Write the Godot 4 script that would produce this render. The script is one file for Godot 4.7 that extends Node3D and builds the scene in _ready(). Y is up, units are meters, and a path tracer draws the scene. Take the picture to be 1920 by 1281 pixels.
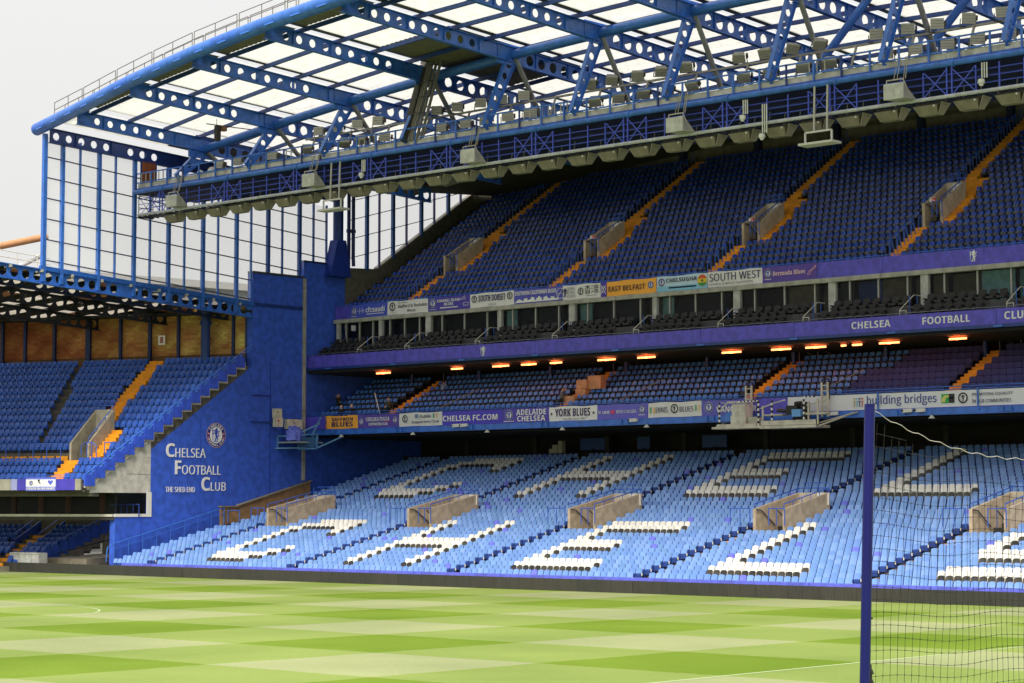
extends Node3D

# ---------------------------------------------------------------- mesh helpers
class MB:
	var v := PackedVector3Array()
	var n := PackedVector3Array()
	var c := PackedColorArray()
	var u := PackedVector2Array()
	var i := PackedInt32Array()
	var col := Color.WHITE
	var colored := false
	var uvd := false
	func tri(a: Vector3, b: Vector3, d: Vector3):
		var nn := (b - a).cross(d - a).normalized()
		var k := v.size()
		v.append_array([a, b, d]); n.append_array([nn, nn, nn]); i.append_array([k, k + 2, k + 1])
		if colored: c.append_array([col, col, col])
		if uvd: u.append_array([Vector2.ZERO, Vector2.ZERO, Vector2.ZERO])
	func quad(a: Vector3, b: Vector3, d: Vector3, e: Vector3):  # counter-clockwise from outside
		var nn := (d - a).cross(e - b).normalized()
		var k := v.size()
		v.append_array([a, b, d, e]); n.append_array([nn, nn, nn, nn]); i.append_array([k, k + 2, k + 1, k, k + 3, k + 2])
		if colored: c.append_array([col, col, col, col])
		if uvd: u.append_array([Vector2(0, 1), Vector2(1, 1), Vector2(1, 0), Vector2(0, 0)])
	func hexa(p: Array):  # bottom 0..3, top 4..7, each counter-clockwise seen from above
		quad(p[3], p[2], p[1], p[0]); quad(p[4], p[5], p[6], p[7])
		for k in 4:
			var m := (k + 1) % 4
			quad(p[k], p[m], p[m + 4], p[k + 4])
	func box(ce: Vector3, s: Vector3, b := Basis.IDENTITY):
		var x := b.x * s.x / 2; var y := b.y * s.y / 2; var z := b.z * s.z / 2
		hexa([ce - x - y + z, ce + x - y + z, ce + x - y - z, ce - x - y - z, ce - x + y + z, ce + x + y + z, ce + x + y - z, ce - x + y - z])
	func span(a: Vector3, b: Vector3):
		box((a + b) / 2, (b - a).abs())
	func bar(a: Vector3, b: Vector3, w: float, h: float, up := Vector3.UP):
		var d := (b - a).normalized()
		var s := d.cross(up)
		if s.length() < 0.01: s = d.cross(Vector3.BACK)
		s = s.normalized()
		var t := s.cross(d).normalized()
		box((a + b) / 2, Vector3(w, h, (b - a).length()), Basis(s, t, -d))
	func tube(a: Vector3, b: Vector3, r: float, seg := 8, r2 := -1.0, caps := true):
		if r2 < 0: r2 = r
		var d := (b - a).normalized()
		var s := d.cross(Vector3.UP)
		if s.length() < 0.01: s = d.cross(Vector3.BACK)
		s = s.normalized()
		var t := d.cross(s)
		var k := v.size()
		for j in seg:
			var o := s * cos(TAU * j / seg) + t * sin(TAU * j / seg)
			v.append(a + o * r); v.append(b + o * r2); n.append(o); n.append(o)
			if colored: c.append(col); c.append(col)
			if uvd: u.append(Vector2.ZERO); u.append(Vector2.ZERO)
		for j in seg:
			var q := k + 2 * j
			var w := k + 2 * ((j + 1) % seg)
			i.append_array([q, q + 1, w, w, q + 1, w + 1])
		if caps:
			for e in 2:
				var ce := a if e == 0 else b
				var rr := r if e == 0 else r2
				var k2 := v.size()
				var nd := -d if e == 0 else d
				v.append(ce); n.append(nd)
				if colored: c.append(col)
				if uvd: u.append(Vector2.ZERO)
				for j in seg:
					v.append(ce + (s * cos(TAU * j / seg) + t * sin(TAU * j / seg)) * rr); n.append(nd)
					if colored: c.append(col)
					if uvd: u.append(Vector2.ZERO)
				for j in seg:
					var p1 := k2 + 1 + j
					var p2 := k2 + 1 + (j + 1) % seg
					i.append_array([k2, p1, p2] if e == 0 else [k2, p2, p1])
	func path(pts: Array, r: float, seg := 6):
		for k in pts.size() - 1: tube(pts[k], pts[k + 1], r, seg)
	# flat outline given in the axes ex, ey, thickened along ez by t (face at o + ez*t)
	func prism(poly: PackedVector2Array, o: Vector3, ex: Vector3, ey: Vector3, ez: Vector3, t: float):
		if Geometry2D.is_polygon_clockwise(poly): poly.reverse()
		var tris := Geometry2D.triangulate_polygon(poly)
		var f := func(p: Vector2, h: float) -> Vector3: return o + ex * p.x + ey * p.y + ez * h
		var flip := ex.cross(ey).dot(ez) < 0
		for k in range(0, tris.size(), 3):
			var a := poly[tris[k]]; var b := poly[tris[k + 1]]; var d := poly[tris[k + 2]]
			if (b - a).cross(d - a) < 0:
				var sw := b; b = d; d = sw
			if flip:
				tri(f.call(a, t), f.call(d, t), f.call(b, t)); tri(f.call(a, 0.0), f.call(b, 0.0), f.call(d, 0.0))
			else:
				tri(f.call(a, t), f.call(b, t), f.call(d, t)); tri(f.call(a, 0.0), f.call(d, 0.0), f.call(b, 0.0))
		for k in poly.size():
			var a := poly[k]; var b := poly[(k + 1) % poly.size()]
			if flip: quad(f.call(b, 0.0), f.call(a, 0.0), f.call(a, t), f.call(b, t))
			else: quad(f.call(a, 0.0), f.call(b, 0.0), f.call(b, t), f.call(a, t))
	# a plate cell with a round hole: corners a b d e counter-clockwise in the plane, thickness along nz
	func holed(a: Vector3, b: Vector3, d: Vector3, e: Vector3, r: float, nz: Vector3, th: float, hs := Vector2.ONE):
		var ce := (a + b + d + e) / 4
		var ex := (b - a).normalized()
		var ey := nz.cross(ex)
		var cor := [a, b, d, e]
		var seg := 16
		var ring := []; var outer := []
		for j in seg:
			var an := TAU * j / seg - PI * 0.75
			ring.append(ce + (ex * cos(an) * hs.x + ey * sin(an) * hs.y) * r)
			var q := j * 4 / seg
			var f := float(j % (seg / 4)) / (seg / 4)
			outer.append(cor[q].lerp(cor[(q + 1) % 4], f))
		var h := nz * th / 2
		for j in seg:
			var m := (j + 1) % seg
			quad(outer[j] + h, outer[m] + h, ring[m] + h, ring[j] + h)
			quad(outer[m] - h, outer[j] - h, ring[j] - h, ring[m] - h)
			quad(ring[j] + h, ring[m] + h, ring[m] - h, ring[j] - h)
	func disc(o: Vector3, ex: Vector3, ey: Vector3, r0: float, r1: float, seg := 28):
		for j in seg:
			var a := TAU * j / seg; var b := TAU * (j + 1) / seg
			var p := func(an: float, r: float) -> Vector3: return o + (ex * cos(an) + ey * sin(an)) * r
			if r0 <= 0.0: tri(o, p.call(a, r1), p.call(b, r1))
			else: quad(p.call(a, r0), p.call(a, r1), p.call(b, r1), p.call(b, r0))
	func shifted(off: Vector3) -> ArrayMesh:
		var arr := []
		arr.resize(Mesh.ARRAY_MAX)
		var w := v
		if off != Vector3.ZERO:
			w = PackedVector3Array()
			w.resize(v.size())
			for k in v.size(): w[k] = v[k] - off
		arr[Mesh.ARRAY_VERTEX] = w; arr[Mesh.ARRAY_NORMAL] = n; arr[Mesh.ARRAY_INDEX] = i
		if colored: arr[Mesh.ARRAY_COLOR] = c
		if uvd: arr[Mesh.ARRAY_TEX_UV] = u
		var m := ArrayMesh.new()
		m.add_surface_from_arrays(Mesh.PRIMITIVE_TRIANGLES, arr)
		return m

var mats := {}
var rng := RandomNumberGenerator.new()
var grime: NoiseTexture2D
var streak: NoiseTexture2D
var V3 := Vector3.ZERO

func M(r: int, g: int, b: int, rough := 0.6, tex := 0, metal := 0.0) -> StandardMaterial3D:
	var k := [r, g, b, rough, tex, metal]
	if mats.has(k): return mats[k]
	var m := StandardMaterial3D.new()
	m.albedo_color = Color8(r, g, b)
	m.roughness = rough; m.metallic = metal
	if tex == 1 or tex == 2:
		m.albedo_texture = grime if tex == 1 else streak
		m.uv1_triplanar = true; m.uv1_world_triplanar = true
		m.uv1_scale = Vector3.ONE * (0.22 if tex == 1 else 0.3)
		if tex == 2: m.uv1_scale = Vector3(0.5, 0.07, 0.5)
	mats[k] = m
	return m

func thing(called: String, label: String, category: String, at := Vector3.ZERO, group := "") -> Node3D:
	var o := Node3D.new(); o.name = called; o.position = at
	add_child(o, true)
	tag(o, label, category, group)
	return o

func tag(o: Node, label: String, category: String, group := ""):
	o.set_meta("label", label); o.set_meta("category", category)
	if group: o.set_meta("group", group)

func origin(p: Node) -> Vector3:
	var q := Vector3.ZERO
	while p is Node3D and p != self:
		q += p.position; p = p.get_parent()
	return q

func part(called: String, b: MB, m: Material, parent: Node, local := false) -> MeshInstance3D:
	var o := MeshInstance3D.new(); o.name = called
	o.mesh = b.shifted(Vector3.ZERO if local else origin(parent))
	o.material_override = m
	parent.add_child(o, true)
	return o

func meshpart(called: String, me: Mesh, m: Material, parent: Node, t: Transform3D) -> MeshInstance3D:
	var o := MeshInstance3D.new(); o.name = called; o.mesh = me; o.material_override = m; o.transform = t
	parent.add_child(o, true)
	return o

func stuff(o: Node): o.set_meta("kind", "stuff")

func many(called: String, me: Mesh, m: Material, xs: Array, cols: Array, parent: Node) -> MultiMeshInstance3D:
	var mm := MultiMesh.new()
	mm.transform_format = MultiMesh.TRANSFORM_3D
	mm.use_colors = cols.size() > 0
	mm.mesh = me; mm.instance_count = xs.size()
	for k in xs.size():
		mm.set_instance_transform(k, xs[k])
		if cols.size(): mm.set_instance_color(k, cols[k])
	var o := MultiMeshInstance3D.new(); o.name = called; o.multimesh = mm; o.material_override = m
	parent.add_child(o, true)
	o.set_meta("kind", "stuff")
	return o

const WORD := ["", "first", "second", "third", "fourth", "fifth", "sixth", "seventh", "eighth", "ninth", "tenth", "eleventh", "twelfth", "thirteenth", "fourteenth", "fifteenth", "sixteenth", "seventeenth", "eighteenth", "nineteenth", "twentieth"]
const TENS := ["", "", "twenty", "thirty", "forty"]
const TENTH := ["", "", "twentieth", "thirtieth", "fortieth"]
func nth(k: int) -> String:
	if k <= 20: return WORD[k]
	if k % 10 == 0: return TENTH[k / 10]
	return TENS[k / 10] + "-" + WORD[k % 10]

var fonts := {}
func font(bold: bool, serif := false) -> SystemFont:
	var k := [bold, serif]
	if fonts.has(k): return fonts[k]
	var f := SystemFont.new()
	f.font_names = PackedStringArray(["Droid Serif" if serif else "Droid Sans"])
	f.font_weight = 700 if bold else 400
	fonts[k] = f
	return f

# lettering of a given width and height standing on base point o, along ex, up ey
func letters(txt: String, o: Vector3, ex: Vector3, ey: Vector3, width: float, height: float, m: Material, parent: Node, bold := true, serif := false, called := "lettering", thick := 0.012):
	var t := TextMesh.new()
	t.text = txt; t.font = font(bold, serif); t.font_size = 64; t.pixel_size = 0.01; t.depth = 0.01; t.curve_step = 2.5
	t.horizontal_alignment = HORIZONTAL_ALIGNMENT_LEFT; t.vertical_alignment = VERTICAL_ALIGNMENT_BOTTOM
	var bb := t.get_aabb()
	var sx := width / bb.size.x; var sy := height / bb.size.y
	var ez := ex.cross(ey)
	var bs := Basis(ex * sx, ey * sy, ez * (thick / 0.01))
	var off := bs * Vector3(bb.position.x, bb.position.y, bb.position.z)
	meshpart(called, t, m, parent, Transform3D(bs, o - off - origin(parent)))

# ---------------------------------------------------------------- the place, in metres: x along the west stand, -z into it, y up
const XW := -124.5          # plane of the south flank of the west stand
const XE := -46.0           # where the modelled part of the stand stops, outside the frame
const ZF := -113.4          # front of the middle and box tiers
var WHITE_PRINT: StandardMaterial3D
var PURPLE: StandardMaterial3D
var STEEL: StandardMaterial3D
var STEEL_DARK: StandardMaterial3D
var CONC: StandardMaterial3D
var GREYM: StandardMaterial3D
var NAVY: StandardMaterial3D
var YELLOW: StandardMaterial3D
var GLASS: StandardMaterial3D
var HAZY: StandardMaterial3D
var BLACK: StandardMaterial3D
var RAILB: StandardMaterial3D
var WALLB: StandardMaterial3D
var INK: StandardMaterial3D

func _ready():
	rng.seed = 11
	setup_view()
	setup_materials()
	build_ground()
	build_stand()
	build_flank()
	build_roof()
	build_gantry()
	build_end_screen()
	build_corner()
	build_behind()
	build_seats()
	build_stairs()
	build_banners()
	build_fittings()
	build_people()
	build_net()

func setup_view():
	var cam := Camera3D.new(); cam.name = "camera"
	cam.fov = rad_to_deg(2.0 * atan(640.5 / 3990.0)); cam.near = 0.5; cam.far = 2000.0
	var a := deg_to_rad(47.841469); var p := deg_to_rad(4.4355)
	var fw := Vector3(-cos(a), 0, -sin(a)); var rt := Vector3(-fw.z, 0, fw.x)
	var f := fw * cos(p) + Vector3(0, sin(p), 0)
	cam.transform = Transform3D(Basis(rt, rt.cross(f), -f), Vector3(0, 4.85, 0))
	add_child(cam)
	var we := WorldEnvironment.new(); we.name = "environment"
	var e := Environment.new()
	var sky := ProceduralSkyMaterial.new()
	sky.sky_top_color = Color(0.985, 0.985, 0.995); sky.sky_horizon_color = Color(0.482, 0.482, 0.479); sky.sky_curve = 4.0
	sky.ground_bottom_color = Color(0.3, 0.3, 0.3); sky.ground_horizon_color = Color(0.6, 0.6, 0.6)
	sky.sky_energy_multiplier = 1.35; sky.ground_energy_multiplier = 0.6
	e.background_mode = Environment.BG_SKY; e.sky = Sky.new(); e.sky.sky_material = sky
	e.tonemap_mode = Environment.TONE_MAPPER_LINEAR; e.tonemap_exposure = 2.0
	e.sdfgi_enabled = true; e.ssao_enabled = true; e.ssil_enabled = true
	we.environment = e
	add_child(we)
	var sun := DirectionalLight3D.new(); sun.name = "sun"
	sun.light_energy = 0.8; sun.light_angular_distance = 25.0; sun.light_color = Color(1.0, 0.97, 0.92); sun.shadow_enabled = true
	add_child(sun)
	sun.look_at_from_position(Vector3(24, 66, 50), Vector3(0, 0, 0))

func noise_tex(freq: float, lo: float, seed_: int, oct := 4) -> NoiseTexture2D:
	var t := NoiseTexture2D.new()
	var nz := FastNoiseLite.new()
	nz.seed = seed_; nz.frequency = freq; nz.fractal_octaves = oct
	t.noise = nz; t.seamless = true; t.width = 512; t.height = 512
	var g := Gradient.new()
	g.set_color(0, Color(lo, lo, lo)); g.set_color(1, Color.WHITE)
	g.set_offset(0, 0.15); g.set_offset(1, 0.75)
	t.color_ramp = g
	return t

func setup_materials():
	grime = noise_tex(0.012, 0.86, 5)
	streak = noise_tex(0.02, 0.84, 9)
	WHITE_PRINT = M(226, 226, 224, 0.6); PURPLE = M(92, 84, 204, 0.5, 1); STEEL = M(58, 114, 206, 0.35, 1)
	STEEL_DARK = M(26, 58, 132, 0.4, 1); CONC = M(150, 142, 128, 0.9, 1); GREYM = M(150, 148, 138, 0.6, 1)
	NAVY = M(18, 28, 70, 0.5); YELLOW = M(240, 160, 22, 0.7, 1); BLACK = M(22, 22, 24, 0.7); RAILB = M(48, 92, 190, 0.4)
	WALLB = M(52, 94, 208, 0.7, 1); INK = M(30, 26, 70, 0.6)
	GLASS = StandardMaterial3D.new()
	GLASS.transparency = BaseMaterial3D.TRANSPARENCY_ALPHA; GLASS.albedo_color = Color(0.09, 0.12, 0.12, 0.16); GLASS.roughness = 0.3; GLASS.metallic_specular = 0.5
	HAZY = StandardMaterial3D.new()
	HAZY.transparency = BaseMaterial3D.TRANSPARENCY_ALPHA; HAZY.albedo_color = Color(0.95, 0.95, 0.94, 0.12); HAZY.roughness = 0.15; HAZY.metallic_specular = 0.2

func structure(called: String, b: MB, m: Material) -> MeshInstance3D:
	var o := part(called, b, m, self)
	o.set_meta("kind", "structure")
	return o

func build_ground():
	var g := MB.new()
	g.quad(Vector3(-900, -0.03, 700), Vector3(700, -0.03, 700), Vector3(700, -0.03, -900), Vector3(-900, -0.03, -900))
	structure("ground", g, M(90, 90, 88, 0.9, 1))
	# the pitch: mown in 7.2 m squares, both ways
	var x0 := -150.0; var z0 := -93.6; var wx := 160.0; var wz := 90.0
	var im := Image.create(2048, 1152, false, Image.FORMAT_RGB8)
	var nz := FastNoiseLite.new(); nz.seed = 3; nz.frequency = 0.06; nz.fractal_octaves = 4
	var nb := FastNoiseLite.new(); nb.seed = 8; nb.frequency = 0.5
	for py in 1152:
		for px in 2048:
			var x := x0 + wx * px / 2048.0; var z := z0 + wz * py / 1152.0
			var wob := nz.get_noise_2d(x * 2.0, z * 2.0) * 0.12
			var fi := (-36.9 - x + wob) / 7.2; var fj := (-57.1 - z + wob) / 7.2
			var i := posmod(int(floor(fi)), 2); var j := posmod(int(floor(fj)), 2)
			var k := (1.0 if i == 1 else 0.0) + (1.0 if j == 0 else 0.0)
			k = k * 0.5
			var w := nb.get_noise_2d(px, py) * 0.035 + nz.get_noise_2d(x * 1.3 + 50, z * 1.3) * 0.05
			var c := Color(0.385, 0.475, 0.145).lerp(Color(0.535, 0.565, 0.40), k)
			if k > 0.4 and k < 0.6: c = Color(0.465, 0.53, 0.275)
			im.set_pixel(px, py, Color(clampf(c.r + w * 1.1, 0, 1), clampf(c.g + w, 0, 1), clampf(c.b + w * 0.8, 0, 1)))
	var m := StandardMaterial3D.new()
	m.albedo_texture = ImageTexture.create_from_image(im); m.roughness = 0.95; m.metallic_specular = 0.2
	var p := MB.new(); p.uvd = true
	p.quad(Vector3(x0, 0, z0 + wz), Vector3(x0 + wx, 0, z0 + wz), Vector3(x0 + wx, 0, z0), Vector3(x0, 0, z0))
	structure("pitch", p, m)
	var l := MB.new()
	var flat := func(a: Vector3, b: Vector3, w: float):
		var s := (b - a).normalized().cross(Vector3.UP) * w / 2
		l.quad(a - s, a + s, b + s, b - s) if (2 * s).cross(b - a).y > 0 else l.quad(a + s, a - s, b - s, b + s)
	flat.call(Vector3(-36.86, 0.006, -88), Vector3(-36.86, 0.006, -18), 0.12)
	for k in 36:
		var a := TAU * k / 36.0; var b := TAU * (k + 1) / 36.0
		flat.call(Vector3(-87 + 9.15 * cos(a), 0.006, -54 + 9.15 * sin(a)), Vector3(-87 + 9.15 * cos(b), 0.006, -54 + 9.15 * sin(b)), 0.08)
	structure("pitch_markings", l, M(168, 184, 140, 0.9))
	# perimeter screens, dark when switched off
	var cuts := [-136.4, -114.9, -75.4, XE]
	var names := ["long dark perimeter board running past the white boxes at the corner end", "long dark perimeter board in the middle, under the letters C, H and E", "dark perimeter board behind the net, under the letter L and beyond"]
	for k in 3:
		var t := thing("perimeter_board", names[k], "advertising board", Vector3(cuts[k], 0, -93.4), "dark perimeter boards along the touchline")
		var n := int((cuts[k + 1] - cuts[k]) / 2.0)
		var w: float = (cuts[k + 1] - cuts[k] - 0.02) / n
		var mm := [M(58, 56, 52, 0.45, 2), M(62, 60, 55, 0.45, 2), M(55, 54, 50, 0.5, 2)]
		for q in n:
			var b := MB.new()
			b.span(Vector3(cuts[k] + q * w + 0.004, 0.0, -93.46), Vector3(cuts[k] + (q + 1) * w - 0.004, 0.70, -93.36))
			part("screen_panel", b, mm[rng.randi() % 3], t)
		var f := MB.new()
		f.span(Vector3(cuts[k] + 0.02, 0, -93.62), Vector3(cuts[k + 1] - 0.02, 0.68, -93.46))
		part("backing", f, BLACK, t)

# seat rows of each tier: height of the top of the back, and z
func low_row(r: int) -> Vector2:      # r counts from 1
	if r <= 13: return Vector2(1.16 + 0.21 * (r - 1), -94.15 - 0.838 * (r - 1))
	if r <= 22: return Vector2(3.68 + 0.2556 * (r - 13), -104.21 - 0.951 * (r - 13))
	return Vector2(5.98 + 0.24 * (r - 22), -112.77 - 0.868 * (r - 22))
func mid_row(r: int) -> Vector2: return Vector2(12.32 + 0.452 * r, -114.4 - 0.92 * r)
func up_row(r: int) -> Vector2: return Vector2(21.16 + 0.547 * r, -117.05 - 0.868 * r)

func terrace(b: MB, rows: int, f: Callable, x0: float, x1: float, first: int, floor_gap: float, pitch: float):
	for r in range(first, first + rows):
		var a: Vector2 = f.call(r)
		var y := a.x - floor_gap
		b.span(Vector3(x0, y - 0.9, a.y - pitch * 0.45), Vector3(x1, y, a.y + pitch * 0.55))

func build_stand():
	var t := thing("grandstand", "large blue grandstand with three tiers of seats along the touchline", "grandstand", Vector3(-85, 0, -113))
	var b := MB.new()
	terrace(b, 34, low_row, XW + 0.02, XE, 1, 0.78, 0.85)
	part("lower_terrace", b, M(54, 52, 50, 0.9, 1), t)
	b = MB.new()
	terrace(b, 8, mid_row, XW + 0.02, XE, 0, 0.82, 0.93)
	part("middle_terrace", b, M(46, 45, 46, 0.9, 1), t)
	b = MB.new()
	terrace(b, 22, up_row, XW + 0.02, XE, 0, 0.82, 0.868)
	part("upper_terrace", b, M(40, 40, 43, 0.9, 1), t)
	# low wall behind the boards with its lilac-blue capping
	b = MB.new(); b.span(Vector3(-128, 0, -94.0), Vector3(XE, 0.62, -93.75)); part("front_wall", b, M(92, 92, 200, 0.6, 1), t)
	var x := -122.2
	while x < XE:
		b = MB.new(); b.span(Vector3(x, 0.622, -94.02), Vector3(x + 7.26, 0.86, -93.7)); part("wall_capping", b, M(100, 108, 222, 0.55, 1), t)
		x += 7.3
	# middle tier front: beam, panels, rail
	b = MB.new(); b.span(Vector3(XW, 10.45, -113.75), Vector3(XE, 10.82, -113.25)); b.span(Vector3(XW, 10.40, -113.55), Vector3(XE, 10.45, -113.12)); part("edge_beam", b, STEEL, t)
	for k in 22:
		x = XW + 0.03 + 3.65 * k
		if x > XE: break
		b = MB.new(); b.span(Vector3(x, 10.83, -113.55), Vector3(x + 3.63, 11.86, -113.40)); part("front_panel", b, PURPLE, t)
	for k in 11:
		x = -121.6 + 7.3 * k
		b = MB.new()
		for s in [0.0, 0.55]: b.span(Vector3(x + s, 10.46, -113.24), Vector3(x + s + 0.1, 10.8, -113.12))
		b.span(Vector3(x - 0.1, 10.5, -113.245), Vector3(x + 0.75, 10.56, -113.16)); part("beam_bracket", b, STEEL, t)
	for h in [11.95, 12.12]:
		b = MB.new(); b.tube(Vector3(XW, h, -113.5), Vector3(XE, h, -113.5), 0.03); part("front_rail", b, STEEL, t)
	b = MB.new()
	x = XW + 0.4
	while x < XE: b.tube(Vector3(x, 11.8, -113.5), Vector3(x, 12.12, -113.5), 0.02, 5); x += 1.83
	part("rail_posts", b, STEEL, t)
	# box tier front
	b = MB.new(); b.span(Vector3(XW, 15.52, -113.7), Vector3(XE, 15.72, -113.28)); part("edge_beam", b, STEEL_DARK, t)
	for x2 in [-121.9, -114.7, -107.5, -100.3, -92.9, -85.6, -78.1, -70.8, -63.4, -56.0]:
		b = MB.new(); b.span(Vector3(x2 - 0.3, 15.54, -113.27), Vector3(x2 + 0.3, 15.66, -113.2)); part("beam_bracket", b, STEEL, t)
	var cuts := [XW, -121.0, -114.6, -107.6, -100.4, -92.9, -85.7, -78.2, -71.0, -63.6, -56.2, XE]
	for k in cuts.size() - 1:
		b = MB.new(); b.span(Vector3(cuts[k] + 0.012, 15.725, -113.55), Vector3(cuts[k + 1] - 0.012, 16.66, -113.40)); part("front_panel", b, PURPLE, t)
	b = MB.new(); b.tube(Vector3(XW, 16.78, -113.52), Vector3(XE, 16.78, -113.52), 0.025)
	x = XW + 0.5
	while x < XE: b.tube(Vector3(x, 16.6, -113.52), Vector3(x, 16.78, -113.52), 0.018, 5); x += 1.2
	part("front_rail", b, M(120, 122, 130, 0.4, 0, 0.6), t)
	# box tier floor with step, soffits and dark back walls
	b = MB.new(); b.span(Vector3(XW, 15.75, -114.9), Vector3(XE, 16.66, -113.56)); b.span(Vector3(XW, 15.74, -117.0), Vector3(XE, 17.35, -114.9)); part("box_floor", b, M(80, 80, 82, 0.8, 1), t)
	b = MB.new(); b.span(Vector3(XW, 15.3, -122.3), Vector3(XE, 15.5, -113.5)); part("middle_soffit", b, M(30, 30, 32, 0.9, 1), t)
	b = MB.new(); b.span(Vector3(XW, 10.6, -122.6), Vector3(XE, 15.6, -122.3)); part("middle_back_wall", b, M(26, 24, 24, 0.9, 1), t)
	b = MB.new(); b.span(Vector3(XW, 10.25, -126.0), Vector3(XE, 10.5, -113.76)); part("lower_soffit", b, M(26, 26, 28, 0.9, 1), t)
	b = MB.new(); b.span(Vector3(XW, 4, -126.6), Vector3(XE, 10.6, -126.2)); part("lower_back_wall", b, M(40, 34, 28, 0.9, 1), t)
	b = MB.new(); b.span(Vector3(XW, 8.0, -124.3), Vector3(XE, 8.95, -124.1)); part("concourse_parapet", b, M(58, 46, 38, 0.9, 1), t)
	for k in 11:
		x = -117.5 + 7.3 * k
		b = MB.new(); b.span(Vector3(x, 8.9, -124.5), Vector3(x + 0.4, 10.3, -124.1)); part("concourse_column", b, M(52, 50, 48, 0.8, 1), t)
		b = MB.new(); b.tube(Vector3(x - 1.5, 11.5, -119.6), Vector3(x - 1.5, 15.4, -119.6), 0.16, 10); part("middle_column", b, STEEL_DARK, t)
	# box wall: concrete lintel, pale pillars, mullions, panes
	x = XW + 0.1
	while x < XE:
		b = MB.new(); b.span(Vector3(x, 19.42, -116.62), Vector3(x + 7.27, 19.72, -116.1)); part("lintel", b, M(172, 170, 160, 0.85, 1), t)
		x += 7.3
	var pil := [-124.0, -119.1, -113.9, -106.45, -99.4, -91.75, -84.75, -77.1, -70.2, -62.8, -55.5, -48.2]
	var rooms := [M(14, 16, 20, 0.9), M(24, 30, 34, 0.9), M(88, 82, 66, 0.9, 1), M(30, 58, 130, 0.8, 1), M(120, 170, 172, 0.8, 1), M(52, 46, 38, 0.9, 1)]
	for k in pil.size() - 1:
		var xa: float = pil[k]; var xb: float = pil[k + 1]
		var pw := 0.55 if k > 1 and k % 2 == 0 or k > 5 else 0.28
		b = MB.new(); b.span(Vector3(xa - pw / 2, 17.35, -116.5), Vector3(xa + pw / 2, 19.42, -116.2)); part("box_pillar", b, M(190, 190, 186, 0.7, 1), t)
		var n := 4
		for q in n:
			var fr := [0.0, 0.16, 0.5, 0.84, 1.0]
			var p0: float = lerp(xa + pw / 2, xb - 0.28, fr[q]); var p1: float = lerp(xa + pw / 2, xb - 0.28, fr[q + 1])
			var w := MB.new(); w.span(Vector3(p1 - 0.045, 17.36, -116.46), Vector3(p1 + 0.045, 19.41, -116.3)); part("mullion", w, M(170, 170, 164, 0.5), t)
			var gl := MB.new(); gl.span(Vector3(p0 + 0.05, 17.4, -116.40), Vector3(p1 - 0.05, 19.36, -116.38)); part("window_pane", gl, GLASS, t)
			# panels behind the glass: blinds, boards, and darkness painted for unlit rooms
			var rm: Material = rooms[0]
			var roll := rng.randf()
			if k >= 4 and roll < 0.3: rm = rooms[2]
			elif roll < 0.5: rm = rooms[1]
			if k in [3, 4] and q == 0: rm = rooms[4]
			if k == 5 and q == 0 or k >= 8 and q > 1: rm = rooms[4]
			if k == 7 and q == 1: rm = rooms[3]
			if k == 7 and q in [2, 3] or k == 8 and q < 2 or k == 6 and q > 1: rm = rooms[2]
			var bl := MB.new(); bl.span(Vector3(p0 + 0.02, 17.36, -116.9 - 0.5 * (q % 2)), Vector3(p1 - 0.02, 19.4, -116.85 - 0.5 * (q % 2))); part("blind_or_dark_room", bl, rm, t)
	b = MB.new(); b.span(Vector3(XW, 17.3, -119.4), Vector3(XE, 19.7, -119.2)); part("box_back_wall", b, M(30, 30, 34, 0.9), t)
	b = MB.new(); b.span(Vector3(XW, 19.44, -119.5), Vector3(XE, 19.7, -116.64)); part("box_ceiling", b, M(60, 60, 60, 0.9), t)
	# upper tier front
	x = XW + 0.1
	for k in 12:
		if x > XE: break
		b = MB.new(); b.span(Vector3(x + 0.012, 19.725, -116.45), Vector3(x + 7.29, 20.80, -116.30)); part("front_panel", b, PURPLE, t)
		x += 7.3
	b = MB.new(); b.tube(Vector3(XW, 20.9, -116.4), Vector3(XE, 20.9, -116.4), 0.025)
	x = XW + 0.5
	while x < XE: b.tube(Vector3(x, 20.75, -116.4), Vector3(x, 20.9, -116.4), 0.018, 5); x += 1.2
	part("front_rail", b, STEEL, t)
	# top of the upper tier: pale band wall under the roof, dark columns
	b = MB.new(); b.span(Vector3(XW, 30.5, -136.7), Vector3(XE, 36, -136.4)); part("upper_back_wall", b, M(118, 112, 100, 0.9, 1), t)
	b = MB.new(); b.span(Vector3(XW, 33.6, -136.38), Vector3(XE, 33.85, -136.2)); part("wall_band", b, M(90, 88, 82, 0.8, 1), t)
	for k in 11:
		x = -119.3 + 7.4 * k
		b = MB.new(); b.span(Vector3(x - 0.25, 31, -136.36), Vector3(x + 0.25, 35.5, -135.9)); part("back_column", b, NAVY, t)
	# gangway boxes of the lower and upper tiers
	var lbl := ["3", "3", "3", "4", "5"]
	for k in 6:
		x = -118.8 + 14.6 * k
		if x > XE - 3: break
		gangway(t, x, x + 2.35, -104.3, -109.0, 3.0, 4.72, 5.7, 0.9)
	for k in 5:
		x = -117.1 + 14.6 * k
		gangway(t, x, x + 1.55, -121.2, -124.2, 22.9, 24.75, 26.4, 1.6)

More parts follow.
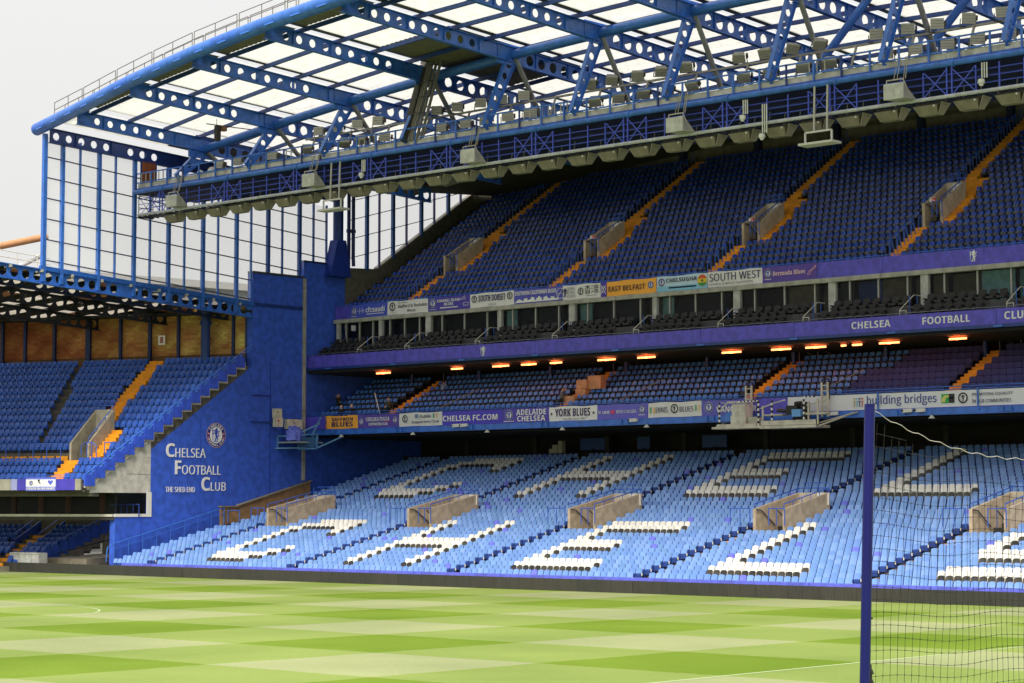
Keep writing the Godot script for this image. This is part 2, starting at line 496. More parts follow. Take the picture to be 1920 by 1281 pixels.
func gangway(t: Node3D, xa: float, xb: float, zf: float, zb: float, yb: float, yf: float, yt: float, low: float):
	var v := MB.new()
	for xx in [xa, xb - 0.2]:
		v = MB.new()
		var fl := 1.6 if xx == xa else 1.6
		var poly := PackedVector2Array([Vector2(zf, yb), Vector2(zf, yf), Vector2(zf - 0.3, yf + 0.06), Vector2(zb, yt), Vector2(zb, yb)])
		v.prism(poly, Vector3(xx, 0, 0), Vector3(0, 0, 1), Vector3.UP, Vector3.RIGHT, 0.2)
		part("gangway_wall", v, M(196, 178, 154, 0.9, 1), t)
	v = MB.new(); v.span(Vector3(xa + 0.2, yb, zb), Vector3(xb - 0.2, yt, zb + 0.2)); part("gangway_wall", v, M(200, 190, 172, 0.9, 1), t)
	v = MB.new(); v.span(Vector3(xa + 0.6, yb, zb + 0.2), Vector3(xb - 0.5, yt - 1.2, zb + 0.24)); part("gangway_opening", v, BLACK, t)
	v = MB.new(); v.span(Vector3(xa + 0.2, yb - 0.3, zb), Vector3(xb - 0.2, yb + 0.3, zf)); part("gangway_floor", v, CONC, t)
	# rails on top and across the front
	v = MB.new()
	for xx in [xa + 0.1, xb - 0.1]:
		v.tube(Vector3(xx, yf + 0.28, zf), Vector3(xx, yt + 0.28, zb), 0.035, 6)
		for q in 6: v.tube(Vector3(xx, lerp(yf, yt, q / 5.0), lerp(zf, zb, q / 5.0)), Vector3(xx, lerp(yf, yt, q / 5.0) + 0.28, lerp(zf, zb, q / 5.0)), 0.025, 5)
	v.tube(Vector3(xa, yt + 0.28, zb), Vector3(xb, yt + 0.28, zb), 0.035, 6)
	v.tube(Vector3(xa + 0.4, yt + 0.6, zb), Vector3(xb - 0.1, yt + 0.6, zb), 0.03, 6)
	for q in 4: v.tube(Vector3(lerp(xa, xb, q / 3.0), yt, zb), Vector3(lerp(xa, xb, q / 3.0), yt + 0.6, zb), 0.025, 5)
	part("gangway_rail", v, RAILB, t)
	v = MB.new()
	var w := xb - xa
	for s in [[xa + w * 0.52, xb], [xa - 1.6, xa - 0.15]]:
		if s[0] < xa and low > 1.0: continue
		v.path([Vector3(s[0], yf - 1.0, zf + 0.1), Vector3(s[0], yf + 0.02, zf + 0.1), Vector3(s[1], yf + 0.02, zf + 0.1), Vector3(s[1], yf - 1.0, zf + 0.1)], 0.035)
		v.tube(Vector3((s[0] + s[1]) / 2, yf - 1.0, zf + 0.1), Vector3((s[0] + s[1]) / 2, yf, zf + 0.1), 0.03, 6)
		if low > 1.0: v.tube(Vector3(s[0], yf - 0.6, zf + 0.1), Vector3(s[1], yf - 0.6, zf + 0.1), 0.03, 6)
	part("gangway_barrier", v, RAILB, t)
	v = MB.new()
	v.path([Vector3(xa + 0.28, yf - 0.05, zf + 0.0), Vector3(xa + 0.28, yf - 0.1, zf - 0.5), Vector3(xa + 0.28, yf - 1.0, zf - 1.9)], 0.035)
	v.path([Vector3(xb - 0.7, yf - 0.1, zf - 0.2), Vector3(xb - 0.7, yf - 1.0, zf - 1.6)], 0.035)
	part("gangway_handrail", v, M(30, 40, 70, 0.5), t)

func build_flank():
	var t := thing("flank_wall", "tall bright blue side wall carrying the club name in white letters", "wall", Vector3(XW, 0, -104))
	var poly := PackedVector2Array([Vector2(-94.86, 0), Vector2(-94.86, 4.12), Vector2(-98.05, 4.12), Vector2(-98.05, 9.0), Vector2(-107.7, 15.6), Vector2(-107.7, 22.84), Vector2(-113.0, 22.84), Vector2(-113.0, 24.15), Vector2(-117.45, 24.15), Vector2(-117.45, 19.0), Vector2(-128, 19.0), Vector2(-128, 0)])
	var b := MB.new()
	b.prism(poly, Vector3(XW - 0.6, 0, 0), Vector3(0, 0, 1), Vector3.UP, Vector3.RIGHT, 0.6)
	part("render_panel", b, WALLB, t)
	b = MB.new(); b.span(Vector3(XW - 0.62, 22.84, -113.0), Vector3(XW + 0.06, 23.0, -107.7)); part("coping", b, M(60, 62, 60, 0.8, 1), t)
	b = MB.new(); b.span(Vector3(XW - 0.62, 24.15, -116.2), Vector3(XW + 0.06, 24.28, -113.0)); part("coping", b, M(20, 34, 80, 0.8), t)
	b = MB.new(); b.span(Vector3(XW + 0.001, 20.3, -113.2), Vector3(XW + 0.08, 20.55, -107.6)); part("string_course", b, STEEL_DARK, t)
	b = MB.new(); b.span(Vector3(XW + 0.001, 13.35, -109.6), Vector3(XW + 0.06, 13.45, -107.8)); part("string_course", b, STEEL_DARK, t)
	b = MB.new(); b.span(Vector3(XW + 0.001, 0.5, -109.6), Vector3(XW + 0.03, 16.0, -109.55)); part("joint_strip", b, M(24, 58, 160, 0.7), t)
	for z in [-102.7, -97.2]:
		b = MB.new(); b.span(Vector3(XW + 0.001, 0.5 if z > -99 else 5.0, z), Vector3(XW + 0.012, 4.0 if z > -99 else 11.8, z + 0.03)); part("joint_strip", b, M(27, 62, 172, 0.7), t)
	# concrete parapet that climbs with the upper tier
	b = MB.new()
	b.prism(PackedVector2Array([Vector2(-117.46, 20.5), Vector2(-117.46, 24.05), Vector2(-121.2, 24.25), Vector2(-136.6, 34.3), Vector2(-136.6, 30)]), Vector3(XW - 0.4, 0, 0), Vector3(0, 0, 1), Vector3.UP, Vector3.RIGHT, 0.4)
	part("concrete_parapet", b, M(104, 100, 88, 0.9, 1), t)
	b = MB.new(); b.bar(Vector3(XW - 0.2, 24.32, -121.1), Vector3(XW - 0.2, 34.37, -136.6), 0.5, 0.12); part("coping", b, M(160, 154, 140, 0.9, 1), t)
	# concrete coping of the lower tier and the blue rail below it
	b = MB.new()
	b.prism(PackedVector2Array([Vector2(-104.6, 3.4), Vector2(-104.6, 4.78), Vector2(-106.2, 4.85), Vector2(-113.6, 6.78), Vector2(-113.6, 5.0)]), Vector3(XW + 0.01, 0, 0), Vector3(0, 0, 1), Vector3.UP, Vector3.RIGHT, 0.25)
	part("lower_parapet", b, M(150, 118, 84, 0.9, 1), t)
	b = MB.new(); b.bar(Vector3(XW + 0.16, 4.92, -106.2), Vector3(XW + 0.16, 6.86, -113.7), 0.4, 0.1); b.span(Vector3(XW, 4.80, -106.2), Vector3(XW + 0.36, 4.9, -104.5)); part("coping", b, M(132, 122, 104, 0.9, 1), t)
	b = MB.new()
	b.path([Vector3(XW + 0.3, 0.9, -93.9), Vector3(XW + 0.3, 1.9, -94.0), Vector3(XW + 0.3, 2.2, -94.6), Vector3(XW + 0.3, 4.75, -104.8), Vector3(XW + 0.3, 3.2, -104.8)], 0.04)
	for k in 8: b.tube(Vector3(XW + 0.3, 1.0 + 0.25 * k * 1.28, -94.6 - 1.28 * k), Vector3(XW + 0.3, 2.2 + 0.25 * k * 1.28, -94.6 - 1.28 * k), 0.025, 5)
	b.bar(Vector3(XW + 0.3, 1.8, -94.6), Vector3(XW + 0.3, 4.35, -104.8), 0.03, 0.03)
	b.path([Vector3(XW + 0.3, 3.6, -105.2), Vector3(XW + 0.3, 4.55, -105.2), Vector3(XW + 1.6, 4.55, -105.2), Vector3(XW + 1.6, 3.6, -105.2)], 0.035)
	part("raking_rail", b, STEEL, t)
	# downpipe on the corner of the pier
	var d := thing("downpipe", "pale grey downpipe running the full height of the blue pier corner", "pipe", Vector3(XW + 0.14, 0, -113.0))
	b = MB.new()
	b.span(Vector3(XW + 0.01, 6.9, -113.1), Vector3(XW + 0.2, 22.8, -112.86))
	part("pipe", b, M(168, 166, 154, 0.6, 2), d)
	b = MB.new()
	for y in [8.5, 12.3, 16.0, 19.5, 22.0]: b.span(Vector3(XW + 0.005, y, -113.13), Vector3(XW + 0.22, y + 0.1, -112.83))
	part("brackets", b, M(120, 120, 116, 0.6), d)
	# lettering
	var l := thing("wall_lettering", "white letters of the club name on the blue side wall, THE SHED END below", "lettering", Vector3(XW + 0.02, 6, -102))
	var ex := Vector3(0, 0, -1)
	var put := func(txt: String, z: float, y: float, w: float, h: float, bold: bool): letters(txt, Vector3(XW + 0.012, y, z), ex, Vector3.UP, w, h, WHITE_PRINT, l, bold, false, "letters", 0.03)
	put.call("C", -99.42, 8.5, 0.82, 1.02, true); put.call("HELSEA", -100.3, 8.5, 2.88, 0.68, false)
	put.call("F", -100.28, 7.24, 0.58, 1.02, true); put.call("OOTBALL", -100.95, 7.24, 3.72, 0.68, false)
	put.call("C", -102.82, 6.02, 0.82, 1.04, true); put.call("LUB", -103.72, 6.02, 1.45, 0.66, false)
	put.call("THE SHED END", -99.42, 5.92, 2.75, 0.38, false)
	var c := thing("wall_crest", "round club crest with a blue lion, high on the blue wall above the lettering", "crest", Vector3(XW + 0.02, 10.2, -104.2))
	crest(Vector3(XW + 0.012, 10.22, -104.18), ex, Vector3.UP, 0.93, c, true)

const LION := [[-0.02, 0.70, 0.10, 0.72, 0.20, 0.60, 0.17, 0.50, 0.24, 0.44, 0.20, 0.30, 0.14, 0.12, 0.16, -0.04, 0.20, -0.20, 0.10, -0.34, -0.06, -0.30, -0.08, -0.12, -0.14, 0.06, -0.16, 0.24, -0.10, 0.38, -0.16, 0.44, -0.18, 0.54, -0.10, 0.56],
	[-0.12, 0.34, -0.34, 0.42, -0.46, 0.36, -0.50, 0.42, -0.40, 0.52, -0.30, 0.50, -0.08, 0.44], [-0.12, 0.16, -0.30, 0.16, -0.40, 0.06, -0.46, 0.12, -0.36, 0.26, -0.10, 0.27],
	[0.14, -0.16, 0.24, -0.36, 0.16, -0.56, 0.26, -0.64, 0.06, -0.68, 0.04, -0.60, 0.10, -0.56, 0.10, -0.40, 0.02, -0.26], [-0.06, -0.22, -0.16, -0.36, -0.14, -0.50, -0.30, -0.60, -0.32, -0.68, -0.08, -0.66, -0.04, -0.52, -0.02, -0.30],
	[0.16, -0.16, 0.34, -0.12, 0.40, 0.04, 0.32, 0.18, 0.36, 0.34, 0.48, 0.40, 0.42, 0.50, 0.30, 0.42, 0.25, 0.20, 0.32, 0.06, 0.28, -0.04, 0.14, -0.06], [-0.50, 0.60, -0.44, 0.60, -0.40, -0.50, -0.45, -0.50]]

func lion(o: Vector3, ex: Vector3, ey: Vector3, h: float, m: Material, parent: Node):
	var b := MB.new()
	var q := 0
	for pl in LION:
		var pts := PackedVector2Array()
		for k in range(0, pl.size(), 2): pts.append(Vector2(pl[k], pl[k + 1]) * h / 1.42)
		b.prism(pts, o, ex, ey, ex.cross(ey), 0.010 + 0.0015 * q)
		q += 1
	part("lion", b, m, parent)

func crest(o: Vector3, ex: Vector3, ey: Vector3, r: float, parent: Node, full := false, ring_m: Material = null, lion_m: Material = null):
	var ez := ex.cross(ey)
	if ring_m == null: ring_m = M(34, 40, 122, 0.6)
	if lion_m == null: lion_m = M(38, 70, 180, 0.6)
	var b := MB.new()
	b.disc(o + ez * 0.004, ex, ey, 0, r)
	part("crest_rim", b, M(196, 160, 150, 0.6) if full else WHITE_PRINT, parent)
	b = MB.new(); b.disc(o + ez * 0.009, ex, ey, r * 0.66, r * 0.95); part("crest_ring", b, ring_m, parent)
	b = MB.new(); b.disc(o + ez * 0.008, ex, ey, 0, r * 0.66); part("crest_centre", b, WHITE_PRINT, parent)
	lion(o + ez * 0.010, ex, ey, r * 1.15, lion_m, parent)
	if full:
		for s in 2:
			var w := "CHELSEA" if s == 0 else "FOOTBALL CLUB"
			for k in w.length():
				if w[k] == " ": continue
				var span := 1.75 if s == 0 else 2.2
				var an := PI / 2 + span / 2 - span * k / (w.length() - 1) if s == 0 else -PI / 2 - span / 2 + span * k / (w.length() - 1)
				var rad := ex * cos(an) + ey * sin(an)
				var up := rad if s == 0 else -rad
				var rt := up.cross(ez)
				var hh := r * (0.2 if s == 0 else 0.15)
				letters(w[k], o + ez * 0.012 + rad * r * 0.805 - up * hh / 2 - rt * hh * 0.36, rt, up, hh * 0.72, hh, WHITE_PRINT, parent, true, false, "letter")
		for s in [-1, 1]:
			for k in 2:
				b = MB.new(); b.disc(o + ez * 0.013 + ex * s * r * 0.79 + ey * (0.12 - 0.34 * k) * r, ex, ey, 0, r * 0.09, 12); part("crest_rose", b, M(206, 120, 130, 0.6), parent)

# ---------------------------------------------------------------- roof of the west stand: arched along x, nearly level along z
const GX := [-119.3, -111.65, -104.0, -96.3, -89.1, -81.95, -74.9, -67.6, -60.3, -53.0, -45.7]
func lin(xs: Array, ys: Array, x: float) -> float:
	if x <= xs[0]: return ys[0] + (x - xs[0]) * (ys[1] - ys[0]) / (xs[1] - xs[0])
	for k in xs.size() - 1:
		if x <= xs[k + 1]: return lerp(float(ys[k]), float(ys[k + 1]), (x - xs[k]) / (xs[k + 1] - xs[k]))
	return ys[-1]
func edge_z(x: float) -> float: return lin([-125.0, -119.3, -111.65, -104.0, -96.3, -89.1, -75.0, -45.0], [-88.2, -86.9, -85.5, -84.5, -83.8, -83.35, -83.1, -84.5], x)
func top_at(x: float) -> float: return lin([-125.0, -119.3, -111.65, -104.0, -96.3, -89.1, -81.95, -74.9, -67.6, -60.3, -53.0, -45.7], [31.85, 32.15, 32.85, 33.5, 34.05, 34.45, 34.72, 34.92, 34.98, 34.92, 34.74, 34.4], x)
func roof_y(x: float, z: float) -> float: return top_at(x) - 0.046 * (-z - 84.0)
func node_y(x: float) -> float: return lin([-125.0, -119.3, -111.65, -104.0, -96.3, -89.1, -81.95, -74.9, -67.6, -60.3, -53.0, -45.7], [30.1, 30.72, 31.57, 32.3, 32.88, 33.34, 33.66, 33.9, 34.0, 33.94, 33.74, 33.4], x)
func purlin_z(x: float, k: int) -> float: return -89.6 - 3.15 * k + 0.55 * (edge_z(x) + 83.3)

func girder(x: float, z0: float, z1: float, depth: float, hole: float, hole_pitch: float, skip: Array, parent: Node, m: Material, dz := 0.0, called := "girder") -> Node3D:
	var g := Node3D.new(); g.name = called
	parent.add_child(g, true)
	var p := func(z: float, h: float) -> Vector3: return Vector3(x, roof_y(x, z) + dz - depth * (1.0 - h), z)
	var b := MB.new()
	b.bar(p.call(z0, 1.0), p.call(z1, 1.0), 0.34, 0.05); part("top_flange", b, m, g)
	b = MB.new(); b.bar(p.call(z0, 0.0), p.call(z1, 0.0), 0.34, 0.05); part("bottom_flange", b, m, g)
	var n := int((z0 - z1) / hole_pitch)
	b = MB.new()
	var w := (z0 - z1) / n
	for k in n:
		var a := z0 - w * k; var e := a - w
		var q := [p.call(e, 0.03), p.call(a, 0.03), p.call(a, 0.97), p.call(e, 0.97)]
		var solid := false
		for s in skip:
			if (a + e) / 2 < s[0] and (a + e) / 2 > s[1]: solid = true
		if solid:
			b.quad(q[1] + Vector3(0.02, 0, 0), q[0] + Vector3(0.02, 0, 0), q[3] + Vector3(0.02, 0, 0), q[2] + Vector3(0.02, 0, 0))
			b.quad(q[0] - Vector3(0.02, 0, 0), q[1] - Vector3(0.02, 0, 0), q[2] - Vector3(0.02, 0, 0), q[3] - Vector3(0.02, 0, 0))
		else:
			b.holed(q[1], q[0], q[3], q[2], hole, Vector3.RIGHT, 0.04)
	part("web", b, m, g)
	var z := z0 - 2.2
	b = MB.new()
	while z > z1 + 0.4:
		var c: Vector3 = p.call(z, 0.5)
		b.box(c, Vector3(0.26, depth - 0.06, 0.03)); z -= 3.15
	part("stiffeners", b, m, g)
	return g

func build_roof():
	var t := thing("stand_roof", "large blue steel roof with white corrugated sheets over the main grandstand", "roof", Vector3(-85, 32, -100))
	var m := STEEL
	# gable girder on the glazed end and the main girders
	girder(-124.35, -88.55, -117, 1.0, 0.27, 1.08, [[-94.0, -95.2], [-98.4, -117.5]], t, STEEL_DARK, -0.12, "gable_girder")
	for k in GX.size():
		var x: float = GX[k]
		girder(x, edge_z(x) - 0.3, -98.4, 0.92, 0.26 if k != 0 else 0.24, 1.05, [[-95.4, -99], [edge_z(x), edge_z(x) - 1.2]], t, m)
		girder(x, -98.4, -122.0, 1.05, 0.34, 1.1, [[-98, -99.9]], t, m)
		# node plate where the top chord meets the girder
		var b := MB.new()
		b.box(Vector3(x, node_y(x) - 0.05, -98.2), Vector3(0.12, 1.3, 2.4)); part("node_plate", b, m, t)
	# top chord, a thick tube in lengths between the girders
	for k in GX.size() - 1:
		var b := MB.new()
		b.tube(Vector3(GX[k], node_y(GX[k]), -98.5), Vector3(GX[k + 1], node_y(GX[k + 1]), -98.5), 0.31, 20, -1, false)
		part("top_chord", b, m, t)
	# struts down to the gantry: a holed plate to the front, a round tube to the back
	for k in GX.size():
		var x: float = GX[k]
		var a := Vector3(x, node_y(x) - 0.3, -98.3); var e := Vector3(x, 28.35, -95.9)
		var dir := (e - a).normalized(); var wv := dir.cross(Vector3.RIGHT).normalized()
		var n := maxi(2, int(a.distance_to(e) / 0.8))
		var b := MB.new()
		for q in n:
			var p0 := a.lerp(e, float(q) / n); var p1 := a.lerp(e, float(q + 1) / n)
			var h0 := lerpf(0.42, 0.24, float(q) / n); var h1 := lerpf(0.42, 0.24, float(q + 1) / n)
			b.holed(p0 - wv * h0, p0 + wv * h0, p1 + wv * h1, p1 - wv * h1, (h0 + h1) * 0.3, wv.cross(dir).normalized(), 0.04) if wv.cross(dir).x > 0 else b.holed(p0 + wv * h0, p0 - wv * h0, p1 - wv * h1, p1 + wv * h1, (h0 + h1) * 0.3, -wv.cross(dir).normalized(), 0.04)
		for s in [-1, 1]: b.bar(a + wv * s * 0.43, e + wv * s * 0.25, 0.28, 0.03, wv)
		part("plate_strut", b, m, t)
		b = MB.new(); b.tube(Vector3(x + 0.1, node_y(x) - 0.2, -98.6), Vector3(x + 0.1, 28.6, -101.9), 0.16, 12); part("tube_strut", b, M(150, 152, 150, 0.5, 1), t)
	for k in [6, 7, 8]:
		var b := MB.new(); b.tube(Vector3(GX[k] + 5.6, 28.0, -100.4), Vector3(GX[k] + 9.5, node_y(GX[k] + 9.5) + 0.2, -103.0), 0.24, 14); part("raking_tube", b, STEEL, t)
	# purlins
	for k in GX.size() - 1:
		for r in range(-1, 10):
			var b := MB.new()
			var xa: float = GX[k]; var xb: float = GX[k + 1]
			var za := purlin_z(xa, r); var zb := purlin_z(xb, r)
			b.bar(Vector3(xa, roof_y(xa, za) + 0.02, za), Vector3(xb, roof_y(xb, zb) + 0.02, zb), 0.14, 0.26); part("purlin", b, STEEL_DARK if r % 3 == 2 else M(36, 70, 140, 0.5, 1), t)
	# sheets: corrugated, translucent white, a few in grey metal
	var white := M(238, 238, 232, 0.6, 1).duplicate() as StandardMaterial3D
	white.albedo_texture = noise_tex(0.008, 0.93, 21); white.backlight_enabled = true; white.backlight = Color(1, 1, 1)
	white.uv1_scale = Vector3(0.3, 0.3, 0.3)
	var grey := M(112, 108, 96, 0.8, 1)
	var xs := [-124.4] + GX
	for k in xs.size() - 1:
		for r in range(-2, 10):
			var xa: float = xs[k] + 0.85; var xb: float = xs[k + 1] - 0.02
			var q := func(x: float, s: int) -> Vector3:
				var z := edge_z(x) - 0.2 if s == -2 else purlin_z(x, s)
				return Vector3(x, roof_y(x, z) + 0.2, z)
			var opaque := r == -2 or k == 4 and r in [1, 2, 3, 4] or k == 0 and r > 1
			var b := MB.new()
			var n := 30 if xb - xa > 5 else 18
			for s in n:
				var u0 := lerpf(xa, xb, float(s) / n); var u1 := lerpf(xa, xb, float(s + 1) / n)
				var h0 := 0.05 * (s % 2); var h1 := 0.05 * ((s + 1) % 2)
				b.quad(q.call(u0, r + 1) + Vector3(0, h0, 0), q.call(u0, r) + Vector3(0, h0, 0), q.call(u1, r) + Vector3(0, h1, 0), q.call(u1, r + 1) + Vector3(0, h1, 0))
			part("roof_sheet", b, grey if opaque else white, t)
		# closing strip beside each girder
		var b2 := MB.new()
		var x: float = xs[k] + 0.45
		b2.bar(Vector3(x + 0.12, roof_y(x, -86) + 0.34, edge_z(x) - 1), Vector3(x + 0.12, roof_y(x, -122) + 0.34, -122), 0.66, 0.05); part("closing_strip", b2, M(84, 78, 66, 0.8, 1), t)
	# the rest of the roof, towards the back, opaque
	for k in xs.size() - 1:
		var b := MB.new()
		var xa: float = xs[k]; var xb: float = xs[k + 1]
		var f := func(x: float, z: float) -> Vector3: return Vector3(x, roof_y(x, z) + 0.2 + maxf(0.0, (-z - 118) * 0.12), z)
		for s in 3:
			var za: float = [-117.9, -122.0, -130.0][s]; var zb: float = [-122.0, -130.0, -138.0][s]
			b.quad(f.call(xa, zb), f.call(xa, za), f.call(xb, za), f.call(xb, zb))
			b.quad(f.call(xa, za) + Vector3(0, 0.15, 0), f.call(xa, zb) + Vector3(0, 0.15, 0), f.call(xb, zb) + Vector3(0, 0.15, 0), f.call(xb, za) + Vector3(0, 0.15, 0))
		part("rear_deck", b, M(70, 68, 62, 0.9, 1), t)
	# curved leading tube in welded lengths, with the walkway and rail on it
	var x := -125.6
	var pieces := []
	while x < -45: pieces.append(x); x += 2.45
	for k in pieces.size() - 1:
		var f := func(xx: float) -> Vector3: return Vector3(xx, top_at(xx) - 0.22, edge_z(xx))
		var b := MB.new(); b.tube(f.call(pieces[k]), f.call(pieces[k + 1] - 0.01), 0.44, 22); part("edge_tube", b, STEEL if k % 5 else M(50, 106, 204, 0.4, 1), t)
		b = MB.new()
		var a: Vector3 = f.call(pieces[k]); var e: Vector3 = f.call(pieces[k + 1])
		b.bar((a + e) / 2 + Vector3(0, -0.2, 0.415) - (e - a) * 0.2, (a + e) / 2 + Vector3(0, -0.2, 0.415) + (e - a) * 0.15, 0.06, 0.08); part("tube_lug", b, M(62, 120, 214, 0.4), t)
	var w := thing("roof_walkway", "thin grey safety rail and gutter walkway along the top of the roof edge", "railing", Vector3(-100, 34, -84))
	for k in 16:
		var xa := -124.2 + 4.9 * k; var xb := xa + 4.86
		var f := func(xx: float, h: float, d := 0.0) -> Vector3: return Vector3(xx, top_at(xx) + 0.25 + h, edge_z(xx) - 0.75 - d)
		var b := MB.new(); b.bar(f.call(xa, 0.06), f.call(xb, 0.06), 0.6, 0.3); part("gutter", b, M(128, 126, 118, 0.7, 1), w)
		b = MB.new()
		for d in [0.0, 0.9]:
			for h in [0.72, 1.25]: b.tube(f.call(xa + 0.1, h, d), f.call(xb - 0.1, h, d), 0.03, 5)
			for q in 3:
				var xx := lerpf(xa + 0.1, xb - 0.1, q / 2.0)
				b.tube(f.call(xx, 0.1, d), f.call(xx, 1.25, d), 0.03, 5)
		part("guard_rail", b, M(118, 116, 110, 0.5, 0, 0.3), w)
	# great round column with its flared foot, and the twin pipes beside it
	var c := thing("steel_column", "thick round blue column with a flared foot rising from the side wall", "column", Vector3(XW + 0.5, 22, -116.3))
	var b3 := MB.new(); b3.tube(Vector3(XW + 0.5, 26.0, -116.2), Vector3(XW + 0.5, 32.0, -116.2), 0.42, 20); part("shaft", b3, STEEL_DARK.duplicate(), c)
	b3 = MB.new()
	b3.hexa([Vector3(XW - 0.2, 23.2, -115.2), Vector3(XW + 0.7, 23.2, -115.2), Vector3(XW + 0.7, 23.2, -117.46), Vector3(XW - 0.2, 23.2, -117.46), Vector3(XW + 0.05, 26.1, -115.74), Vector3(XW + 0.95, 26.1, -115.74), Vector3(XW + 0.95, 26.1, -116.66), Vector3(XW + 0.05, 26.1, -116.66)])
	part("flared_foot", b3, M(24, 56, 160, 0.6, 1), c)
	var pp := thing("twin_pipes", "pair of dark blue pipes with bent foot standing next to the big column", "pipe", Vector3(XW + 0.3, 24, -117.8))
	for k in 2:
		var z := -117.55 - 0.5 * k
		b3 = MB.new(); b3.path([Vector3(XW + 0.3, 24.2, z + 0.25 - 0.3 * k), Vector3(XW + 0.3, 24.9, z), Vector3(XW + 0.3, 30.6, z), Vector3(XW + 0.9, 31.2, z)], 0.15, 10); b3.tube(Vector3(XW + 0.3, 26.9, z), Vector3(XW + 0.3, 27.15, z), 0.21, 10); part("pipe", b3, M(16, 28, 92, 0.5), pp)
	# caged ladder shaft
	var s := thing("ladder_shaft", "leaning grey slatted ladder shaft with hoops between roof and gantry", "ladder", Vector3(-96.0, 29, -96.5))
	var top := Vector3(-95.9, 34.1, -98.0); var bot := Vector3(-95.9, 28.3, -96.0)
	var up := (top - bot).normalized()
	for k in 5:
		b3 = MB.new()
		var o := Vector3(-0.1 + 0.27 * k, 0, 0.1 - 0.1 * absf(k - 2))
		b3.bar(bot + o, top + o, 0.22, 0.05, Vector3.RIGHT); part("slat", b3, M(150, 146, 132, 0.7, 2), s)
	b3 = MB.new(); b3.bar(bot + Vector3(-0.45, 0, -0.15), top + Vector3(-0.45, 0, -0.15), 0.5, 0.5, Vector3.RIGHT); part("shaft_side", b3, M(72, 68, 58, 0.8, 1), s)
	for k in 5:
		b3 = MB.new()
		var ce := bot.lerp(top, 0.12 + 0.19 * k)
		var pts := []
		for q in 9: pts.append(ce + Vector3(-0.3 + 0.16 * q, 0.0, 0.14 + 0.2 * sin(PI * q / 8.0)))
		b3.path(pts, 0.03, 5); part("hoop", b3, M(60, 56, 50, 0.6), s)
	# camera hanging from a girder
	var h := thing("hanging_camera", "dark camera on a thin boom hanging under the second roof girder", "camera", Vector3(-111.4, 30, -92))
	b3 = MB.new(); b3.tube(Vector3(-111.65, 31.3, -93.2), Vector3(-111.65, 30.9, -93.2), 0.02, 5); part("hanger", b3, BLACK, h)
	b3 = MB.new(); b3.tube(Vector3(-111.65, 30.85, -92.3), Vector3(-111.65, 30.97, -96.3), 0.035, 6); part("boom", b3, BLACK, h)
	b3 = MB.new(); b3.span(Vector3(-111.85, 29.8, -93.45), Vector3(-111.5, 30.85, -93.15)); part("camera_body", b3, M(40, 36, 30, 0.6), h)
	b3 = MB.new(); b3.box(Vector3(-111.5, 30.65, -93.65), Vector3(0.35, 0.3, 0.4)); part("camera_head", b3, M(120, 84, 60, 0.6), h)

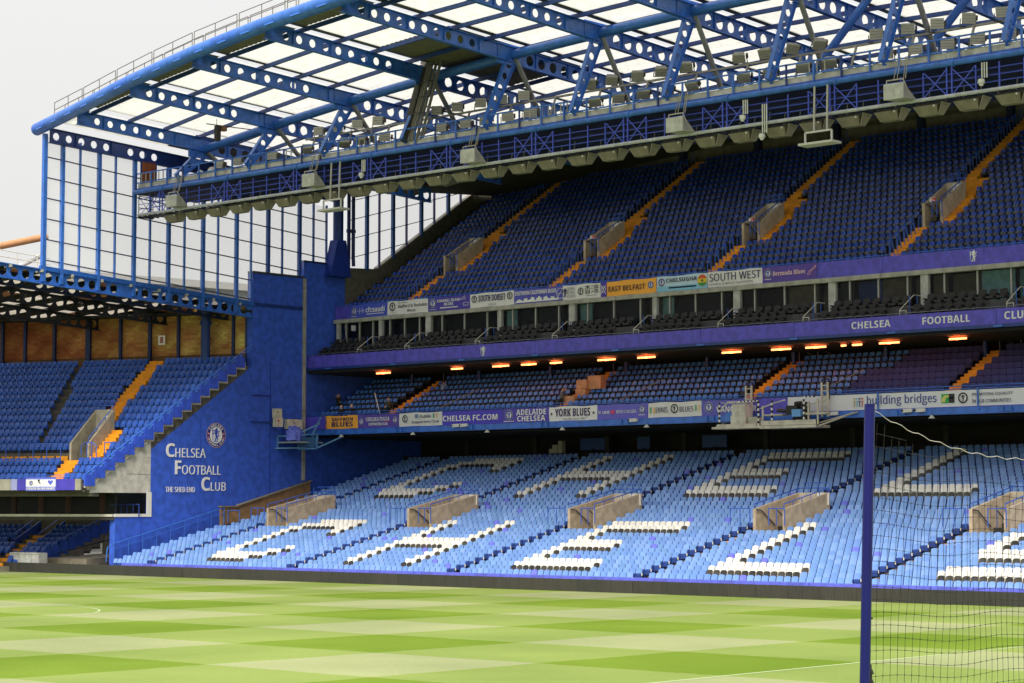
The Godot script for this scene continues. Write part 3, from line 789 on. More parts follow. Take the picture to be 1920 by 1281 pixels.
func build_gantry():
	var t := thing("lighting_gantry", "long blue walkway gantry hung under the roof, carrying the floodlights", "gantry", Vector3(-87, 27, -97))
	var x0 := -124.2; var x1 := XE
	var b := MB.new()
	var x := x0
	while x < x1:
		b = MB.new(); b.tube(Vector3(x, 27.77, -95.95), Vector3(x + 7.19, 27.77, -95.95), 0.16, 16); part("bottom_chord", b, STEEL, t)
		b = MB.new(); b.tube(Vector3(x + 3.3, 27.77, -95.95), Vector3(x + 3.44, 27.77, -95.95), 0.2, 16); part("chord_flange", b, STEEL, t)
		b = MB.new(); b.span(Vector3(x, 27.80, -96.14), Vector3(x + 7.19, 28.06, -96.08)); part("kick_plate", b, M(52, 104, 196, 0.45, 1), t)
		x += 7.2
	x = x0 + 0.2
	var sh := [M(196, 194, 184, 0.7, 1), M(186, 184, 172, 0.7, 1), M(204, 202, 194, 0.7, 1)]
	while x < x1:
		b = MB.new(); b.span(Vector3(x, 28.04, -96.2), Vector3(x + 0.455, 28.40, -96.15)); part("toe_panel", b, sh[rng.randi() % 3], t); x += 0.46
	b = MB.new(); b.span(Vector3(x0, 27.62, -101.8), Vector3(x1, 27.76, -96.2)); part("walkway_deck", b, M(20, 30, 64, 0.7, 1), t)
	b = MB.new(); b.span(Vector3(x0 + 3, 26.75, -101.9), Vector3(x1, 27.7, -101.7)); part("rear_chord", b, M(16, 34, 100, 0.6, 1), t)
	# upper rail
	for y in [28.46, 29.14]:
		b = MB.new(); b.bar(Vector3(x0, y, -96.1), Vector3(x1, y, -96.1), 0.05, 0.09); part("upper_rail", b, STEEL, t)
	x = x0 + 0.05
	while x < x1:
		b = MB.new(); b.box(Vector3(x, 28.55, -96.04), Vector3(0.1, 1.25, 0.08)); part("upper_post", b, STEEL_DARK if rng.randf() < 0.4 else STEEL, t); x += 1.8
	for s in [[-123.8, -120.6], [-100.8, -98.6], [-86.2, -81.8], [-108.0, -107.0], [-65.2, -63.8]]:
		x = s[0]
		while x < s[1]:
			b = MB.new(); b.box(Vector3(x, 28.8, -96.3), Vector3(0.06, 0.7, 0.05)); part("baluster", b, M(176, 172, 156, 0.6), t); x += 0.5
	# cable trays on the deck: grey beam for the upper lamps, dull red cables
	b = MB.new(); b.bar(Vector3(x0 + 16, 30.12, -98.3), Vector3(x1, 30.12, -98.3), 0.12, 0.12); part("lamp_beam", b, M(160, 156, 146, 0.6, 1), t)
	x = x0 + 17
	while x < x1:
		b = MB.new(); b.bar(Vector3(x, 28.2, -97.4), Vector3(x, 30.1, -98.25), 0.1, 0.1); part("beam_prop", b, M(160, 156, 146, 0.6, 1), t); x += 3.65
	b = MB.new()
	for k in 4: b.tube(Vector3(x0 + 20, 28.42 + 0.07 * k, -97.4 - 0.1 * k), Vector3(x1, 28.42 + 0.07 * k, -97.4 - 0.1 * k), 0.05, 5)
	part("red_cables", b, M(128, 40, 30, 0.7), t)
	b = MB.new(); b.span(Vector3(x0 + 4, 28.2, -99.2), Vector3(x1, 28.5, -98.6)); part("cable_tray", b, M(70, 64, 56, 0.8, 1), t)
	# lower cage
	x = x0 + 0.5
	while x < x1:
		b = MB.new(); b.tube(Vector3(x, 26.06, -95.95), Vector3(x + 7.2, 26.06, -95.95), 0.105, 12); part("pale_pipe", b, M(186, 188, 196, 0.4, 1), t); x += 7.2
	for y in [26.48, 26.83, 27.2]:
		b = MB.new(); b.tube(Vector3(x0 + 0.5, y, -96.0), Vector3(x1, y, -96.0), 0.026, 5); part("cage_rail", b, M(64, 84, 196, 0.4), t)
	for k in 11:
		var c := -121.1 + 7.2 * k
		for s in [-0.15, 0.15]:
			b = MB.new(); b.box(Vector3(c + s, 26.78, -95.97), Vector3(0.07, 1.65, 0.07)); part("cage_post", b, M(64, 84, 196, 0.4), t)
		for s in [-1, 1]:
			b = MB.new(); b.bar(Vector3(c + s * 0.2, 27.45, -95.97), Vector3(c + s * 1.5, 26.15, -95.97), 0.045, 0.045); b.bar(Vector3(c + s * 0.2, 26.15, -95.99), Vector3(c + s * 1.5, 27.45, -95.99), 0.045, 0.045); part("cross_brace", b, M(72, 92, 204, 0.4), t)
		for s in [1.55, 2.9, 4.3, 5.65]:
			b = MB.new(); b.box(Vector3(c + s, 26.72, -95.97), Vector3(0.06, 1.5, 0.06)); part("cage_post", b, M(64, 84, 196, 0.4), t)
		for s in 7:
			b = MB.new(); b.bar(Vector3(c + s * 1.03, 26.1, -97.3), Vector3(c + s * 1.03 + 0.1, 26.75 + 0.1 * (s % 3), -97.3), 0.05, 0.05); part("inner_stay", b, M(120, 118, 110, 0.6), t)
	b = MB.new()
	b.bar(Vector3(x0 + 0.6, 27.2, -97.3), Vector3(x1, 27.2, -97.3), 0.05, 0.05); b.bar(Vector3(x0 + 0.6, 26.8, -97.3), Vector3(x1, 26.8, -97.3), 0.05, 0.05); part("cage_back_rail", b, M(40, 56, 120, 0.5), t)
	x = x0 + 0.6
	while x < x1:
		b = MB.new(); b.box(Vector3(x, 25.95, -96.6), Vector3(0.12, 0.08, 1.4)); part("floor_bearer", b, M(44, 48, 70, 0.7), t); x += 0.6
	# end gate of the cage
	b = MB.new()
	for y in [25.9, 26.6, 27.45]: b.tube(Vector3(x0 + 0.5, y, -96), Vector3(x0 + 0.5, y, -97.3), 0.03, 5)
	for z in [-96.0, -97.3]: b.tube(Vector3(x0 + 0.5, 25.9, z), Vector3(x0 + 0.5, 27.6, z), 0.03, 5)
	b.bar(Vector3(x0 + 0.5, 25.9, -96), Vector3(x0 + 0.5, 27.45, -97.3), 0.03, 0.03); b.bar(Vector3(x0 + 0.5, 27.45, -96), Vector3(x0 + 0.5, 25.9, -97.3), 0.03, 0.03)
	part("end_gate", b, BLACK, t)
	# plank door beside the end of the walkway
	var d := thing("plywood_panel", "brown plywood panel fixed in the end screen beside the gantry", "panel", Vector3(-124.2, 27.6, -97))
	b = MB.new(); b.span(Vector3(-124.28, 27.7, -97.9), Vector3(-124.2, 30.2, -96.65)); part("board", b, M(150, 82, 44, 0.8, 1), d)
	b = MB.new(); b.span(Vector3(-124.3, 27.6, -98.0), Vector3(-124.18, 30.3, -97.92)); b.span(Vector3(-124.3, 27.6, -96.63), Vector3(-124.18, 30.3, -96.55)); part("board_frame", b, STEEL_DARK, d)
	build_lamps()

func build_lamps():
	# floodlights: one lamp with its parts, then copies
	var o := thing("floodlight", "x", "floodlight", Vector3.ZERO, "floodlights along the gantry")
	var body := M(150, 148, 138, 0.55, 1, 0.15); var dark := M(70, 68, 62, 0.6)
	var b := MB.new()
	b.hexa([Vector3(-0.36, -0.30, 0.05), Vector3(0.36, -0.30, 0.05), Vector3(0.28, -0.2, -0.34), Vector3(-0.28, -0.2, -0.34), Vector3(-0.36, 0.30, 0.05), Vector3(0.36, 0.30, 0.05), Vector3(0.28, 0.22, -0.34), Vector3(-0.28, 0.22, -0.34)])
	part("housing", b, body, o, true)
	for k in 4:
		b = MB.new(); b.box(Vector3(0, -0.225 + 0.15 * k, 0.075), Vector3(0.72, 0.125, 0.05)); part("front_slat", b, M(176, 174, 162, 0.5), o, true)
	b = MB.new(); b.path([Vector3(-0.4, 0.0, -0.1), Vector3(-0.42, -0.42, -0.14), Vector3(0.42, -0.42, -0.14), Vector3(0.4, 0.0, -0.1)], 0.03, 5); part("yoke", b, dark, o, true)
	b = MB.new(); b.box(Vector3(0.44, 0.05, -0.15), Vector3(0.12, 0.26, 0.2)); part("gear_box", b, dark, o, true)
	var up := [-106.8, -104.9, -103.0, -101.0, -95.5, -93.7, -91.6, -89.8, -87.9, -82.5, -80.8, -78.8, -77.0, -75.1, -71.3, -69.5, -67.6, -65.8, -62.1, -60.1, -58.3, -56.4, -54.4]
	var lo := [-115.9, -114.0, -112.1, -110.2, -106.7, -104.8, -103.0, -101.4, -99.1, -93.9, -91.8, -90.1, -88.2, -86.4, -81.1, -79.3, -77.4, -75.6, -73.8, -70.1, -68.3, -66.1, -64.3, -60.7, -58.9, -57.0, -55.2, -53.4]
	var first := true
	for s in 2:
		var list: Array = up if s == 0 else lo
		for k in list.size():
			var q: Node3D = o
			if not first:
				q = o.duplicate(); q.name = "floodlight"; add_child(q, true)
			first = false
			var steep: bool = list[k] > -83.0 and list[k] < -62.5
			q.position = Vector3(list[k], 30.54 if s == 0 else 29.08, -98.2 if s == 0 else -97.0)
			var tilt := rng.randf_range(-0.1, 0.16)
			if steep: tilt = rng.randf_range(0.5, 0.9)
			if s == 1 and list[k] > -107.2 and list[k] < -101: tilt = rng.randf_range(0.9, 1.2)
			q.rotation = Vector3(tilt, rng.randf_range(0.25, 0.95), rng.randf_range(-0.05, 0.05))
			tag(q, "grey floodlight on the gantry's %s row, %s from its corner end%s" % ["upper" if s == 0 else "lower", nth(k + 1), ", tipped down" if tilt > 0.45 else ""], "floodlight", "floodlights along the gantry")
	for k in 2:
		var w := thing("white_lamp", ["small white dome lamp at the corner end of the gantry", "larger white dome lamp next to the small one on the gantry"][k], "lamp", Vector3(-118.2 + 1.3 * k, 28.7, -97.2))
		b = MB.new()
		var r := 0.26 + 0.08 * k
		for j in 5: b.tube(Vector3(0, r * sin(j * 0.3), 0), Vector3(0, r * sin((j + 1) * 0.3), 0), r * cos(j * 0.3), 16, r * cos((j + 1) * 0.3), j == 0)
		part("dome", b, M(226, 226, 224, 0.4), w, true)
		b = MB.new(); b.tube(Vector3(0, -0.35, 0), Vector3(0, 0, 0), r * 1.02, 16); part("collar", b, M(50, 100, 190, 0.5), w, true)
	# hoods under the walkway
	var h := thing("grey_hood", "x", "hood", Vector3.ZERO, "grey hoods hung under the gantry")
	b = MB.new()
	b.hexa([Vector3(-0.6, -0.55, 0.22), Vector3(0.5, -0.55, 0.22), Vector3(0.5, -0.55, -0.24), Vector3(-0.6, -0.55, -0.24), Vector3(-0.88, -0.05, 0.42), Vector3(0.55, -0.05, 0.42), Vector3(0.55, -0.05, -0.42), Vector3(-0.88, -0.05, -0.42)])
	part("shell", b, M(128, 122, 104, 0.85, 1), h, true)
	b = MB.new()
	b.hexa([Vector3(0.52, -0.55, 0.23), Vector3(0.56, -0.55, 0.23), Vector3(0.56, -0.55, -0.25), Vector3(0.52, -0.55, -0.25), Vector3(0.86, 0.06, 0.45), Vector3(0.9, 0.06, 0.45), Vector3(0.9, 0.06, -0.45), Vector3(0.86, 0.06, -0.45)])
	part("end_flap", b, M(150, 144, 126, 0.85, 1), h, true)
	b = MB.new(); b.span(Vector3(-0.8, -0.06, 0.3), Vector3(0.84, 0.1, -0.3)); part("lamp_tray", b, M(60, 58, 54, 0.8), h, true)
	b = MB.new(); b.tube(Vector3(0.4, -0.12, 0.40), Vector3(0.4, -0.12, 0.46), 0.06, 8); part("knob", b, M(200, 198, 190, 0.5), h, true)
	for k in 31:
		var q: Node3D = h if k == 0 else h.duplicate()
		if k:
			q.name = "grey_hood"; add_child(q, true)
		q.position = Vector3(-120.1 + 2.4 * k, 25.82, -96.5); q.scale = Vector3.ONE
		tag(q, "grey tapered hood under the gantry, %s from its corner end" % nth(k + 1), "hood", "grey hoods hung under the gantry")
	# loudspeakers
	var s0 := thing("loudspeaker", "x", "loudspeaker", Vector3.ZERO, "pale loudspeakers hung in front of the gantry")
	b = MB.new(); b.span(Vector3(-0.6, -0.42, 0.3), Vector3(0.6, 0.42, 0.36)); part("grille", b, M(196, 196, 190, 0.8, 1), s0, true)
	b = MB.new()
	b.hexa([Vector3(-0.58, -0.4, 0.29), Vector3(0.58, -0.4, 0.29), Vector3(0.85, -0.42, -0.5), Vector3(-0.3, -0.42, -0.5), Vector3(-0.58, 0.4, 0.29), Vector3(0.58, 0.4, 0.29), Vector3(0.4, 0.3, -0.3), Vector3(-0.4, 0.3, -0.3)])
	part("cabinet", b, M(168, 166, 156, 0.7, 1), s0, true)
	b = MB.new(); b.path([Vector3(-0.5, 0.4, 0.2), Vector3(-0.5, 0.62, 0.2), Vector3(0.5, 0.62, 0.2), Vector3(0.62, 0.1, 0.0)], 0.04, 6); part("bracket", b, M(170, 168, 160, 0.5), s0, true)
	b = MB.new()
	for q in [-0.1, 0.1, 0.5, 0.62]: b.tube(Vector3(q, 0.62, 0.15), Vector3(q * 0.8, 1.9, -0.3), 0.025, 5)
	part("straps", b, M(150, 146, 130, 0.6), s0, true)
	var sx := [-118.8, -104.4, -89.8, -73.6, -59.1]
	for k in 5:
		var q: Node3D = s0 if k == 0 else s0.duplicate()
		if k:
			q.name = "loudspeaker"; add_child(q, true)
		q.position = Vector3(sx[k], 26.55, -95.4)
		tag(q, "pale grey box loudspeaker hung before the gantry, %s from its corner end" % nth(k + 1), "loudspeaker", "pale loudspeakers hung in front of the gantry")
	var sc := [-102.4, -64.05]
	for k in 2:
		var q := thing("hanging_tray", ["grey tray frame hung on two poles in front of the round column", "grey tray frame hung on two poles before the upper seats"][k], "hanging frame", Vector3(sc[k], 24.4, -95.6), "tray frames hung under the gantry")
		b = MB.new()
		for s in [-0.42, 0.42]: b.tube(Vector3(s, 0.65, 0), Vector3(s, 3.2, -0.1), 0.06, 8)
		part("pole", b, M(176, 174, 164, 0.5), q, true)
		b = MB.new()
		for p in [[Vector3(-0.85, 0.66, 0.2), Vector3(0.85, 0.66, 0.2)], [Vector3(-0.85, 0.05, 0.2), Vector3(-0.85, 0.66, 0.2)], [Vector3(0.85, 0.05, 0.2), Vector3(0.85, 0.66, 0.2)]]: b.bar(p[0], p[1], 0.09, 0.09)
		part("frame", b, M(200, 198, 190, 0.6), q, true)
		b = MB.new(); b.box(Vector3(0, 0, 0.1), Vector3(2.2, 0.12, 0.9)); part("tray", b, M(190, 188, 178, 0.6), q, true)
	for k in 4:
		var xx: float = [-67.9, -99.9, -69.2, -54.2][k]
		var q := thing("dome_camera" if k == 0 else "pole_fitting", ["white dome camera on twin poles under the gantry", "white fittings on poles inside the gantry cage above the round column", "white pole fitting in the gantry cage next to the dome camera", "white pole fitting in the gantry cage near the frame's edge"][k], "camera" if k == 0 else "fitting", Vector3(xx, 25.4 if k == 0 else 26.6, -95.8))
		b = MB.new()
		for s in 3: b.tube(Vector3(0.14 * s - 0.1, 0.1, 0), Vector3(0.14 * s - 0.1, 1.7 if k == 0 else 0.9, 0), 0.04, 6)
		part("poles", b, M(206, 206, 196, 0.5), q, true)
		b = MB.new()
		b.tube(Vector3(-0.15, -0.15, 0), Vector3(-0.15, 0.05, 0), 0.2, 14, 0.16); b.tube(Vector3(-0.15, -0.3, 0), Vector3(-0.15, -0.15, 0), 0.08, 12, 0.16)
		part("dome", b, M(214, 214, 208, 0.3), q, true)

# ---------------------------------------------------------------- glazed end screen between roof and corner stand
func build_end_screen():
	var t := thing("end_screen", "tall glazed wind screen with blue mullions closing the end of the roof", "glazed screen", Vector3(XW, 26, -105))
	var mz := [-88.27, -89.8, -91.35, -93.0, -94.5, -96.2, -97.7, -99.4, -100.95, -102.7, -104.2, -106.0, -107.5, -109.2, -110.7, -112.47, -114.0, -115.4]
	var sill := func(z: float) -> float:
		if z < -112.8: return 24.2
		if z < -107.8: return 22.95
		return 21.72 + (z + 88.58) * 0.0585
	var head := func(z: float) -> float: return 31.0 + (z + 88.3) * 0.083
	var bary := func(k: int, z: float) -> float: return 29.53 - 1.47 * k + (z + 88.4) * 0.0735
	var b := MB.new()
	for k in mz.size():
		var z: float = mz[k]
		var wide := k in [0, 1, 3, 5, 7, 9, 11, 13, 15]
		b = MB.new()
		var w := 0.3 if k == 0 else (0.24 if wide else 0.11)
		var y0: float = sill.call(z) - (1.1 if wide and z > -107 else 0.0)
		b.span(Vector3(XW - 0.12, y0, z - w / 2), Vector3(XW + (0.16 if wide else 0.06), head.call(z) + 0.15, z + w / 2))
		part("mullion", b, STEEL if z > -108 else M(34, 78, 160, 0.45, 1), t)
	for k in mz.size() - 1:
		var za: float = mz[k]; var zb: float = mz[k + 1]
		for r in range(-1, 7):
			var pa := func(z: float, rr: int) -> float: return head.call(z) if rr < 0 else maxf(sill.call(z), bary.call(rr, z))
			if pa.call(zb, r) <= sill.call((za + zb) / 2) + 0.05: continue
			var ta: float = pa.call(za, r); var tb: float = pa.call(zb, r)
			var ba: float = maxf(sill.call(za - 0.02), bary.call(r + 1, za)); var bb: float = maxf(sill.call(zb), bary.call(r + 1, zb))
			b = MB.new()
			b.quad(Vector3(XW, ba, za), Vector3(XW, bb, zb), Vector3(XW, tb, zb), Vector3(XW, ta, za))
			b.quad(Vector3(XW - 0.012, bb, zb), Vector3(XW - 0.012, ba, za), Vector3(XW - 0.012, ta, za), Vector3(XW - 0.012, tb, zb))
			part("pane", b, HAZY, t)
			if r >= 0 and ta > sill.call(za) + 0.1:
				b = MB.new(); b.bar(Vector3(XW + 0.02, ta, za), Vector3(XW + 0.02, tb, zb), 0.07, 0.075); part("glazing_bar", b, M(24, 40, 76, 0.5), t)
	b = MB.new(); b.bar(Vector3(XW + 0.02, sill.call(-88.0) - 0.15, -88.0), Vector3(XW + 0.02, sill.call(-107.7) - 0.15, -107.7), 0.25, 0.32); part("sill", b, M(40, 98, 188, 0.45, 1), t)
	# the part behind the column, cut off by the climbing parapet
	var rz := [-117.9, -119.86, -121.3, -122.85, -124.45, -126.17, -127.75, -129.42, -130.98, -132.8, -134.2]
	var foot := func(z: float) -> float: return 24.1 if z > -121.2 else 24.25 + (-z - 121.2) * 0.657
	for k in rz.size():
		var z: float = rz[k]
		var w := 0.26 if k % 2 == 1 else 0.12
		b = MB.new(); b.span(Vector3(XW - 0.12, foot.call(z) - 0.1, z - w / 2), Vector3(XW + (0.14 if k % 2 else 0.06), 34.5, z + w / 2)); part("mullion", b, M(44, 88, 160, 0.45, 1) if k % 2 else M(70, 70, 130, 0.5), t)
	for k in rz.size() - 1:
		var za: float = rz[k]; var zb: float = rz[k + 1]
		b = MB.new()
		b.quad(Vector3(XW, foot.call(za), za), Vector3(XW, foot.call(zb), zb), Vector3(XW, 34.5, zb), Vector3(XW, 34.5, za)); part("pane", b, HAZY, t)
		for r in 8:
			var ya := 25.4 + 1.55 * r + (-za - 119.86) * 0.28; var yb := 25.4 + 1.55 * r + (-zb - 119.86) * 0.28
			if yb < foot.call(zb) or ya > 34.5: continue
			b = MB.new(); b.bar(Vector3(XW + 0.02, ya, za), Vector3(XW + 0.02, yb, zb), 0.06, 0.06); part("glazing_bar", b, M(40, 34, 44, 0.5), t)

# ---------------------------------------------------------------- corner stand, turned 20 degrees from the west stand
var CD := Vector3(-cos(deg_to_rad(20.0)), 0, sin(deg_to_rad(20.0)))
var CN := Vector3(-sin(deg_to_rad(20.0)), 0, -cos(deg_to_rad(20.0)))
func cp(s: float, t: float, y: float) -> Vector3: return Vector3(-124.5, y, -92.6) + CD * s + CN * t
func corner_box(b: MB, s0: float, s1: float, t0: float, t1: float, y0: float, y1: float):
	var sa := maxf(s0, -0.364 * t0 + 0.02); var sb := maxf(s0, -0.364 * t1 + 0.02)   # never through the flank wall
	b.hexa([cp(s1, t0, y0), cp(sa, t0, y0), cp(sb, t1, y0), cp(s1, t1, y0), cp(s1, t0, y1), cp(sa, t0, y1), cp(sb, t1, y1), cp(s1, t1, y1)])
const XL := -134.4     # end of the corner's lower block, behind the perimeter boards
func cl(s: float, t: float, y: float) -> Vector3: return Vector3(XL, 5.2 + (y - 5.2) * 1.08, -99.95) + CD * s * 1.08 + CN * t * 1.08
func low_box(b: MB, s0: float, s1: float, t0: float, t1: float, y0: float, y1: float):
	var sa := maxf(s0, -0.364 * t0 + 0.02); var sb := maxf(s0, -0.364 * t1 + 0.02)
	b.hexa([cl(s1, t0, y0), cl(sa, t0, y0), cl(sb, t1, y0), cl(s1, t1, y0), cl(s1, t0, y1), cl(sa, t0, y1), cl(sb, t1, y1), cl(s1, t1, y1)])
const SEND := 27.0
func corner_row(r: int) -> Vector2: return Vector2(7.28 + 0.57 * r, 0.55 + 0.8175 * r)   # top of the back, t

func build_corner():
	var t := thing("corner_stand", "lower blue stand wrapping the corner, with a block wall behind its seats", "grandstand", cp(8, 5, 6))
	var b := MB.new()
	for r in 17:
		var c := corner_row(r)
		var s0 := -0.364 * c.y + 0.02
		corner_box(b, s0, SEND, c.y - 0.45, c.y + 0.37, c.x - 1.7, c.x - 0.78)
	part("upper_terrace", b, M(96, 92, 84, 0.9, 1), t)
	# stepped edge against the flank wall: blue panels and pale nosings
	for r in 17:
		var z := -92.05 - 0.87 * r; var y := 6.5 + 0.57 * r
		b = MB.new(); b.span(Vector3(XW + 0.02, y - 0.18, z - 0.86), Vector3(XW + 0.2, y + 0.62, z)); part("side_panel", b, M(52, 88, 214, 0.55, 1), t)
		b = MB.new(); b.span(Vector3(XW + 0.015, y - 0.31, z - 0.96), Vector3(XW + 0.12, y - 0.19, z - 0.02)); b.span(Vector3(XW + 0.015, y - 0.19, z - 0.98), Vector3(XW + 0.11, y + 0.26, z - 0.868)); part("step_nosing", b, M(206, 200, 180, 0.85, 1), t)
	b = MB.new()
	b.tube(Vector3(XW + 0.12, 7.2, -92.2), Vector3(XW + 0.12, 17.3, -107.6), 0.035, 6); b.tube(Vector3(XW + 0.12, 6.95, -92.2), Vector3(XW + 0.12, 17.05, -107.6), 0.025, 6)
	for r in 17: b.tube(Vector3(XW + 0.12, 6.9 + 0.57 * r, -92.5 - 0.87 * r), Vector3(XW + 0.12, 7.4 + 0.57 * r, -92.5 - 0.87 * r), 0.025, 5)
	part("raking_rail", b, M(60, 116, 216, 0.4), t)
	# grey cladding below the steps, and the glass band
	b = MB.new()
	b.prism(PackedVector2Array([Vector2(-92.6, 5.84), Vector2(-92.6, 6.2), Vector2(-98.04, 9.7), Vector2(-98.04, 5.84)]), Vector3(XW - 0.3, 0, 0), Vector3(0, 0, 1), Vector3.UP, Vector3.RIGHT, 0.29)
	part("grey_cladding", b, M(196, 194, 184, 0.7, 1), t)
	for y in [7.2, 8.4]:
		b = MB.new(); b.span(Vector3(XW - 0.01, y, -98.03), Vector3(XW + 0.004, y + 0.02, -95.6 - (y - 7) * 1.3)); part("cladding_joint", b, M(130, 128, 122, 0.7), t)
	b = MB.new(); b.span(Vector3(XW - 0.02, 4.1, -98.12), Vector3(XW + 0.05, 5.9, -97.7)); b.span(Vector3(XW - 0.02, 4.1, -97.7), Vector3(XW + 0.05, 4.32, -94.8)); part("window_frame", b, M(214, 214, 206, 0.6), t)
	b = MB.new(); corner_box(b, -2.0, SEND, 1.9, 2.1, 4.12, 4.3); part("window_sill", b, M(196, 194, 184, 0.7, 1), t)
	for k in 8:
		b = MB.new(); corner_box(b, -1.95 + 2.45 * k, 0.44 + 2.45 * k, 2.3, 2.33, 4.3, 5.95); part("window_pane", b, GLASS, t)
	b = MB.new(); b.span(Vector3(XW - 0.05, 4.32, -97.7), Vector3(XW - 0.03, 5.88, -94.9)); part("window_pane", b, GLASS, t)
	b = MB.new(); corner_box(b, -4, SEND, 6.2, 6.5, 3.9, 6.3); part("room_back", b, M(34, 28, 24, 0.9, 1), t)
	b = MB.new(); corner_box(b, -3.5, SEND, -0.4, 6.3, 5.88, 6.02); part("deck_soffit", b, M(70, 68, 64, 0.9, 1), t)
	b = MB.new(); corner_box(b, -3.5, SEND, 2.0, 6.3, 3.9, 4.1); part("room_floor", b, M(60, 56, 52, 0.9), t)
	for s in [2.2, 5.2, 7.6, 10.0]:
		b = MB.new(); corner_box(b, s, s + 0.35, 5.2, 5.5, 4.1, 5.9); part("room_post", b, M(120, 66, 30, 0.8), t)
	b = MB.new()
	for k in 5: b.path([cp(-1.6 + 0.5 * k, 4.0, 4.1), cp(-1.6 + 0.5 * k, 4.0, 5.0), cp(-1.1 + 0.5 * k, 4.0, 5.0)], 0.04, 5)
	part("inner_rail", b, M(30, 60, 140, 0.5), t)
	# fascia of the upper deck
	var cuts := [[0.35, 0.85, M(150, 146, 132, 0.8, 1)], [0.85, 2.35, M(72, 62, 186, 0.5, 1)], [2.35, 5.1, PURPLE], [5.1, 5.75, M(70, 64, 184, 0.5, 1)], [5.75, 6.3, M(150, 156, 206, 0.6)], [6.3, 9.0, M(170, 166, 156, 0.8, 1)], [9.0, 14, PURPLE]]
	for c in cuts:
		b = MB.new(); corner_box(b, c[0] + 0.01, c[1] - 0.01, -0.62, -0.4, 6.02, 6.82); part("front_panel", b, c[2], t)
	b = MB.new()
	for y in [6.95, 7.1]: b.tube(cp(0.0, -0.5, y), cp(14, -0.5, y), 0.025, 5)
	part("front_rail", b, RAILB, t)
	# block wall behind, laid in courses between blue posts
	b = MB.new(); corner_box(b, -6.0, SEND, 14.72, 15.0, 15.5, 20.4); part("wall_core", b, M(110, 84, 52, 0.9), t)
	var bm := MB.new(); bm.box(Vector3.ZERO, Vector3(0.425, 0.185, 0.06))
	var basis := Basis(-CD, Vector3.UP, -CN)
	var xs := []; var cs := []
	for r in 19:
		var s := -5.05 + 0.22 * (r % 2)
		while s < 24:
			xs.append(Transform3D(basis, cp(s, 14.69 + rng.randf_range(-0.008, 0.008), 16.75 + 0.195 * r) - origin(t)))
			var w := rng.randf_range(0.82, 1.1) * clampf(1.25 - 0.032 * (s + 5.0), 0.6, 1.25) * (1.0 + 0.22 * sin(s * 1.9) * sin(r * 0.5 + s))  # mottled tone, plus painted light: brighter by the flank wall, darker and redder away
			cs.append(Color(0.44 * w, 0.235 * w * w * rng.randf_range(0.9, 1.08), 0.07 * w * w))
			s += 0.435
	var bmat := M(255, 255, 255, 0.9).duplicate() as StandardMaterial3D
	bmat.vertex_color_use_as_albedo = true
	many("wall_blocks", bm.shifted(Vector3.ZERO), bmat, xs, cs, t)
	for q in [[18.1, 0.22], [15.9, 0.22], [13.1, 0.22], [9.9, 0.42], [6.9, 0.2], [4.2, 0.24], [1.6, 0.2], [-3.3, 0.18], [-4.6, 0.4]]:
		b = MB.new(); corner_box(b, q[0] - q[1] / 2, q[0] + q[1] / 2, 14.4, 14.66, 15.5, 20.4); part("wall_post", b, M(20, 44, 96, 0.6, 1), t)
	b = MB.new(); b.tube(cp(-1.2, 13.9, 15.2), cp(-1.2, 13.9, 20.2), 0.36, 18); b.tube(cp(-1.2, 13.9, 18.9), cp(-1.2, 13.9, 19.2), 0.46, 18); part("round_column", b, M(22, 60, 130, 0.5, 1), t)
	b = MB.new(); corner_box(b, -6, SEND, 13.6, 14.8, 19.75, 19.95); part("wall_head", b, M(30, 34, 36, 0.8), t)
	# gangway of the corner stand
	for s in [1.8, 3.35]:
		b = MB.new()
		b.prism(PackedVector2Array([Vector2(2.6, 7.4), Vector2(2.6, 9.5), Vector2(5.9, 12.05), Vector2(5.9, 9)]), cp(s, 0, 0), CN, Vector3.UP, CD, 0.16); part("gangway_wall", b, M(178, 170, 150, 0.9, 1), t)
	b = MB.new(); corner_box(b, 1.9, 3.4, 5.75, 5.9, 9.0, 12.05); part("gangway_wall", b, M(178, 172, 158, 0.9, 1), t)
	b = MB.new(); corner_box(b, 1.95, 2.95, 5.70, 5.74, 7.6, 10.5); part("gangway_opening", b, BLACK, t)
	b = MB.new(); corner_box(b, 1.9, 3.4, 2.4, 5.9, 7.0, 7.9); part("gangway_floor", b, CONC, t)
	b = MB.new()
	for s in [1.88, 3.43]:
		b.tube(cp(s, 2.6, 9.8), cp(s, 5.9, 12.35), 0.035, 6)
		for q in 4: b.tube(cp(s, 2.6 + 1.1 * q, 9.5 + 0.85 * q), cp(s, 2.6 + 1.1 * q, 9.8 + 0.85 * q), 0.025, 5)
	b.tube(cp(1.88, 5.9, 12.35), cp(3.43, 5.9, 12.35), 0.035, 6); b.tube(cp(1.5, 6.0, 12.7), cp(3.9, 6.0, 12.7), 0.03, 6)
	b.path([cp(1.0, 2.3, 7.8), cp(1.0, 2.3, 9.2), cp(1.3, 2.3, 9.5), cp(2.0, 2.3, 9.5), cp(2.3, 2.3, 9.2), cp(2.3, 2.3, 8.6)], 0.035)
	for s in [1.4, 1.8]: b.tube(cp(s, 2.3, 7.8), cp(s, 2.3, 9.5), 0.03, 6)
	part("gangway_rail", b, RAILB, t)
	b = MB.new()
	b.tube(cp(4.0, 2.2, 9.45), cp(14, 2.2, 9.45), 0.035, 6)
	for k in 8: b.tube(cp(4.0 + 1.2 * k, 2.2, 7.9), cp(4.0 + 1.2 * k, 2.2, 9.45), 0.035, 5)
	part("cross_aisle_rail", b, RAILB, t)
	# lower block, its stepped side and front wall
	b = MB.new()
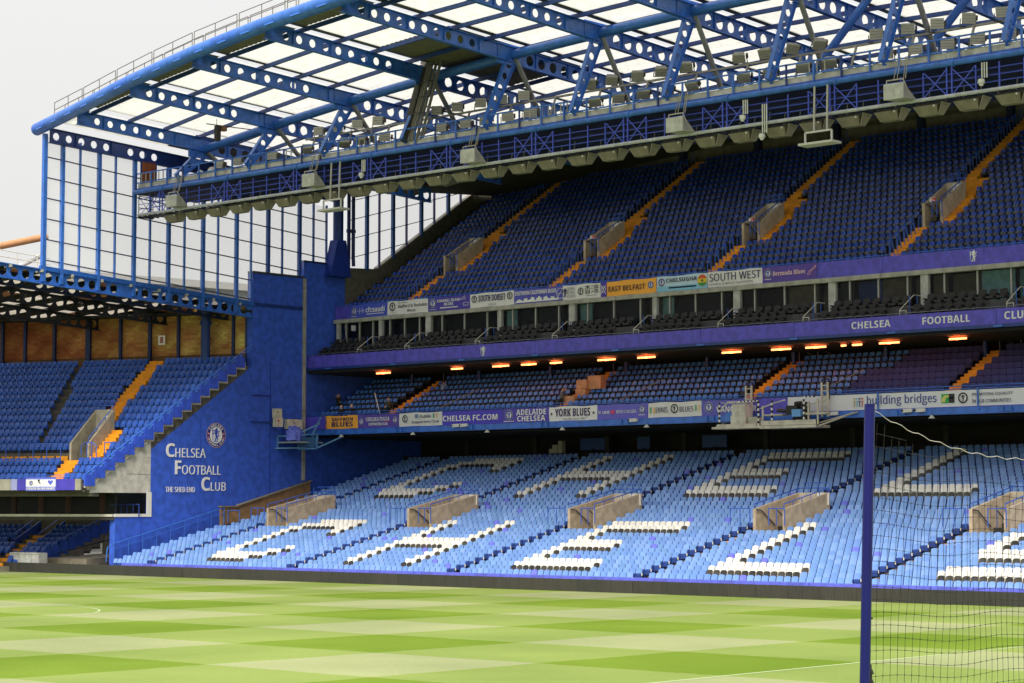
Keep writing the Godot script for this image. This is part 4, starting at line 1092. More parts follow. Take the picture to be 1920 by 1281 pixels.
	for r in 8:
		var tt := -5.0 + 0.8 * r; var y := 0.75 + 0.3 * r
		low_box(b, -0.364 * tt - 0.5, SEND, tt - 0.45, tt + 0.36, y - 1.0, y)
	part("lower_terrace", b, M(120, 114, 100, 0.9, 1), t)
	b = MB.new(); low_box(b, -0.8, SEND, 1.95, 2.1, 2.8, 4.12); part("lower_back_wall", b, M(150, 142, 124, 0.9, 1), t)
	b = MB.new()
	b.hexa([Vector3(XL + 0.1, 0, -95.6), Vector3(XL + 5.6, 0, -95.6), Vector3(XL + 5.6, 0, -103), Vector3(XL + 0.1, 0, -103), Vector3(XL + 0.1, 1.0, -95.6), Vector3(XL + 5.6, 1.0, -95.6), Vector3(XL + 5.6, 1.3, -103), Vector3(XL + 0.1, 1.3, -103)])
	b.span(Vector3(XL + 0.05, 0, -102.9), Vector3(XL + 0.4, 2.6, -101.2)); part("end_plinth", b, M(176, 166, 142, 0.9, 1), t)
	b = MB.new(); b.tube(Vector3(XL + 1.2, 1.35, -96.2), Vector3(XL + 3.4, 2.35, -99.4), 0.04, 6); b.tube(Vector3(XL + 3.4, 2.35, -99.4), Vector3(XL + 5.0, 2.35, -99.8), 0.04, 6); part("ramp_rail", b, M(40, 42, 50, 0.5), t)
	for r in 9:
		var z := -95.7 - 0.735 * r; var y := 0.7 + 0.29 * r
		b = MB.new(); b.span(Vector3(XL + 0.2, y, z - 0.68), Vector3(XL + 0.26, y + 0.96, z)); part("side_panel", b, M(52, 98, 206, 0.55, 1), t)
		b = MB.new(); b.span(Vector3(XL + 0.05, y - 0.7, z - 0.7), Vector3(XL + 0.24, y - 0.02, z + 0.02)); part("side_step", b, M(160, 150, 128, 0.9, 1), t)
	b = MB.new(); b.tube(Vector3(XL + 0.23, 1.76, -95.5), Vector3(XL + 0.23, 4.36, -102.2), 0.035, 6)
	for r in 9: b.tube(Vector3(XL + 0.23, 1.6 + 0.29 * r, -96.1 - 0.735 * r), Vector3(XL + 0.23, 2.0 + 0.29 * r, -96.1 - 0.735 * r), 0.025, 5)
	part("raking_rail", b, M(60, 116, 216, 0.4), t)
	for s in [3.1, 5.2]:
		b = MB.new()
		b.prism(PackedVector2Array([Vector2(-1.6, 1.6), Vector2(-1.6, 2.75), Vector2(1.8, 4.15), Vector2(1.8, 2.7)]), cl(s, 0, 0) , CN, Vector3.UP, CD, 0.08); part("stair_screen", b, M(30, 74, 170, 0.55, 1), t)
		b = MB.new(); b.tube(cl(s, -1.6, 2.95), cl(s, 1.8, 4.4), 0.035, 6); part("stair_rail", b, RAILB, t)
	b = MB.new(); b.span(Vector3(-140, 0, -92.6), Vector3(-136.6, 0.95, -92.4)); part("front_wall", b, M(92, 92, 206, 0.6, 1), t)
	# roof of the corner stand: edge beam with round holes, inner beams, sheets
	var rf := thing("corner_roof", "low roof of the corner stand with a holed blue edge beam and rusty pale sheets", "roof", Vector3(-128, 20.5, -96))
	var by := func(z: float) -> float: return 21.7 + (z + 84.7) * 0.0577
	for q in [[0.0, STEEL, -75.0, -107.9, 1.0], [-2.4, M(24, 40, 70, 0.6, 1), -75.0, -108.4, 0.95], [-7.6, M(26, 34, 46, 0.6, 1), -72, -107, 0.95], [-13.5, M(26, 34, 46, 0.6, 1), -70, -105, 0.95]]:
		var x: float = XW + q[0] - 0.05
		b = MB.new()
		var z: float = q[2]
		while z > q[3]:
			var e := z - 0.95
			var lo := func(zz: float) -> float: return by.call(zz) - q[4] - 0.06 * absf(q[0])
			var hi := func(zz: float) -> float: return by.call(zz) - 0.02 - 0.06 * absf(q[0])
			if absf(z + 95.0) < 0.6 and q[0] == 0.0: b.span(Vector3(x - 0.02, lo.call(e), e), Vector3(x + 0.02, hi.call(z), z))
			else: b.holed(Vector3(x, lo.call(z), z), Vector3(x, lo.call(e), e), Vector3(x, hi.call(e), e), Vector3(x, hi.call(z), z), 0.33, Vector3.RIGHT, 0.04)
			z = e
		for h in [0.0, q[4]]: b.bar(Vector3(x, by.call(q[2]) - h - 0.06 * absf(q[0]), q[2]), Vector3(x, by.call(q[3]) - h - 0.06 * absf(q[0]), q[3]), 0.36, 0.06)
		part("holed_beam", b, q[1], rf)
	for k in 9:
		var z := -85.5 - 2.6 * k
		b = MB.new(); b.bar(Vector3(XW - 0.5, by.call(z) - 0.12, z), Vector3(XW + 0.22, by.call(z) - 0.12, z), 0.16, 0.2); part("purlin_end", b, M(170, 168, 156, 0.7), rf)
	var sheet := M(214, 204, 190, 0.8, 1).duplicate() as StandardMaterial3D
	sheet.backlight_enabled = true; sheet.backlight = Color(0.9, 0.9, 0.9)
	var rust := M(150, 100, 66, 0.9, 1).duplicate() as StandardMaterial3D
	rust.backlight_enabled = true; rust.backlight = Color(0.5, 0.5, 0.5)
	for k in 13:
		var z := -76.0 - 2.6 * k
		for q in 5:
			b = MB.new()
			var xa := XW - 0.6 - 4.6 * q; var xb := xa - 4.5
			var f := func(x: float, zz: float) -> Vector3: return Vector3(x, by.call(zz) + 0.1 - 0.05 * (XW - x), zz)
			b.quad(f.call(xa, z - 1.6), f.call(xb, z - 1.6), f.call(xb, z), f.call(xa, z))
			part("light_sheet", b, rust if rng.randf() < 0.3 else sheet, rf)
			b = MB.new()
			b.quad(f.call(xa, z - 2.6), f.call(xb, z - 2.6), f.call(xb, z - 1.6), f.call(xa, z - 1.6))
			part("dark_sheet", b, M(60, 54, 48, 0.9, 1), rf)
			b = MB.new(); b.bar(f.call(xa, z - 2.1) - Vector3(0, 0.15, 0), f.call(xb, z - 2.1) - Vector3(0, 0.15, 0), 0.12, 0.24); part("purlin", b, M(40, 36, 34, 0.8), rf)
	# signs
	for k in 2:
		var o := cp(3.3, 14.3, 17.5) if k == 0 else cp(2.42, 5.66, 10.85)
		var sg := thing("number_sign", ["white sign with red 8 on the block wall", "white sign with red 8 above the corner gangway"][k], "sign", o)
		var w := 0.62 if k == 0 else 0.5
		b = MB.new(); b.hexa([o, o - CD * w, o - CD * w + CN * 0.03, o + CN * 0.03, o + Vector3(0, 0.75, 0), o - CD * w + Vector3(0, 0.75, 0), o - CD * w + CN * 0.03 + Vector3(0, 0.75, 0), o + CN * 0.03 + Vector3(0, 0.75, 0)])
		part("plate", b, WHITE_PRINT, sg)
		letters("8", o - CD * (w * 0.25) - CN * 0.012 + Vector3(0, 0.14, 0), -CD, Vector3.UP, w * 0.5, 0.48, M(150, 24, 30, 0.6), sg, true, false, "number")

# ---------------------------------------------------------------- what stands behind the corner
func build_behind():
	var w := thing("distant_roof_truss", "tan tubular roof truss of a neighbouring stand behind the corner", "roof truss", Vector3(-150, 26, -95))
	var P := func(a: Vector3, c: Vector3, r: float, m: Material): 
		var b := MB.new(); b.tube(a, c, r, 12); part("truss_tube", b, m, w)
	var tan_ := M(190, 140, 96, 0.5, 1)
	P.call(Vector3(-168, 30.3, -66), Vector3(-150.5, 29.4, -100), 0.42, tan_)
	P.call(Vector3(-153.5, 21.6, -84), Vector3(-149, 27.6, -106), 0.3, tan_)
	P.call(Vector3(-154.5, 26.5, -80), Vector3(-149.5, 20.8, -103), 0.3, M(176, 128, 90, 0.5, 1))
	P.call(Vector3(-150, 22.0, -98), Vector3(-150, 26.0, -106), 0.22, M(206, 206, 204, 0.5))
	P.call(Vector3(-140, 21.5, -94.6), Vector3(-140, 26.4, -94.6), 0.07, M(214, 214, 206, 0.5))
	var g := thing("maintenance_rail", "white pipe railing on top of the corner roof beside the glazed screen", "railing", Vector3(-126, 22, -85))
	var b := MB.new()
	for h in [0.5, 0.95, 1.4]: b.tube(Vector3(-127.5, 21.9 + h + 0.25, -78), Vector3(-127.5, 21.9 + h - 0.55, -91), 0.035, 5)
	for k in 8: b.tube(Vector3(-127.5, 21.6 - 0.1 * k, -78 - 1.7 * k), Vector3(-127.5, 23.55 - 0.1 * k, -78 - 1.7 * k), 0.04, 5)
	part("rail", b, M(206, 206, 196, 0.5), g)
	var h := thing("grey_hall", "flat grey building seen beyond the corner roof", "building", Vector3(-205, 15, -140))
	b = MB.new(); b.hexa([Vector3(-225, 0, -80), Vector3(-200, 0, -80), Vector3(-180, 0, -215), Vector3(-225, 0, -215), Vector3(-225, 29.8, -80), Vector3(-200, 29.8, -80), Vector3(-180, 29.8, -215), Vector3(-225, 29.8, -215)])
	part("wall", b, M(104, 108, 106, 0.9, 1), h)
	b = MB.new(); b.hexa([Vector3(-225, 29.8, -80), Vector3(-199.6, 29.8, -80), Vector3(-179.6, 29.8, -215), Vector3(-225, 29.8, -215), Vector3(-225, 30.6, -80), Vector3(-199.6, 30.6, -80), Vector3(-179.6, 30.6, -215), Vector3(-225, 30.6, -215)])
	part("roof_edge", b, M(168, 168, 164, 0.8), h)
	for k in 12:
		b = MB.new(); b.bar(Vector3(-199.9 + 1.6 * k, 8, -81 - 11 * k), Vector3(-199.9 + 1.6 * k, 29.7, -81 - 11 * k), 0.3, 0.3); part("pilaster", b, M(90, 94, 92, 0.9), h)
	var r := thing("red_brick_house", "pale red brick house seen hazily through the glazed screen", "house", Vector3(-190, 0, -205))
	b = MB.new(); b.span(Vector3(-188, 0, -230), Vector3(-176, 31.5, -216)); part("wall", b, M(176, 120, 96, 0.9, 1), r)
	b = MB.new(); b.prism(PackedVector2Array([Vector2(-231, 31.5), Vector2(-223, 35), Vector2(-215, 31.5)]), Vector3(-188.3, 0, 0), Vector3(0, 0, 1), Vector3.UP, Vector3.RIGHT, 12.6); part("roof", b, M(96, 92, 92, 0.9, 1), r)
	for k in 3:
		b = MB.new(); b.span(Vector3(-176, 27, -228 + 4 * k), Vector3(-175.9, 30, -226.4 + 4 * k)); part("window", b, M(220, 220, 220, 0.3), r)
	# white cupboards and low wall at the corner of the pitch
	for k in 2:
		var x: float = [-135.9, -134.55][k]
		var c := thing("white_cupboard", ["small white cupboard at the very end of the dark perimeter board", "wider white cupboard behind the dark perimeter board"][k], "cupboard", Vector3(x, 0, -93.9))
		b = MB.new(); b.span(Vector3(x, 0, -94.6), Vector3(x + [1.33, 2.3][k], 1.42, -93.8)); part("body", b, M(224, 224, 220, 0.6, 1), c)
		b = MB.new(); b.span(Vector3(x + 0.06, 1.3, -93.8), Vector3(x + [1.27, 2.24][k], 1.34, -93.77)); b.span(Vector3(x + [1.2, 1.5][k], 0.2, -93.8), Vector3(x + [1.22, 1.53][k], 1.3, -93.77)); part("door_seam", b, M(160, 160, 156, 0.6), c)

# ---------------------------------------------------------------- seats
func back_shape(w: float, h: float, bulge: float, lean: float) -> MB:
	var b := MB.new()
	var nx := 4; var ny := 4
	var P := func(i: int, j: int, d: float) -> Vector3:
		var fx := float(i) / nx * 2 - 1; var fy := float(j) / ny
		var y := -h + h * fy
		var hw := w / 2
		if j == ny: y -= 0.05 * absf(fx) ** 4; hw *= 0.93
		return Vector3(fx * hw, y, bulge * (fx * fx) + 0.03 * (1 - fy) * (1 - fy) - lean * fy - d)
	var th := 0.03
	for i in nx:
		for j in ny:
			b.quad(P.call(i, j, 0), P.call(i + 1, j, 0), P.call(i + 1, j + 1, 0), P.call(i, j + 1, 0))
			b.quad(P.call(i + 1, j, th), P.call(i, j, th), P.call(i, j + 1, th), P.call(i + 1, j + 1, th))
		b.quad(P.call(i, ny, 0), P.call(i + 1, ny, 0), P.call(i + 1, ny, th), P.call(i, ny, th))
	for j in ny:
		b.quad(P.call(0, j, th), P.call(0, j, 0), P.call(0, j + 1, 0), P.call(0, j + 1, th))
		b.quad(P.call(nx, j, 0), P.call(nx, j, th), P.call(nx, j + 1, th), P.call(nx, j + 1, 0))
	return b

func pan_shape(w: float, y0: float, y1: float, z0: float, z1: float, slope: float) -> MB:
	var b := MB.new()
	var x := w / 2; var xi := w / 2 - 0.04
	b.hexa([Vector3(-xi, y0, z1), Vector3(xi, y0, z1), Vector3(x, y0 - slope * 0.3, z0), Vector3(-x, y0 - slope * 0.3, z0), Vector3(-xi, y1 - 0.03, z1 - 0.02), Vector3(xi, y1 - 0.03, z1 - 0.02), Vector3(x, y1 - slope, z0), Vector3(-x, y1 - slope, z0)])
	for s in [-1, 1]: b.box(Vector3(s * (x + 0.012), (y0 + y1) / 2 - 0.08, 0.02), Vector3(0.018, 0.5, 0.1))
	return b

class Seats:
	var at := []      # transforms
	var col := []     # colour index or tint
	var label := []

func letter_cells() -> Dictionary:
	var d := {}
	var R := func(L: String, r: int, a: int, b: int):
		for c in range(a, b + 1): d[L][Vector2i(r, c)] = true
	for L in ["C", "H", "E", "L", "S"]: d[L] = {}
	R.call("C", 3, 1, 8); R.call("C", 4, 0, 10); R.call("C", 5, 0, 2); R.call("C", 5, 9, 11); R.call("C", 6, 0, 1); R.call("C", 6, 11, 12)
	for r in range(7, 12): R.call("C", r, 0, 1)
	R.call("C", 11, 11, 12); R.call("C", 12, 0, 2); R.call("C", 12, 10, 12); R.call("C", 13, 1, 12); R.call("C", 14, 3, 12)
	for r in range(3, 15):
		R.call("H", r, 0, 1); R.call("H", r, 11, 12); R.call("E", r, 0, 1); R.call("L", r, 0, 1)
	for r in [8, 9]: R.call("H", r, 2, 10); R.call("E", r, 2, 8)
	for r in [3, 4, 13, 14]: R.call("E", r, 2, 12)
	for r in [3, 4]: R.call("L", r, 2, 12)
	for r in [3, 4]: R.call("S", r, 0, 12)
	for r in [5, 6]: R.call("S", r, 11, 12)
	R.call("S", 7, 1, 12); R.call("S", 8, 0, 11)
	for r in range(9, 13): R.call("S", r, 0, 1)
	R.call("S", 13, 1, 12); R.call("S", 14, 1, 12)
	return d

func in_view(p: Vector3) -> float:    # depth if inside the frame, else -1
	var a := deg_to_rad(47.841469); var pt := deg_to_rad(4.4355)
	var fw := Vector3(-cos(a), 0, -sin(a)); var rt := Vector3(-fw.z, 0, fw.x)
	var f := fw * cos(pt) + Vector3(0, sin(pt), 0)
	var q := p - Vector3(0, 4.85, 0)
	var dd := q.dot(f)
	if absf(q.dot(rt) / dd) > 960.0 / 3990.0 + 0.002: return -1.0
	return dd

# the largest in view become things of their own, the rest one mass
func plant(kind: String, called: String, s: Seats, most: int, back: MB, pan: MB, cols: Array, pan_cols: Array, group: String, rough: float, mass: String):
	var order := []
	for k in s.at.size():
		var d := in_view(s.at[k].origin)
		order.append([d if d > 0 else 1e6 + k, k])
	order.sort_custom(func(p, q): return p[0] < q[0])
	var bm := back.shifted(Vector3.ZERO); var pm := pan.shifted(Vector3.ZERO)
	var bmat := []; var pmat := []
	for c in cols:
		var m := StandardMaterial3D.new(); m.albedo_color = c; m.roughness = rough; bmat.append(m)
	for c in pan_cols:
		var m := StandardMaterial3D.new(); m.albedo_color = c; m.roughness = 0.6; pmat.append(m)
	var proto: Array = []
	for c in cols.size():
		var o := Node3D.new(); o.name = called
		meshpart("backrest", bm, bmat[c], o, Transform3D.IDENTITY); meshpart("seat_pan", pm, pmat[c % pmat.size()], o, Transform3D.IDENTITY)
		proto.append(o)
	var rest := []; var rc := []; var rp := []
	var n := 0
	for e in order:
		var k: int = e[1]
		if n < most and e[0] < 1e6:
			n += 1
			var q: Node3D = proto[s.col[k]].duplicate()
			q.name = called; q.transform = s.at[k]
			add_child(q, true)
			tag(q, s.label[k], "seat", group)
		elif e[0] < 1e6 or s.at[k].origin.x < -50.0:
			rest.append(s.at[k])
			var j := rng.randf_range(0.93, 1.05)
			var c: Color = (cols[s.col[k]] as Color).srgb_to_linear(); rc.append(Color(c.r * j, c.g * j, c.b * j))
			var c2: Color = (pan_cols[s.col[k] % pan_cols.size()] as Color).srgb_to_linear(); rp.append(Color(c2.r * j, c2.g * j, c2.b * j))
	for p in proto: p.free()
	if rest.size() == 0: return
	var t := thing(mass, kind, "seats", Vector3.ZERO, group)
	stuff(t)
	var wm := StandardMaterial3D.new(); wm.vertex_color_use_as_albedo = true; wm.roughness = rough
	var wp := StandardMaterial3D.new(); wp.vertex_color_use_as_albedo = true; wp.roughness = 0.6
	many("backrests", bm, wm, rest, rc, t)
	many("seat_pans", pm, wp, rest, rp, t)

func build_seats():
	var blue := Seats.new(); var white := Seats.new(); var black := Seats.new(); var duo := Seats.new(); var mid := Seats.new(); var cov := Seats.new(); var cor := Seats.new()
	var cells := letter_cells()
	var LT := ["C", "H", "E", "L", "S"]
	var T := func(x: float, y: float, z: float) -> Transform3D: return Transform3D(Basis.from_euler(Vector3(rng.randf_range(-0.03, 0.03), rng.randf_range(-0.02, 0.02), 0)), Vector3(x, y, z))
	# lower tier
	for r in range(1, 35):
		var rw := low_row(r)
		var up := r >= 18
		for k in range(-1, 6):
			var xv := -118.8 + 14.6 * k
			var x0 := xv + (0.45 if up else 0.12); var n := 26 if up else 28; var sp := 13.6 / 26 if up else 13.48 / 28
			for c in n:
				var x := x0 + sp * (c + 0.5)
				if x < XW + 0.7 + (0.9 if r > 12 else 0.0) or x > XE: continue
				if rw.y < -103.4 and rw.y > -109.2 and x < xv + 2.55: continue
				var li := ""
				var dark := false
				if k >= 0 and k < 5:
					var L: String = LT[k]
					var off: int = ([4, 4, 5, 5, 5] if up else [7, 6, 6, 6, 6])[k]
					var q := Vector2i(r - (19 if up else 0), c - off)
					if not (up and k == 4):
						if cells[L].has(q): li = L
						elif cells[L].has(q + Vector2i(1, -1)): li = L; dark = true
					if li:
						var S := black if dark else white
						S.at.append(T.call(x, rw.x, rw.y)); S.col.append(rng.randi() % 2)
						S.label.append("%s %s letter %s, %s row up, %s seat along" % ["black seat shading the" if dark else "white seat of the", "upper" if up else "lower", L, nth(maxi(1, q.x - 1)), nth(q.y + 1)])
						continue
				blue.at.append(T.call(x, rw.x, rw.y))
				blue.col.append(4 if rng.randf() < 0.03 else rng.randi() % 4)
				blue.label.append("light blue seat, %s past the %s aisle, %s row of the lower tier" % [nth(c + 1), nth(k + 1), nth(r)])
	# middle tier
	var ais := [-140.0, -116.2, -98.9, -82.55, -67.3, -50.0, -40.0]
	for r in 7:
		var rw := mid_row(r)
		for k in ais.size() - 1:
			var x: float = ais[k] + 0.95
			var c := 0
			while x < ais[k + 1] - 0.75:
				if x > XW + 0.5 and x < XE:
					if x > -75.2 and not (r > 3 and x < -73.5):
						cov.at.append(T.call(x, rw.x + 0.03, rw.y)); cov.col.append(rng.randi() % 2)
						cov.label.append("indigo covered seat, %s past the %s middle stair, %s row up" % [nth(c + 1), nth(k), nth(r + 1)])
					else:
						mid.at.append(T.call(x, rw.x, rw.y)); mid.col.append(rng.randi() % 3)
						mid.label.append("")
				x += 0.515; c += 1
	# upper tier
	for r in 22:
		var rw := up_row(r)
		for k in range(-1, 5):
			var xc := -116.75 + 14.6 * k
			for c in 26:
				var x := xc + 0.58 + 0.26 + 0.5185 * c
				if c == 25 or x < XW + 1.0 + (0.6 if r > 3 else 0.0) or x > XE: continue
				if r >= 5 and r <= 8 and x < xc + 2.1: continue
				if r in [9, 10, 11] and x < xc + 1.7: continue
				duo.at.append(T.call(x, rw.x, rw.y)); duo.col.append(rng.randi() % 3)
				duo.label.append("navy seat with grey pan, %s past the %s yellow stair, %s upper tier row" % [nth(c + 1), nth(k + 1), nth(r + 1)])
	# corner stand
	var cb := Basis(-CD, Vector3.UP, -CN)
	for r in 17:
		var rw := corner_row(r)
		var s := -0.364 * rw.y + 0.45
		while s < SEND - 3:
			var ok := not (s > 2.3 and s < 3.75)
			if rw.y > 2.2 and rw.y < 6.1 and s > 0.75 and s < 3.9: ok = false
			if r in [3] and s > 3.5: ok = false
			if absf(s - (5.9 + 0.3 * rw.y)) < 0.34 and r > 4: ok = false
			if ok:
				cor.at.append(Transform3D(cb, cp(s, rw.y, rw.x))); cor.col.append(rng.randi() % 3); cor.label.append("")
			s += 0.5
	for r in 8:
		var tt := -5.0 + 0.8 * r; var y := 1.5 + 0.3 * r
		var s := -0.364 * tt + 0.2
		while s < 14:
			if not (s > 3.0 and s < 5.4 and r > 3) and not (s > 3.4 and s < 4.4):
				cor.at.append(Transform3D(cb, cl(s, tt, y))); cor.col.append(rng.randi() % 3); cor.label.append("")
			s += 0.5
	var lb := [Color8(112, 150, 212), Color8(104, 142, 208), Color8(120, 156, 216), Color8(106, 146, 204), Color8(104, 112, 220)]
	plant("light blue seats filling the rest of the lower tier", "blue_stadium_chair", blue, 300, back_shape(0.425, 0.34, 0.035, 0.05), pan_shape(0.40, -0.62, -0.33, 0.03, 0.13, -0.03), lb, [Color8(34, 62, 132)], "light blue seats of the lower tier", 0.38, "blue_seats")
	plant("white seats forming the rest of the letters", "white_stadium_chair", white, 300, back_shape(0.425, 0.34, 0.035, 0.05), pan_shape(0.40, -0.62, -0.33, 0.03, 0.13, -0.03), [Color8(226, 224, 218), Color8(216, 214, 208)], [Color8(200, 198, 190)], "white seats spelling out the club name", 0.42, "white_seats")
	plant("black seats shading the rest of the letters", "black_stadium_chair", black, 300, back_shape(0.425, 0.34, 0.035, 0.05), pan_shape(0.40, -0.62, -0.33, 0.03, 0.13, -0.03), [Color8(62, 60, 54), Color8(40, 39, 36)], [Color8(24, 24, 24)], "black seats that shade the white letters", 0.4, "black_seats")
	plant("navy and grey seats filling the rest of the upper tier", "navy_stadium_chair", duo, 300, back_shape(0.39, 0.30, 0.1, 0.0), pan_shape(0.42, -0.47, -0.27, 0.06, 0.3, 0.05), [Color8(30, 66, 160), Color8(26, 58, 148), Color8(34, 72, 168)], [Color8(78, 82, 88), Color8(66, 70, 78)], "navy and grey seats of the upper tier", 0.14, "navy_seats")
	plant("blue and grey seats of the middle tier", "middle_seat", mid, 0, back_shape(0.39, 0.26, 0.05, 0.04), pan_shape(0.41, -0.5, -0.28, 0.06, 0.28, 0.05), [Color8(72, 124, 204), Color8(64, 114, 196), Color8(78, 130, 208)], [Color8(48, 50, 54)], "blue and grey seats of the middle tier", 0.3, "middle_tier_seats")
	plant("indigo covered seats of the middle tier", "covered_stadium_chair", cov, 300, back_shape(0.5, 0.42, 0.02, 0.03), pan_shape(0.46, -0.66, -0.36, 0.04, 0.14, 0.0), [Color8(48, 50, 110), Color8(44, 46, 102)], [Color8(34, 36, 84)], "indigo covered seats of the middle tier", 0.7, "covered_seats")
	plant("blue seats of the corner stand", "corner_seat", cor, 0, back_shape(0.44, 0.34, 0.08, 0.03), pan_shape(0.44, -0.52, -0.28, 0.06, 0.28, 0.04), [Color8(36, 84, 176), Color8(32, 78, 168), Color8(42, 90, 182)], [Color8(36, 84, 174)], "blue seats of the corner stand", 0.25, "corner_seats")
	# padded black seats in front of the boxes
	var o := thing("padded_stadium_chair", "x", "seat", Vector3.ZERO, "black padded seats in front of the boxes")
	var leather := M(36, 35, 36, 0.65, 1); var dk := M(26, 25, 26, 0.6)
	var b := back_shape(0.54, 0.62, 0.05, 0.1); part("backrest", b, leather, o, true)
	b = MB.new(); b.hexa([Vector3(-0.25, -0.62, 0.5), Vector3(0.25, -0.62, 0.5), Vector3(0.25, -0.62, 0.0), Vector3(-0.25, -0.62, 0.0), Vector3(-0.24, -0.48, 0.48), Vector3(0.24, -0.48, 0.48), Vector3(0.25, -0.45, 0.0), Vector3(-0.25, -0.45, 0.0)]); part("cushion", b, M(46, 45, 46, 0.7), o, true)
	for s in [-1, 1]:
		b = MB.new(); b.box(Vector3(s * 0.31, -0.34, 0.2), Vector3(0.08, 0.06, 0.42)); b.box(Vector3(s * 0.31, -0.6, 0.1), Vector3(0.05, 0.5, 0.2)); part("armrest", b, dk, o, true)
	var pil := [-123.6, -119.1, -113.9, -106.45, -99.4, -91.75, -84.75, -77.1, -70.2, -62.8, -55.5]
	var n := 0
	for k in pil.size() - 1:
		for row in 2:
			for c in 8:
				var x: float = pil[k] + (0.55 if k else 0.0) + (0.4 if row else 0.0) + 0.725 * c
				if x > pil[k + 1] - 0.55: continue
				if row == 0 and c == 7: continue
				var q: Node3D = o
				if n:
					q = o.duplicate(); q.name = "padded_stadium_chair"; add_child(q, true)
				n += 1
				q.position = Vector3(x, 17.42 + 0.68 * row, -114.45 - 0.95 * row)
				tag(q, "black padded seat, %s row of the %s box bay from the blue wall, %s along" % ["back" if row else "front", nth(k + 1), nth(c + 1)], "seat", "black padded seats in front of the boxes")

